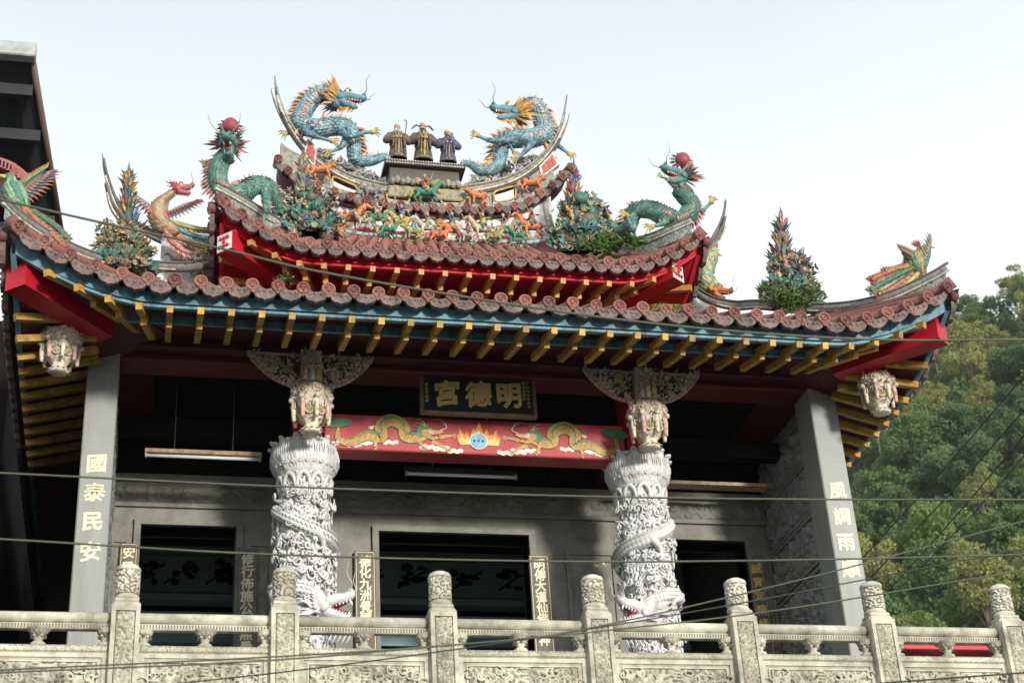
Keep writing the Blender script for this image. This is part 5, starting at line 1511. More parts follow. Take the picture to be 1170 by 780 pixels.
# pierced wall: pieces between the slots
def lowz(x): return float(np.interp(x, [p.x for p in bandP], [p.z for p in bandP])) + .13
def highz(x): return float(np.interp(x, [p.x for p in topP[14:-14]], [p.z for p in topP[14:-14]])) - .09
slots = [((379, 199), (408, 219)), ((441, 217), (468, 228)), ((503, 220), (531, 230)), ((563, 216), (590, 228))]
sl = []
for (a, b) in slots:
    xa = at(a[0], a[1], 1.9).x; xb = at(b[0], b[1], 1.9).x; sl.append((xa, xb))
mb = MB(); xs_ = np.linspace(bandP[2].x, bandP[-3].x, 120)
cells = []
for i in range(len(xs_) - 1):
    xm = (xs_[i] + xs_[i + 1]) / 2
    slot = [s for s in sl if s[0] < xm < s[1]]
    lo0, lo1, hi0, hi1 = lowz(xs_[i]), lowz(xs_[i + 1]), highz(xs_[i]), highz(xs_[i + 1])
    hi0 = min(max(hi0, lo0 + .02), lo0 + .36); hi1 = min(max(hi1, lo1 + .02), lo1 + .36)
    spans = [(0, 1)] if not slot else [(0, .06), (.84, 1)]
    for (p, q) in spans:
        a0, a1 = lo0 + (hi0 - lo0) * p, lo1 + (hi1 - lo1) * p; b0, b1 = lo0 + (hi0 - lo0) * q, lo1 + (hi1 - lo1) * q
        x0, x1 = xs_[i], xs_[i + 1]; y0_, y1_ = 1.92, 2.0
        mb.add([(x0, y0_, a0), (x1, y0_, a1), (x1, y0_, b1), (x0, y0_, b0), (x0, y1_, a0), (x1, y1_, a1), (x1, y1_, b1), (x0, y1_, b0)],
               [(0, 1, 2, 3), (5, 4, 7, 6), (0, 4, 5, 1), (3, 2, 6, 7)] , (.34, .31, .26) if not slot else (.30, .05, .04))
mb.build('pierced_wall', M_ceramic, RG)
for (xa, xb) in sl:
    mb = MB(); xc = (xa + xb) / 2; pts = []
    for w_ in np.linspace(0, 2 * PI, 25):
        x = xc + (xb - xa) * .49 * math.copysign(abs(math.cos(w_)) ** .5, math.cos(w_)); f_ = .48 + .32 * math.copysign(abs(math.sin(w_)) ** .5, math.sin(w_))
        pts.append((x, 1.885, lowz(x) + (highz(x) - lowz(x)) * f_))
    tube(mb, pts, .014, 6, YE, up=(0, 1, 0), cap=False); mb.build('slot_frame', M_ceramic, RG)
# frieze wall under the little eave
mb = MB()
xa, xb = -1.62, 1.45
N_ = 40; XF = np.linspace(xa, xb, N_)
fz = [(x, float(np.interp(x, [p.x for p in midp], [p.z for p in midp]))) for x in XF]
G = [[(x, 1.80, 12.02), (x, 1.80, z - .03), (x, 2.1, z - .03), (x, 2.1, 12.02)] for x, z in fz]
mb.grid(np.array(G), (.60, .58, .54), closed=True, smooth=False, flip=True)
fw_ = mb.build('frieze_wall', M_white, RG)
mb = MB()
for k in range(7):
    x = xa + .25 + k * .43; z = 12.42 + .03 * (k % 2)
    n_ = 10; vs = []
    for i in range(n_):
        w_ = 2 * PI * i / n_; vs.append((x + .17 * math.cos(w_) * (1 + .25 * math.sin(3 * w_)), 1.792, z + .14 * math.sin(w_)))
    mb.add(vs, [tuple(range(n_))[::-1]], (.5, .06, .07))
mb.build('red_cloud_inlay', M_paint, fw_)
mb = MB(); tube(mb, [at(x, y, 1.45) for x, y in [(352, 272), (400, 279), (450, 280), (500, 283), (560, 288), (622, 291)]], .022, 6, CW, k=30)
tube(mb, [at(x, y, 1.50) for x, y in [(380, 262), (420, 268), (480, 272), (540, 275), (600, 277), (625, 275)]], .03, 6, (.5, .6, .58), k=30)
mb.build('base_moulding', M_ceramic, RG)
# end bands sweeping down either side of the frieze
for pts in ([(623, 232), (626, 250), (632, 268), (642, 283), (655, 290)], [(372, 225), (366, 240), (357, 255), (345, 266), (330, 270)]):
    mb = MB(); P = cr(pts, 24)
    tube(mb, [at(x, y, 1.35) for x, y in P], [.03, .045, .045, .04], 8, SG, up=(0, 1, 0)); tube(mb, [at(x + 4, y, 1.33) for x, y in P], .014, 6, CW, up=(0, 1, 0))
    mb.build('sweeping_band', M_ceramic, RG)
for pts in ([(352, 155), (362, 170), (360, 192), (347, 176)], [(633, 172), (616, 190), (619, 203), (640, 187)]):
    for q, (sc, cc, yo) in enumerate(((1.0, CW, 0), (.7, (.5, .08, .06), -.01))):
        mb = MB(); cx_ = sum(p[0] for p in pts) / 4; cy_ = sum(p[1] for p in pts) / 4
        vs = [at(cx_ + (p[0] - cx_) * sc, cy_ + (p[1] - cy_) * sc, 1.90 + yo) for p in pts]; vs += [v + Vector((0, .1, 0)) for v in vs]
        mb.add(vs, [(0, 1, 2, 3), (7, 6, 5, 4)] + [(i, i + 4, (i + 1) % 4 + 4, (i + 1) % 4) for i in range(4)], cc); mb.build('end_panel', M_ceramic, RG)
# carved grey waves along the crest, either side of the pedestal
for s_ in (0, 1):
    mb = MB()
    for k in range(80):
        x = RS.uniform(350, 440) if s_ == 0 else RS.uniform(532, 622)
        y = float(np.interp(x, topc[20:-20, 0], topc[20:-20, 1])) - RS.uniform(1, 17) * math.sin(PI * ((x - 345) / 100 if s_ == 0 else (x - 530) / 95)) ** .5
        p = at(x, y, 2.02 + RS.uniform(-.04, .06)); cc = (SG, (.24, .24, .23), (.5, .5, .47))[k % 3]
        curl(mb, p, (1, 0, 0), (0, 0, 1), RS.uniform(.04, .075), .016, 1.2, RS.uniform(0, 6), cc, n=6)
        if k % 2: blade(mb, p, (RS.uniform(-1, 1), 0, RS.uniform(.2, 1)), .14, .05, cc, nrm=(0, 1, 0), bend=.3)
    mb.build('wave_carving', M_ceramic, RG)

# pedestal
PD = thing('statue_pedestal', 'dark tiered pedestal with carved bosses at the middle of the ridge under three statues', 'pedestal', (-.12, 2.0, 13.35))
a = at(443, 217, 1.86); b = at(528, 186, 1.86); 
x0, x1 = at(441, 200, 1.86).x, at(530, 200, 1.86).x; zb_, zt_ = at(485, 219, 1.86).z, at(485, 184, 1.86).z
mb = MB(); bbox(mb, x0 + .02, x1 - .02, 1.86, 2.2, zb_ - .1, zb_ + .07, .012, (.35, .31, .18)); bbox(mb, x0 + .05, x1 - .05, 1.90, 2.18, zb_ + .07, zt_ - .08, .01, (.10, .09, .07))
for k in range(14): ell(mb, (x0 + .08 + k * (x1 - x0 - .16) / 13, 1.87, zb_ + .14 + .02 * (k % 2)), (.045, .04, .055), ((.28, .27, .2), (.38, .36, .28))[k % 2], 9, 7, wob=.08)
mb.build('carved_base', M_ceramic, PD)
mb = MB(); bbox(mb, x0 - .02, x1 + .02, 1.82, 2.24, zt_ - .10, zt_ - .055, .008, (.06, .05, .045)); bbox(mb, x0 + .0, x1 - .0, 1.84, 2.22, zt_ - .055, zt_ - .01, .008, (.07, .055, .05))
for k in range(30): box(mb, x0 + .0 + k * (x1 - x0) / 30 + .004, x0 + (k + .6) * (x1 - x0) / 30, 1.812, 1.835, zt_ - .092, zt_ - .075, CW)
for k in range(30): box(mb, x0 + k * (x1 - x0) / 30 + .004, x0 + (k + .6) * (x1 - x0) / 30, 1.834, 1.845, zt_ - .035, zt_ - .02, CW)
mb.build('top_slab', M_ceramic, PD)

def deity(cx, y, z, h, cols, label, hat, beard, tilt=0):
    t = thing('deity_statue', label, 'statue', (cx, y, z))
    robe, trim, sash = cols
    # one continuous robed body: elliptical rings with folds, wide sleeves growing out of it
    mb = MB(); n = 28; G = []
    prof = [(.0, .20), (.04, .215), (.18, .20), (.34, .175), (.46, .18), (.56, .205), (.66, .20), (.73, .165), (.775, .085), (.80, .05), (.83, .045)]
    for q, (zz_, r) in enumerate(prof):
        row = []
        for j in range(n):
            a = 2 * PI * j / n; fold = 1 + (.07 * math.sin(a * 9 + zz_ * 3) * max(0, 1 - zz_ * 1.5))
            row.append((cx + r * h * 1.0 * fold * math.cos(a) + tilt * zz_ * h, y + r * h * .72 * fold * math.sin(a), z + zz_ * h))
        G.append(row)
    mb.grid(np.array(G), robe, closed=True)
    for s_ in (-1, 1):
        sh = Vector((cx + s_ * .17 * h, y, z + .70 * h)); el = Vector((cx + s_ * .27 * h, y - .04 * h, z + .50 * h)); ha = Vector((cx + s_ * .09 * h, y - .19 * h, z + .50 * h))
        tube(mb, [sh, el, (el + ha) / 2 + up_(-.02 * h), ha], [.07 * h, .095 * h, .085 * h, .07 * h], 10, robe, 12, up=(0, 1, 0))
        tube(mb, [(el + ha) / 2 + up_(-.05 * h), ha + up_(-.13 * h) + Vector((s_ * .03 * h, 0, 0)), ha + up_(-.28 * h) + Vector((s_ * .05 * h, .02, 0))], [.06 * h, .055 * h, .03 * h], 8, robe, 8, up=(0, 1, 0), flat=.5)
    bd = mb.build('body', M_ceramic, t)
    mb = MB()
    tube(mb, [(cx, y - .14 * h, z + .74 * h), (cx + .01, y - .165 * h, z + .5 * h), (cx, y - .16 * h, z + .2 * h), (cx, y - .17 * h, z + .03 * h)], .028 * h, 6, trim, 12, up=(1, 0, 0), flat=.5)
    for s_ in (-1, 1):
        tube(mb, [(cx + s_ * .1 * h, y - .09 * h, z + .76 * h), (cx + s_ * .06 * h, y - .16 * h, z + .55 * h), (cx + s_ * .08 * h, y - .15 * h, z + .1 * h)], .014 * h, 6, trim, 12, up=(1, 0, 0))
        tube(mb, [(cx + s_ * .18 * h, y - .10 * h, z + .44 * h), (cx + s_ * .10 * h, y - .20 * h, z + .40 * h)], .02 * h, 6, sash, 6)
    tube(mb, [(cx + .18 * h * math.cos(a), y + .135 * h * math.sin(a), z + .40 * h) for a in np.linspace(0, 2 * PI, 20)], .022 * h, 6, sash, cap=False)
    tube(mb, [(cx + .21 * h * math.cos(a), y + .152 * h * math.sin(a), z + .03 * h) for a in np.linspace(0, 2 * PI, 20)], .018 * h, 6, trim, cap=False)
    mb.build('robe_trim', M_ceramic, bd)
    mb = MB(); hc = Vector((cx + tilt * .9 * h, y - .015 * h, z + .885 * h))
    ell(mb, hc, (.068 * h, .072 * h, .088 * h), SK, 14, 10); ell(mb, hc + Vector((0, -.07 * h, -.005 * h)), (.014 * h, .02 * h, .022 * h), SK, 7, 5)
    for s_ in (-1, 1):
        ell(mb, hc + Vector((s_ * .068 * h, .005 * h, 0)), (.012 * h, .018 * h, .028 * h), SK, 7, 5)
        ell(mb, hc + Vector((s_ * .026 * h, -.066 * h, .014 * h)), (.012 * h, .006 * h, .006 * h), (.02, .02, .02), 7, 5)
    ell(mb, hc + Vector((0, -.068 * h, -.032 * h)), (.018 * h, .006 * h, .006 * h), (.3, .04, .03), 7, 5)
    for s_ in (-1, 1): ell(mb, Vector((cx + s_ * .05 * h, y - .215 * h, z + .50 * h)), (.035 * h, .03 * h, .03 * h), SK, 8, 6)
    hd = mb.build('head', M_ceramic, t)
    mb = MB()
    if hat == 'long':    # official cap with two drooping flaps
        lathe(mb, hc + up_(.03 * h), [(.078 * h, 0), (.082 * h, .03 * h), (.07 * h, .06 * h), (.05 * h, .10 * h), (.001, .115 * h)], 14, trim)
        for s_ in (-1, 1): tube(mb, [hc + Vector((s_ * .07 * h, 0, .05 * h)), hc + Vector((s_ * .15 * h, 0, .075 * h)), hc + Vector((s_ * .22 * h, 0, .0)), hc + Vector((s_ * .25 * h, 0, -.05 * h))], [.012 * h, .028 * h, .035 * h, .012 * h], 8, robe, 12, up=(0, 1, 0), flat=.5)
    elif hat == 'bald':
        ell(mb, hc + Vector((0, 0, .045 * h)), (.075 * h, .078 * h, .075 * h), SK, 12, 8); ell(mb, hc + Vector((0, .03 * h, .01 * h)), (.076 * h, .06 * h, .07 * h), (.5, .48, .45), 12, 8)
    else:
        lathe(mb, hc + up_(.035 * h), [(.08 * h, 0), (.085 * h, .025 * h), (.06 * h, .05 * h), (.055 * h, .09 * h), (.03 * h, .11 * h), (.001, .115 * h)], 12, YE)
    mb.build('headdress', M_ceramic, hd)
    if beard:
        mb = MB()
        for k in range(9):
            s_ = (k - 4) * .012 * h
            tube(mb, [hc + Vector((s_, -.055 * h, -.045 * h)), hc + Vector((s_ * 1.2, -.09 * h, -.14 * h)), hc + Vector((s_ * .6, -.10 * h, -beard * h))], [.014 * h, .013 * h, .003 * h], 6, (.62, .60, .55) if hat == 'bald' else (.04, .035, .03), 8)
        mb.build('beard', M_ceramic, hd)
    mb = MB()     # what the hands hold
    if hat == 'bald': tube(mb, [(cx + .17 * h, y - .2 * h, z), (cx + .16 * h, y - .2 * h, z + .55 * h), (cx + .20 * h, y - .2 * h, z + .95 * h), (cx + .14 * h, y - .2 * h, z + 1.0 * h)], .013 * h, 6, BRN, 14); mb.build('staff', M_ceramic, t)
    elif hat == 'long': tube(mb, [(cx, y - .23 * h, z + .45 * h), (cx + .02 * h, y - .25 * h, z + .56 * h), (cx + .05 * h, y - .24 * h, z + .64 * h)], .03 * h, 8, YE, 8, flat=.4); mb.build('sceptre', M_ceramic, t)
    else:
        ell(mb, (cx + .08 * h, y - .22 * h, z + .60 * h), (.07 * h, .06 * h, .11 * h), BLc, 10, 8); ell(mb, (cx + .08 * h, y - .24 * h, z + .75 * h), .045 * h, SK, 10, 8); mb.build('held_child', M_ceramic, t)
zf1 = at(485, 184, 2.0).z
hpx = lambda y0, y1: at(485, y1, 2.0).z - at(485, y0, 2.0).z
deity(at(454, 160, 2.0).x, 2.0, zf1 + .0, .54, ((.19, .11, .085), (.36, .28, .16), (.15, .08, .06)), 'brown robed bald old man statue with long white beard, leftmost on the ridge pedestal', 'bald', .30)
deity(at(483, 160, 2.0).x, 2.0, zf1 + .0, .57, ((.11, .105, .09), (.42, .31, .10), (.28, .22, .1)), 'middle ridge statue in dark robe with gold trim and a cap with two drooping flaps', 'long', .22)
deity(at(511, 160, 2.0).x, 2.0, zf1 + .0, .50, ((.10, .11, .17), (.26, .2, .2), (.14, .11, .10)), 'blue robed ridge statue carrying a child, rightmost on the pedestal', 'gold', .16)

# ---------------------------------------------------------------- roof dragons
def dragon(label, path, rad, Y, pal, head, legs, dy=None, hs=.42, group=None, spine=1.5):
    skin, belly, spn, mane, horn = pal
    P2 = cr(path, 110)
    dyy = np.interp(np.linspace(0, 1, 110), np.linspace(0, 1, len(dy)), dy) if dy else np.zeros(110)
    pts = [at(P2[i][0], P2[i][1], Y + float(dyy[i])) for i in range(110)]
    d = thing('dragon_statue', label, 'dragon statue', tuple(pts[len(pts) // 2]), group)
    mb = MB()
    base = skin[0] if isinstance(skin, list) else skin
    dkb = tuple(x * .25 for x in base)
    P, T_, N, B, rr = tube(mb, pts, rad, 12, dkb, up=(0, 0, 1))
    scales_on(mb, P, T_, N, B, rr, skin, n=10, skip=1, ln=1.75, wd=.92, tip=skin[3])
    bd = mb.build('body', M_ceramic, d)
    # belly plates on the front half, facing the viewer and down
    mb = MB()
    k0, k1 = (2, 48)
    for i in range(k0, k1):
        o = Vector((0, -1, -.25)); t = Vector(T_[i]); o = (o - t * o.dot(t)).normalized(); s = t.cross(o)
        # inner side of the bend
        c = Vector(P[i]) + o * rr[i] * 1.0
        tube(mb, [c - s * rr[i] * .52 - o * rr[i] * .1, c + o * rr[i] * .10, c + s * rr[i] * .3], rr[i] * .17, 5, (belly, CW)[i % 2], up=t)
    mb.build('belly_plates', M_ceramic, bd)
    mb = MB()
    ctr = P.mean(axis=0)
    for i in range(2, 108, 2):
        t = Vector(T_[i]); o = t.cross(Vector((0, 1, 0)))
        if i > 40 and abs(o.z) > .35: o = o if o.z > 0 else -o
        elif i > 4 and o.dot(prev) < 0: o = -o
        elif i <= 4:
            o = o if o.dot(Vector((0, 0, 1))) > 0 or abs(o.z) < .2 and o.dot(Vector(P[i]) - Vector(ctr)) > 0 else -o
        prev = o.copy()
        for q in (-1, 0, 1):
            blade(mb, Vector(P[i]) + o * rr[i] * .75 + Vector((0, q * rr[i] * .25, 0)), o * 1.0 + t * .55, rr[i] * spine * RS.uniform(.8, 1.35), rr[i] * .34, spn[(i // 2) % len(spn)], nrm=(0, 1, 0), bend=.15)
    mb.build('dorsal_spines', M_ceramic, bd)
    # head
    (hx, hy), f, u, jaw = head
    hp = at(hx, hy, Y + float(dyy[0]) - .03)
    hd = small_dragon_head(hp, f, u, hs, M_ceramic, d, (base, mane[0], (.35, .02, .02), (.85, .83, .78), horn), jaw=jaw)
    mb = MB()
    tube(mb, [hp, (hp + Vector(P[0])) / 2, P[0], P[3]], [hs * .2, rr[0] * 1.1, rr[0], rr[3]], 10, base, 8)
    fv = Vector(f).normalized(); uv = Vector(u).normalized(); sv = fv.cross(uv)
    for k in range(46):
        a = RS.uniform(0, 2 * PI); o = uv * math.sin(a) + sv * math.cos(a)
        blade(mb, hp - fv * hs * .08 + o * hs * .16, -fv * RS.uniform(.5, 1.2) + o * RS.uniform(.5, 1.1) + uv * .25, hs * RS.uniform(.4, .72), hs * .12, mane[k % len(mane)], nrm=sv, bend=RS.uniform(-.15, .3), tip=mane[(k + 1) % len(mane)])
    for k in range(8):
        blade(mb, hp + fv * hs * (.1 + .05 * k) - uv * hs * .2, -uv - fv * .5 + sv * RS.uniform(-.4, .4), hs * .35, hs * .09, mane[k % len(mane)], nrm=sv)
    mb.build('mane', M_ceramic, hd)
    for (t, pp, yo, rl, claw) in legs:
        i = int(t * 109)
        L3 = [Vector(P[i])] + [at(x, y, Y + yo) for x, y in pp]
        mb = MB()
        Pl, Tl, Nl, Bl, rl_ = tube(mb, L3, [rl * 1.5, rl * 1.15, rl * .7, rl * .6], 9, base if len(pp) > 1 else base, 16)
        scales_on(mb, Pl[:11], Tl[:11], Nl[:11], Bl[:11], rl_[:11], skin, n=8, ln=1.6)
        for k in range(6):
            blade(mb, Pl[5 + k % 4], (RS.uniform(-1, 1), 0, RS.uniform(-.3, 1)), rl * 2.4, rl * .8, spn[k % len(spn)], nrm=(0, 1, 0))
        lg = mb.build('leg', M_ceramic, d)
        mb = MB(); e = Vector(Pl[-1]); dv = Vector(claw).normalized(); sd = dv.cross(Vector((0, 1, 0))).normalized()
        ell(mb, e, rl * 1.0, YE, 8, 6)
        for k in range(4):
            sp = (k - 1.5) * .55; dd = (dv + sd * sp).normalized() if k < 4 else -dv
            tube(mb, [e, e + dd * rl * 1.8 + Vector((0, -.012, .01)), e + dd * rl * 3.3 + Vector((0, -.01, -.015))], [rl * .48, rl * .42, rl * .10], 6, (.50, .42, .16), 7)
        tube(mb, [e, e - dv * rl * 1.2, e - dv * rl * 2.0 + sd * rl * .6], [rl * .4, rl * .3, rl * .08], 6, (.50, .42, .16), 6)
        mb.build('claws', M_ceramic, lg)
    return d
BLUE = ([SB, (.06, .20, .30), (.12, .32, .36), (.30, .50, .54), (.05, .15, .22)], (.5, .07, .05), [OR, (.75, .45, .30), YE, (.7, .5, .4)], [YE, OR, (.75, .40, .05)], (.10, .09, .08))
GRNp = ([(.09, .28, .24), (.06, .20, .16), (.26, .40, .26), (.14, .36, .30), (.10, .16, .12)], (.5, .06, .05), [(.70, .30, .26), PKc, (.75, .5, .4)], [DK, BRN, (.35, .28, .12), PKc], (.30, .28, .20))
dragon('blue dragon on the left of the ridge facing right towards the three statues', [(383, 121), (374, 106), (358, 113), (347, 128), (345, 141), (362, 147), (384, 145), (399, 150), (404, 167), (407, 182), (423, 184), (440, 180), (449, 188)],
       [.07, .085, .095, .10, .105, .11, .105, .10, .085, .075, .06, .045, .02], 1.97, BLUE, ((389, 113), (.92, -.30, -.25), (.2, 0, 1), .35),
       [(.50, [(399, 156), (414, 152), (425, 151)], -.22, .035, (1, 0, .05)), (.36, [(352, 152), (368, 158), (379, 161)], -.2, .035, (1, 0, -.3)), (.34, [(337, 148), (328, 152)], .0, .035, (-.9, 0, -.6)), (.58, [(392, 165), (384, 171), (377, 173)], -.15, .032, (-.8, 0, -.5))],
       dy=[0, .1, .12, .1, 0, -.08, -.08, -.02, .02, 0, 0, 0, 0], hs=.40)
dragon('blue dragon on the right of the ridge facing left towards the three statues', [(590, 134), (603, 122), (613, 123), (619, 138), (621, 152), (607, 158), (590, 159), (574, 164), (571, 180), (567, 191), (551, 196), (537, 188), (526, 187)],
       [.07, .085, .095, .10, .105, .11, .105, .10, .085, .075, .06, .045, .02], 1.97, BLUE, ((586, 130), (-.92, -.30, -.12), (-.15, 0, 1), .35),
       [(.50, [(567, 161), (555, 159), (546, 155)], -.22, .035, (-1, 0, .15)), (.40, [(604, 168), (597, 176), (590, 181)], -.2, .035, (-.7, 0, -.6)), (.34, [(632, 162), (645, 172), (650, 176)], 0, .032, (.8, 0, -.6)), (.58, [(582, 166), (587, 174)], -.1, .03, (.5, 0, -.7))],
       dy=[0, .1, .12, .1, 0, -.08, -.08, -.02, .02, 0, 0, 0, 0], hs=.40)
dragon('green dragon with red plated chest rearing on the upper roof corner at the left', [(261, 180), (253, 186), (249, 200), (252, 213), (262, 222), (277, 221), (290, 213), (305, 214), (314, 226), (318, 240), (330, 243)],
       [.06, .08, .095, .10, .095, .10, .10, .09, .075, .06, .03], .75, GRNp, ((261, 163), (-.10, -.75, -.45), (-.1, -.3, 1), .5),
       [(.18, [(243, 205), (237, 196), (234, 190)], -.1, .032, (-.1, 0, 1)), (.42, [(262, 232), (258, 243)], -.15, .035, (-.4, 0, -.9)), (.68, [(305, 236), (302, 246), (299, 256)], -.2, .04, (-.2, 0, -1))],
       dy=[-.3, -.25, -.2, -.15, -.1, 0, .1, .2, .3, .4, .5], hs=.40)
dragon('green dragon with red plated chest rearing on the upper roof corner at the right', [(775, 219), (783, 226), (789, 236), (783, 247), (772, 252), (757, 246), (741, 240), (725, 243), (719, 256), (708, 264), (696, 256), (684, 254)],
       [.06, .08, .095, .10, .095, .10, .10, .09, .08, .07, .05, .03], .75, GRNp, ((778, 203), (-.80, -.45, -.05), (-.1, 0, 1), .45),
       [(.22, [(797, 246), (806, 238), (813, 231)], -.1, .032, (.4, 0, 1)), (.42, [(755, 256), (745, 259)], -.2, .035, (-.8, 0, -.4)), (.66, [(723, 262), (716, 246)], -.25, .035, (-1, 0, .1)), (.10, [(763, 206), (756, 202)], -.1, .022, (-1, 0, .4))],
       dy=[-.3, -.25, -.2, -.15, -.1, 0, .1, .2, .3, .4, .4, .5], hs=.38)
for (x, y, lb) in [(263.5, 144, 'red ball on top of the left green dragon head'), (780, 183, 'red ball on top of the right green dragon head')]:
    t = thing('red_pearl', lb, 'ornament', tuple(at(x, y + 8, .45)))
    mb = MB(); ell(mb, at(x, y, .45), (.095, .09, .10), (.42, .03, .06), 14, 10)
    mb.build('ball', M_ceramic, t)
    mb = MB(); c = at(x, y, .45)
    for k in range(14):
        a = 2 * PI * k / 14; blade(mb, c + Vector((.085 * math.cos(a), .04, .085 * math.sin(a) )), (math.cos(a), .2, math.sin(a) - .3), .08, .045, (MV, DK)[k % 2], nrm=(0, 1, 0))
    tube(mb, [c + up_(-.09), c + up_(-.2)], .03, 6, DK)
    mb.build('collar', M_ceramic, t)

# ---------------------------------------------------------------- beasts and riders
def beast(label, px, py, Y, ln, face, col, kind='horse', rider=None, group=None, name=None):
    """face +-1: looks right or left; ln = body length in metres"""
    ln = ln * 1.16
    c = at(px, py, Y)
    t = thing(name or ('rider_figurine' if rider else kind + '_figurine'), label, 'figurine', (c.x, c.y, c.z - ln * .5), group)
    F = Vector((face, -.12, 0)).normalized(); U = Vector((0, 0, 1)); s = F.cross(U)
    W = lambda a, b, d: c + F * a * ln + U * b * ln + s * d * ln
    mb = MB()
    fat = {'horse': 1.0, 'lion': 1.15, 'elephant': 1.5, 'kirin': 1.0}[kind]
    nk = {'horse': [( .42, .30), (.56, .50)], 'lion': [(.42, .18), (.55, .28)], 'elephant': [(.42, .14), (.56, .18)], 'kirin': [(.42, .25), (.56, .42)]}[kind]
    tube(mb, [W(-.48, .02, 0), W(-.36, .07, 0), W(-.1, .03, 0), W(.18, .04, 0), W(.32, .10, 0), W(nk[0][0], nk[0][1], 0), W(nk[1][0], nk[1][1], 0)], [.07 * ln, .17 * ln * fat, .165 * ln * fat, .18 * ln * fat, .15 * ln * fat, .11 * ln, .09 * ln], 12, col, 26, up=s)
    for (a, d, k, m) in ((.25, .10, .12, .10), (.28, -.10, -.08, .22), (-.32, .10, -.10, .02), (-.30, -.10, .10, .16)):
        hock = -.07 if a < 0 else .05
        tube(mb, [W(a, .02, d), W(a + k * .6 + .02, -.17, d), W(a + k + hock, -.30, d), W(a + k + m * .3, -.46, d), W(a + k + m * .3 + .05, -.48, d)], [.11 * ln * fat, .07 * ln * fat, .042 * ln * fat, .04 * ln * fat, .035 * ln], 8, col, 14, up=s)
    hx_, hz_ = nk[1]
    if kind == 'elephant':
        ell(mb, W(.52, .17, 0), (.16 * ln, .15 * ln, .17 * ln), col, 12, 8)
        tube(mb, [W(.62, .12, 0), W(.74, -.02, 0), W(.74, -.2, 0), W(.82, -.28, 0)], [.07 * ln, .06 * ln, .04 * ln, .03 * ln], 8, col, 12, up=s)
    elif kind == 'lion':
        ell(mb, W(.56, .28, 0), (.15 * ln, .14 * ln, .15 * ln), col, 12, 8, wob=.04); ell(mb, W(.68, .24, 0), (.08 * ln, .08 * ln, .07 * ln), col, 8, 6)
    else:
        tube(mb, [W(hx_ - .03, hz_ + .02, 0), W(hx_ + .12, hz_ - .0, 0), W(hx_ + .26, hz_ - .12, 0)], [.09 * ln, .075 * ln, .045 * ln], 8, col, 8, up=s)
    bd = mb.build('body', M_ceramic, t)
    mb = MB()
    mc = {'horse': (.5, .12, .04), 'lion': (.75, .30, .06), 'elephant': (.3, .28, .25), 'kirin': YE}[kind]
    if kind != 'elephant':
        for k in range(18):
            q = k / 17; blade(mb, W(.30 + q * (hx_ - .3), .12 + q * (hz_ - .02) + .03, RS.uniform(-.05, .05)), -F * .8 + U * RS.uniform(.0, .8) + s * RS.uniform(-.5, .5), .15 * ln, .06 * ln, mc)
    for d in (-1, 1):
        blade(mb, W(hx_, hz_ + .08, .05 * d), U + s * d * .5, (.12 if kind != 'elephant' else .22) * ln, (.06 if kind != 'elephant' else .2) * ln, col)
        ell(mb, W(hx_ + .08, hz_ + .03, .07 * d), .018 * ln, (.02, .02, .02), 6, 4)
    tube(mb, [W(-.46, .06, 0), W(-.58, .10, 0), W(-.62, -.08, 0), W(-.66, -.22, 0)], [.04 * ln, .05 * ln, .05 * ln, .01 * ln], 7, mc, 10, up=s)
    for k in range(5): blade(mb, W(-.60, -.0, 0), (-face * .6, RS.uniform(-.4, .4), RS.uniform(-1, .6)), .16 * ln, .05 * ln, mc)
    mb.build('mane_and_tail', M_ceramic, bd)
    mb = MB()
    sc = (TG, YE, PKc, BLc)[int(px) % 4]
    tube(mb, [W(-.12, .06, -.19), W(-.12, .18 * fat, -.1), W(-.10, .22 * fat, 0), W(-.12, .18 * fat, .1), W(-.12, .06, .19)], .05 * ln, 6, sc, 12, up=F, flat=2.4)
    tube(mb, [W(.26, .22, -.12), W(.34, .02, -.02), W(.26, .22, .12)], .018 * ln, 5, YE, 8)
    mb.build('saddle_cloth', M_ceramic, bd)
    if rider:
        robe, trim = rider; h = ln * .95
        b = W(-.05, .20, 0)
        mb = MB()
        tube(mb, [b + up_(-.04 * h), b + up_(.12 * h), b + up_(.30 * h), b + up_(.42 * h), b + up_(.50 * h)], [.13 * h, .12 * h, .14 * h, .10 * h, .045 * h], 10, robe, 12)
        for d in (-1, 1):
            tube(mb, [b + s * d * .07 * h, b + s * d * .20 * h + F * .12 * h + up_(-.06 * h), b + s * d * .22 * h + F * .06 * h + up_(-.26 * h)], [.085 * h, .07 * h, .045 * h], 8, trim, 8)
            up2 = .16 if d < 0 else -.04
            tube(mb, [b + s * d * .11 * h + up_(.40 * h), b + s * d * .24 * h + F * .08 * h + up_((.30 + up2 * .5) * h), b + s * d * .22 * h + F * .24 * h + up_((.32 + up2) * h)], [.055 * h, .05 * h, .03 * h], 7, robe, 8)
        rb = mb.build('rider', M_ceramic, t)
        mb = MB(); hc = b + up_(.60 * h); ell(mb, hc, (.065 * h, .065 * h, .08 * h), SK, 10, 8); ell(mb, hc + Vector((0, -.064 * h, 0)), .012 * h, SK, 6, 4)
        for d in (-1, 1): ell(mb, hc + Vector((d * .024 * h, -.06 * h, .015 * h)), .010 * h, (.02, .02, .02), 6, 4)
        mb.build('rider_head', M_ceramic, rb)
        mb = MB(); lathe(mb, hc + up_(.02 * h), [(.075 * h, 0), (.08 * h, .04 * h), (.05 * h, .09 * h), (.03 * h, .12 * h), (.001, .15 * h)], 10, trim)
        for d in (-1, 1): blade(mb, hc + up_(.06 * h), (d, 0, .5), .12 * h, .04 * h, YE)
        mb.build('helmet', M_ceramic, rb)
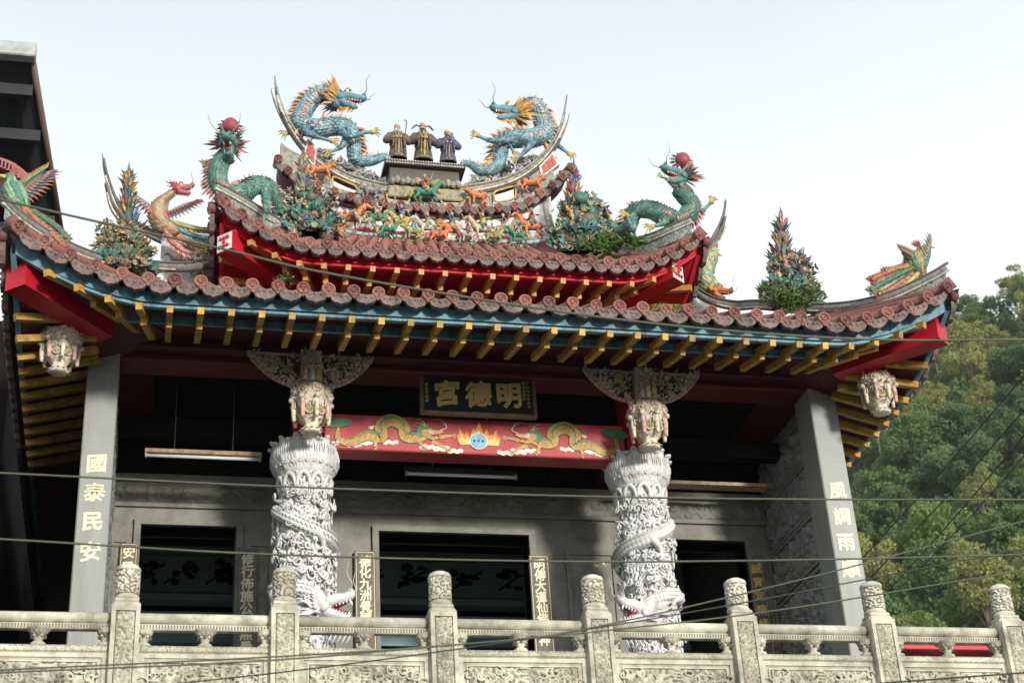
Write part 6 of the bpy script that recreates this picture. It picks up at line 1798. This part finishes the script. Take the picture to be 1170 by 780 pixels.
        mb = MB(); hp2 = b + s * -.22 * h + F * .24 * h + up_(.48 * h); dv = (F * .3 + up_(1)).normalized()
        tube(mb, [hp2 - dv * .35 * h, hp2 + dv * .45 * h], .014 * h, 5, YE); blade(mb, hp2 + dv * .42 * h, dv, .18 * h, .07 * h, CW)
        mb.build('lance', M_ceramic, rb)
        mb = MB()
        for k in range(8): blade(mb, b + up_((.1 + .05 * k) * h) + Vector((RS.uniform(-.1, .1) * h, -.11 * h, 0)), (RS.uniform(-1, 1), -.3, -1), .12 * h, .05 * h, (trim, YE, CW)[k % 3])
        for k in range(3): blade(mb, b + up_(.42 * h) - F * .08 * h, -F + up_(.1 * k - .1), .34 * h, .07 * h, (trim, robe, YE)[k], bend=.2)
        mb.build('sash', M_ceramic, rb)
    return t
YF = 1.50
beast('riderless orange horse at the left end of the roof frieze', 398, 249, YF, .30, 1, OR, 'horse')
beast('figurine in pale armour riding a green beast, first rider from the left in the frieze', 432, 249, YF, .22, 1, GN, 'kirin', (CW, OR))
beast('blue coated rider on a yellow beast, second rider from the left in the frieze', 458, 252, YF, .22, -1, YE, 'kirin', (BLc, CW))
beast('grey robed rider on a white horse at the middle of the frieze', 488, 260, YF, .22, -1, (.60, .58, .50), 'horse', (SG, YE))
beast('blue and gold rider on an orange lion right of the frieze middle', 516, 262, YF, .24, -1, OR, 'lion', (BLc, YE))
beast('yellow robed rider on a cream horse with a green harness in the frieze', 551, 262, YF, .25, -1, (.62, .5, .32), 'horse', (YE, GN))
beast('purple robed rider on a brown horse near the right end of the frieze', 577, 263, YF, .23, 1, (.45, .36, .25), 'horse', (MV, CW))
beast('red robed rider on a prancing orange horse at the right end of the frieze', 607, 259, YF, .27, -1, OR, 'horse', (RD, TG))
for k, (x, y, cl, kd, rc, lb) in enumerate([(416, 252, (.5, .45, .35), 'horse', (RD, YE), 'red robed rider just right of the riderless orange horse in the frieze'),
        (444, 262, GN, 'kirin', (OR, CW), 'low green beast with an orange rider left of the frieze middle'), (472, 264, (.45, .40, .12), 'lion', (SG, TG), 'small green robed rider on an olive lion left of the frieze middle'),
        (502, 268, OR, 'lion', (YE, RD), 'small yellow robed rider on an orange lion just under the frieze middle'), (534, 268, (.55, .50, .42), 'horse', (RD, BLc), 'small red robed rider on a cream horse right of the frieze middle'),
        (564, 270, (.40, .36, .14), 'kirin', (CW, OR), 'small white robed rider on an olive beast in the right half of the frieze'), (592, 268, GN, 'kirin', (BLc, YE), 'small blue robed rider on a green beast near the right end of the frieze'),
        (384, 262, (.5, .22, .08), 'lion', (TG, CW), 'small green robed rider on a brown lion at the left foot of the frieze')]):
    beast(lb, x, y, YF - .12, .19, 1 if k % 2 else -1, cl, kd, rc)
YG = 1.78
beast('orange lion climbing the left end of the pierced ridge', 366, 194, YG, .23, 1, OR, 'lion')
beast('grey elephant beside the left slot of the pierced ridge', 424, 218, YG, .20, -1, (.24, .23, .21), 'elephant')
beast('red robed rider on a green beast below the ridge pedestal', 487, 220, YG - .04, .26, 1, GN, 'kirin', (RD, YE))
beast('orange lion right of the pedestal on the pierced ridge', 546, 224, YG, .22, -1, OR, 'lion')
beast('orange lion near the right tail of the pierced ridge', 607, 209, YG, .23, 1, OR, 'lion')
mb = MB(); 
# small fallen flowers and leaves along the frieze foot
for k in range(260):
    x = RS.uniform(372, 622); y = 276 + (x - 370) * .055 + RS.uniform(-7, 4); p = at(x, y, 1.42 + RS.uniform(-.05, .08))
    cc = [GN, LG, YE, OR, CW, PKc, TG][RS.randint(7)]
    if k % 3 == 0: ell(mb, p, RS.uniform(.012, .022), cc, 6, 4)
    else: blade(mb, p, (RS.uniform(-1, 1), -.4, RS.uniform(0, 1)), RS.uniform(.05, .10), .03, cc)
fl = mb.build('frieze_flowers', M_ceramic, RG); fl['kind'] = 'stuff'

# ---------------------------------------------------------------- ceramic flower mountains
def mountain(label, outline_px, Y, cols, n, core=(.05, .22, .16), spire=None, depth=.22, figs=0):
    """outline_px: (cx, y_base, y_top, half width at base, half width at top)"""
    cx, yb, yt, wb, wt = outline_px
    base = at(cx, yb, Y); top = at(cx, yt, Y); H = top.z - base.z
    mpp = (at(cx + 10, yb, Y) - base).length / 10
    t = thing('flower_mountain', label, 'roof ornament', tuple(base))
    mb = MB()
    ax = Vector((top.x - base.x, 0, top.z - base.z))
    def R_(q): return (wb * (1 - q) + wt * q) * mpp * (1 + .22 * math.sin(q * 13 + cx) + .10 * math.sin(q * 29))
    G = []
    for i in range(9):
        q = i / 8; c = base + ax * q; r = R_(q) * .72 * (1 if i < 8 else .1)
        G.append([(c.x + r * math.cos(a) * (1 + .18 * math.sin(a * 3 + i * 1.7)), c.y + depth * .8 * (r / (wb * mpp)) * math.sin(a) * 1.2, c.z + RS.uniform(-.02, .02)) for a in np.linspace(0, 2 * PI, 18, endpoint=False)])
    mb.grid(np.array(G), core, closed=True)
    rk = mb.build('rock', M_ceramic, t)
    groups = {}
    mbl = MB(); mbf = MB()
    for k in range(n):
        q = RS.uniform(0, 1) ** 1.15; a = RS.uniform(-PI, PI * .25) ; r = R_(q) * RS.uniform(.72, 1.0)
        c = base + ax * q + Vector((r * math.cos(a), depth * (r / (wb * mpp)) * math.sin(a), RS.uniform(-.03, .03)))
        o = Vector((math.cos(a) * 1.0, -.5 + .5 * math.sin(a), RS.uniform(-.4, .9)))
        cc = cols[RS.randint(len(cols))]
        kk = k % 6
        if kk in (0, 1, 2):
            blade(mbl, c, o + Vector((RS.uniform(-.6, .6), 0, RS.uniform(-.6, .6))), RS.uniform(.06, .13), RS.uniform(.025, .05), cc, bend=RS.uniform(-.3, .3), tip=cols[RS.randint(len(cols))])
        elif kk == 3:      # peony
            nn = 7; u = Vector((0, 0, 1)); s = o.cross(u).normalized(); u2 = s.cross(o).normalized(); rr = RS.uniform(.022, .042)
            for j in range(nn):
                w_ = 2 * PI * j / nn; dd = s * math.cos(w_) + u2 * math.sin(w_)
                blade(mbf, c + o.normalized() * .02, dd + o.normalized() * .5, rr * 1.7, rr * 1.1, cc, nrm=o)
            ell(mbf, c + o.normalized() * .03, rr * .45, YE, 6, 5)
        elif kk == 4:
            curl(mbl, c, (1, 0, 0), (0, 0, 1), RS.uniform(.03, .05), .010, 1.1, RS.uniform(0, 6), cc)
        else:
            ell(mbf, c, RS.uniform(.014, .030), cc, 7, 5)
    for k in range(26):    # big scrolled leaves round the foot and rock lumps
        q = RS.uniform(0, .45); a = RS.uniform(-PI, 0); r = R_(q) * RS.uniform(.8, 1.02)
        c = base + ax * q + Vector((r * math.cos(a), depth * (r / (wb * mpp)) * math.sin(a), 0)); cc = (TG, (.05, .2, .15), (.08, .16, .12), (.3, .36, .2))[k % 4]
        for j in range(5): blade(mbl, c, (math.cos(a) + RS.uniform(-.5, .5), -.4, RS.uniform(-.2, 1.2)), RS.uniform(.07, .13), .045, cc, nrm=(0, 1, 0), bend=RS.uniform(-.4, .4))
    for k in range(12):
        q = RS.uniform(0, .9); a = RS.uniform(-PI, 0); r = R_(q) * .62
        ell(mbl, base + ax * q + Vector((r * math.cos(a), depth * .7 * math.sin(a), 0)), (RS.uniform(.06, .11), .07, RS.uniform(.05, .10)), (core, (.12, .12, .10), (.2, .16, .12))[k % 3], 9, 7, wob=.12)
    mbl.build('leaves', M_ceramic, t); mbf.build('flowers', M_ceramic, t)
    for k in range(figs):     # little standing immortals
        q = .1 + .6 * (k + .5) / figs; s_ = -1 if k % 2 else 1; r = R_(q) * .6
        c = base + ax * q + Vector((s_ * r * RS.uniform(.1, .9), -depth * .8 * (1 - q * .6), 0)); h = .19
        cc = cols[RS.randint(len(cols))]
        mb = MB(); tube(mb, [c, c + up_(.06), c + up_(.12), c + up_(.145)], [.05, .04, .042, .015], 9, cc, 10)
        for d in (-1, 1): tube(mb, [c + Vector((d * .035, 0, .12)), c + Vector((d * .06, -.02, .09)), c + Vector((d * .075, -.05, .10 + .04 * (d * s_))) ], [.018, .017, .010], 6, cc, 6)
        ell(mb, c + up_(.165), (.02, .02, .025), SK, 8, 6)
        im = mb.build('immortal_figure', M_ceramic, t)
        mb = MB(); lathe(mb, c + up_(.178), [(.022, 0), (.026, .012), (.012, .03), (.001, .036)], 8, (DK, YE, RD)[k % 3]); mb.build('hat', M_ceramic, im)
    if spire:
        (sx, sy0, sy1, w0), scol = spire
        b = at(sx, sy0, Y); e = at(sx + 1, sy1, Y); ax2 = e - b
        mb = MB(); tube(mb, [b, b + ax2 * .5, e], [w0 * mpp * .42, w0 * mpp * .25, .008], 8, scol[0])
        for k in range(110):
            q = RS.uniform(0, .93); a = RS.uniform(0, 2 * PI); r = w0 * mpp * .5 * (1 - q) + .015
            d = Vector((math.cos(a), math.sin(a), 0)); blade(mb, b + ax2 * q + d * r * .8, d * RS.uniform(.2, .8) + up_(1), RS.uniform(.09, .17) * (1 - q * .3), .045, scol[RS.randint(len(scol))], nrm=d, bend=RS.uniform(-.1, .35), tip=scol[RS.randint(len(scol))])
        blade(mb, e + up_(-.08), (0, 0, 1), .22, .05, scol[0])
        mb.build('flame_spire', M_ceramic, t)
    return t
DP = [(.07, .26, .17), (.13, .36, .31), (.30, .44, .26), (.62, .24, .08), (.62, .44, .14), (.68, .64, .54), (.55, .25, .22), DK, (.6, .58, .5), (.08, .12, .24), (.30, .22, .12), (.06, .14, .10), (.09, .18, .14), DK, (.2, .2, .17)]
mountain('flower covered ceramic rock left of the roof frieze behind the green dragon', (354, 273, 224, 37, 24), 1.15, DP, 620, spire=((345, 236, 180, 13), [(.25, .28, .2), BLc, RD, YE, (.15, .2, .14)]), figs=5)
mountain('flower covered ceramic rock right of the roof frieze by the upper eave', (664, 289, 226, 41, 20), 1.15, DP, 620, spire=((655, 240, 188, 14), [BLc, (.12, .2, .35), RD, YE, MV]), figs=5)
OD = [(.55, .22, .06), (.50, .36, .10), (.36, .22, .08), (.18, .12, .07), (.42, .2, .16), DK, (.5, .28, .1), (.45, .42, .35), (.07, .2, .14), (.10, .16, .10)]
mountain('orange flowered ceramic rock under a flame spire on the lower roof at the left', (139, 312, 262, 34, 22), -.15, OD, 560, spire=((146, 258, 196, 18), [(.08, .16, .12), OR, BLc, (.10, .2, .16), YE, DK]), figs=4, depth=.18)
mountain('ceramic rock of immortals under a flame spire on the lower roof at the right', (903, 352, 292, 34, 17), -.15, DP + [SB, MV], 560, spire=((892, 300, 246, 20), [MV, PKc, BLc, YE, TG, DK]), figs=6, depth=.18)

# ---------------------------------------------------------------- phoenixes
def feathers(mb, root, tip, width_dir, n, ln, wd, cols, rows=3, sweep=None):
    """wing: rows of feathers hanging from the leading edge root->tip"""
    root = Vector(root); tip = Vector(tip); wdv = Vector(width_dir)
    tube(mb, [root, (root + tip) / 2 + wdv.normalized() * -.02, tip], [wd * .9, wd * .8, wd * .3], 7, cols[0], 10)
    for r in range(rows):
        for k in range(n):
            q = (k + .5 * (r % 2)) / n; p = root.lerp(tip, q)
            d = wdv.normalized() * (1.0 - .35 * q) + (tip - root).normalized() * (.25 + .9 * q)
            l_ = ln * (.45 + .28 * r) * (1 - .25 * abs(q - .5))
            blade(mb, p + Vector((0, -.012 * (rows - r), 0)), d, l_, wd * 1.2, cols[(r + 1) % len(cols)], nrm=(0, 1, 0), th=.10, tip=cols[(r + 2) % len(cols)])
def phoenix(label, Y, body, neck, headp, face, wings, tails, pal, hs=.13, name='phoenix_statue'):
    c1, c2, c3, c4 = pal
    bp = [at(x, y, Y) for x, y in body]
    t = thing(name, label, 'phoenix statue', tuple(bp[0]))
    mb = MB(); np_ = [at(x, y, Y) for x, y in neck]
    P, T_, N, B, rr = tube(mb, bp + np_, [.05, .10, .10, .07, .045, .04], 10, tuple(x * .3 for x in c1), 36)
    scales_on(mb, P, T_ * -1, N, B, rr, [c1, c2], n=10, ln=2.0)
    bd = mb.build('body', M_ceramic, t)
    hp = at(headp[0], headp[1], Y); F = Vector((face[0], face[1], face[2])).normalized()
    mb = MB(); ell(mb, hp, (hs * .45, hs * .38, hs * .38), c1, 10, 8)
    tube(mb, [hp + F * hs * .3, hp + F * hs * .8, hp + F * hs * 1.15 + up_(-.03)], [hs * .2, hs * .13, .004], 7, YE, 8)
    for k in range(9): blade(mb, hp + up_(hs * .25) - F * hs * .1 * (k % 3), up_(1) - F * (.2 + .3 * k / 3), hs * .9, hs * .22, RD, nrm=F.cross(up_(1)))
    for s_ in (-1, 1): ell(mb, hp + F * hs * .12 + Vector((0, -.3 * hs * 1.1, .08 * hs)), hs * .08, (.9, .9, .85), 6, 5)
    mb.build('head', M_ceramic, t)
    for (r_, tp, wv, cols, ln) in wings:
        mb = MB(); feathers(mb, at(r_[0], r_[1], Y - .02), at(tp[0], tp[1], Y - .12), wv, 11, ln, .028, cols); mb.build('wing', M_ceramic, t)
    for k, (pts, cc) in enumerate(tails):
        mb = MB(); tp_ = [at(x, y, Y - .04 + .02 * (k % 3)) for x, y in pts]
        P, T_, N, B, rr = tube(mb, tp_, [.03, .028, .022, .016], 7, cc[0], 26)
        for i in range(1, 26):
            for s_ in (-1, 1):
                sd = Vector(T_[i]).cross(Vector((0, 1, 0))).normalized() * s_
                blade(mb, P[i], Vector(T_[i]) * .9 + sd * .8, .085, .022, cc[i % len(cc)], nrm=(0, 1, 0), th=.15, bend=.15)
        e = Vector(P[-1])
        for j in range(9):
            a = 2 * PI * j / 9; blade(mb, e, (math.cos(a), -.2, math.sin(a)), .075, .035, cc[1 % len(cc)], nrm=(0, 1, 0))
        ell(mb, e + Vector((0, -.02, 0)), .022, cc[2 % len(cc)], 7, 5)
        mb.build('tail_plume', M_ceramic, t)
    return t
TP = [(.50, .16, .05), (.32, .04, .04), (.45, .30, .08), (.1, .08, .06)]; TGc = [(.05, .2, .12), (.12, .25, .14), (.42, .16, .05), DK]; TB = [(.36, .2, .1), (.25, .1, .08), (.5, .36, .1)]
phoenix('phoenix with raised rainbow wing at the far left roof corner', -.95, [(30, 245), (20, 228)], [(14, 216), (13, 207)], (11, 203), (-.9, -.3, -.1),
        [((24, 222), (55, 197), (.35, 0, -.9), [(.5, .18, .06), (.45, .22, .06), BLc, (.5, .16, .05), (.35, .25, .1)], .20), ((22, 215), (52, 194), (-.1, 0, 1), [(.05, .2, .12), (.16, .3, .14), (.42, .3, .08), (.4, .15, .05)], .13)],
        [([(26, 236), (40, 250), (58, 266), (74, 283)], TP), ([(30, 238), (50, 250), (66, 262), (75, 272)], TGc), ([(22, 236), (30, 252), (44, 270), (60, 290)], TB), ([(26, 234), (34, 258), (50, 278), (66, 292)], TP),
         ([(18, 240), (18, 256), (26, 268)], [YE, CW, YE])], (GN, LG, OR, YE))
phoenix('phoenix with spread wings and long tail at the far right roof corner', -.95, [(1054, 318), (1047, 304)], [(1046, 296), (1050, 289)], (1053, 285), (.9, -.3, .2),
        [((1048, 300), (1030, 289), (.2, 0, 1), [DK, (.3, .14, .06), DK, (.4, .12, .06), (.08, .15, .1)], .17), ((1054, 312), (1064, 274), (-.9, 0, .1), [(.06, .22, .16), (.5, .18, .06), TG, (.45, .3, .08)], .15)],
        [([(1045, 305), (1025, 315), (1008, 324), (995, 332)], TGc), ([(1043, 303), (1022, 308), (1005, 315), (996, 320)], TP), ([(1047, 308), (1030, 322), (1015, 332), (1004, 337)], TP), ([(1049, 312), (1036, 325), (1024, 334), (1014, 338)], [YE, OR, BLc]),
         ([(1044, 300), (1028, 306), (1012, 310)], TB), ([(1050, 314), (1045, 328), (1038, 334)], TGc)], ((.45, .34, .10), (.14, .26, .14), OR, GN))
# dragon headed phoenix on the left white panel
t = phoenix('red crested dragon headed phoenix flying right over the white gable panel', .9, [(205, 268), (186, 256)], [(181, 242), (186, 230), (196, 221)], (203, 217), (1, -.2, .1),
        [((182, 246), (153, 222), (.2, 0, -1), [TG, SG, PKc, DK], .17), ((192, 244), (226, 229), (-.1, 0, -1), [SG, DK, RD, TG], .15)],
        [([(195, 254), (210, 258), (226, 262), (240, 263)], [(.42, .40, .18), DK, YE]), ([(195, 258), (212, 266), (228, 272), (241, 275)], [SB, (.3, .35, .4), CW]), ([(192, 262), (206, 272), (222, 280), (238, 285)], [OR, YE, CW]), ([(188, 262), (196, 276), (210, 287), (226, 292)], [PKc, CW, OR])],
        ((.45, .38, .22), (.5, .24, .12), GN, YE), hs=.12, name='dragon_phoenix_statue')
small_dragon_head(at(203, 217, .88), (.95, -.25, .12), (0, 0, 1), .23, M_ceramic, t, (PKc, RD, (.3, .02, .02), (.85, .83, .78), RD), jaw=.4, name='dragon_head')
# fish dragon on the right gable
FD = thing('fish_dragon_statue', 'green and orange fish bodied dragon curling beside the upper roof at the right', 'dragon statue', tuple(at(810, 335, .9)))
mb = MB(); pts = [at(x, y, .9) for x, y in [(823, 334), (812, 328), (803, 318), (806, 303), (812, 294), (816, 284)]]
P, T_, N, B, rr = tube(mb, pts, [.08, .12, .13, .10, .07, .03], 11, LG, 40); scales_on(mb, P, T_ * -1, N, B, rr, [LG, YE, TG], n=11, ln=1.8); bd = mb.build('body', M_ceramic, FD)
mb = MB()
for k in range(40):
    i = RS.randint(4, 39); blade(mb, P[i], (RS.uniform(-1, 1), -.3, RS.uniform(-.3, 1)), RS.uniform(.08, .17), .06, (YE, OR, LG, RD)[k % 4], nrm=(0, 1, 0), bend=.2)
mb.build('fins', M_ceramic, bd)
small_dragon_head(at(817, 333, .8), (.75, -.5, -.35), (.2, 0, 1), .26, M_ceramic, FD, (OR, YE, (.3, .02, .02), (.85, .83, .78), DK), jaw=.5)

# ---------------------------------------------------------------- lower roof ridges
def ridge(label, px, Ys, r, col, mos=None, name='hip_ridge'):
    P2 = cr([(a, b, c) for (a, b), c in zip(px, Ys)], 50); P3 = [at(a, b, c) for a, b, c in P2]
    t = thing(name, label, 'roof ridge', tuple(P3[len(P3) // 2]))
    mb = MB(); tube(mb, P3, r, 8, col, up=(0, 1, 0)); tube(mb, [p + Vector((0, -.05, -.05)) for p in P3[8:]], .014, 6, CW, up=(0, 1, 0)); tube(mb, [p + Vector((0, -.045, .04)) for p in P3[4:]], .016, 6, (.16, .15, .14), up=(0, 1, 0))
    mb.build('band', M_ceramic, t)
    if mos: mosaic('mosaic_face', P3[mos[0]:mos[1]], -.19, -.04, -.03, t)
    return t
ridge('left swallow tail ridge with a tall double spike rising beside the flame spire', [(117, 176), (121, 200), (133, 234), (146, 252), (166, 265), (205, 283), (243, 297)], [1.5, 1.5, 1.5, 1.45, 1.4, 1.35, 1.3], [.006, .02, .04, .05, .05, .05, .05], (.24, .20, .19), name='swallow_tail_ridge')
ridge('short second prong of the left swallow tail spike', [(120, 210), (128, 236), (140, 254)], [1.45, 1.45, 1.4], [.01, .035, .045], (.22, .16, .2), name='ridge_prong')
ridge('right swallow tail spike curving up beside the upper roof corner', [(829, 227), (825, 252), (810, 282), (797, 297), (782, 308)], [1.5, 1.5, 1.45, 1.4, 1.3], [.006, .025, .045, .05, .05], (.30, .28, .24), name='swallow_tail_ridge')
ridge('short second prong of the right swallow tail spike', [(829, 250), (822, 270), (806, 294)], [1.45, 1.45, 1.4], [.01, .03, .04], (.3, .28, .24), name='ridge_prong')
ridge('curved hip ridge with green mosaic sweeping to the right roof tip under the phoenix', [(783, 312), (794, 332), (815, 345), (840, 350), (863, 349), (900, 352), (940, 353), (981, 349), (1020, 338), (1060, 319), (1082, 306)], [1.1, .9, .7, .5, .3, .0, -.3, -.7, -1.05, -1.35, -1.5], [.05, .05, .05, .05, .05, .05, .05, .045, .04], (.30, .30, .28), mos=(28, 49))
ridge('curved hip ridge with green mosaic sweeping to the left roof tip under the phoenix', [(243, 303), (210, 306), (178, 305), (150, 302), (115, 297), (80, 284), (48, 266), (20, 246), (4, 230)], [1.0, .6, .3, .0, -.3, -.7, -1.05, -1.35, -1.5], [.05, .05, .05, .05, .05, .045, .04], (.24, .23, .22), mos=(24, 49))
# mosaic hips of the upper roof under the green dragons
ridge('green mosaic hip of the upper roof below the left green dragon', [(330, 262), (305, 248), (283, 234), (262, 222), (246, 214)], [1.1, .9, .65, .4, .25], .045, (.35, .40, .34), mos=(2, 49))
ridge('green mosaic hip of the upper roof below the right green dragon', [(700, 284), (722, 279), (745, 272), (768, 262), (790, 252)], [1.1, .9, .65, .4, .25], .045, (.35, .40, .34), mos=(2, 49))
# relief figures on the white panel at the left
for k, (x, y, lb) in enumerate([(204, 300, 'small mounted figure in relief on the white gable panel'), (224, 308, 'yellow flower spray in relief low on the white gable panel'), (238, 312, 'brown flower spray beside the upper roof corner')]):
    if k == 0: beast(lb, x, y, 1.1, .17, -1, (.35, .25, .2), 'horse', (OR, YE)); continue
    t = thing('flower_spray', lb, 'ornament', tuple(at(x, y + 8, 1.1))); mb = MB()
    for j in range(60): 
        p = at(x + RS.uniform(-9, 9), y + RS.uniform(-10, 10), 1.1); blade(mb, p, (RS.uniform(-1, 1), -.4, RS.uniform(-.2, 1)), RS.uniform(.06, .12), .03, [(YE, GN, CW), (BRN, OR, LG)][k - 1][j % 3])
    mb.build('petals', M_ceramic, t)

# ---------------------------------------------------------------- living plants rooted in the roof
def bush(label, px, py, Y, w, h, n, sz=.10, name='roof_plant'):
    b = at(px, py, Y); t = thing(name, label, 'plant', tuple(b)); mb = MB(); st = MB()
    for k in range(int(n / 12)):
        e = b + Vector((RS.uniform(-1, 1) * w, RS.uniform(-.6, .6) * w * .5, h * RS.uniform(.4, 1))); 
        tube(st, [b + Vector((RS.uniform(-.5, .5) * w, 0, 0)), (b + e) / 2 + Vector((0, 0, .05)), e], [.008, .006, .003], 5, k=6)
        for j in range(12):
            p = b.lerp(e, RS.uniform(.2, 1.05)) + Vector((RS.uniform(-.05, .05), RS.uniform(-.05, .05), RS.uniform(-.04, .04)))
            blade(mb, p, (RS.uniform(-1, 1), RS.uniform(-1, .6), RS.uniform(-.3, 1)), sz * RS.uniform(.6, 1.3), sz * .26, (1, 1, 1), bend=-.2, th=.06)
    st.build('stems', M_bark, t); mb.build('leaves', M_plant, t)
bush('thick grassy weed growing over the right ceramic rock on the lower roof', 905, 358, -.45, .36, .36, 520, .10)
bush('leafy weed growing behind the upper eave at the right ceramic rock', 690, 288, .75, .30, .20, 260, .12)
bush('small weed with broad leaves under the right green dragon', 722, 281, .6, .14, .14, 90, .13)
bush('little weed sprouting between the eave tiles below the middle of the upper roof', 590, 352, -1.1, .10, .06, 40, .06)
bush('little weed with white flowers on the lower roof below the right hip beam', 770, 362, -.9, .22, .12, 120, .08)
bush('dry weed on the lower roof tiles under the left hip beam', 318, 326, -1.1, .12, .07, 50, .06)
# ------------------------------------------------------------------ thin haze in the air
mb = MB(); box(mb, -320, 480, -80, 640, -1.5, 170)
hz = mb.build('haze', None)
m = bpy.data.materials.new('pale_haze'); m.use_nodes = True; n = m.node_tree.nodes; n.clear()
out = n.new('ShaderNodeOutputMaterial'); pv = n.new('ShaderNodeVolumePrincipled')
pv.inputs['Color'].default_value = (0.95, 0.98, 0.97, 1); pv.inputs['Density'].default_value = 0.00013; pv.inputs['Anisotropy'].default_value = 0.1
m.node_tree.links.new(pv.outputs['Volume'], out.inputs['Volume']); hz.data.materials.append(m)
hz['kind'] = 'stuff'; hz['label'] = 'thin pale haze in the air before the wooded hill'; hz['category'] = 'haze'
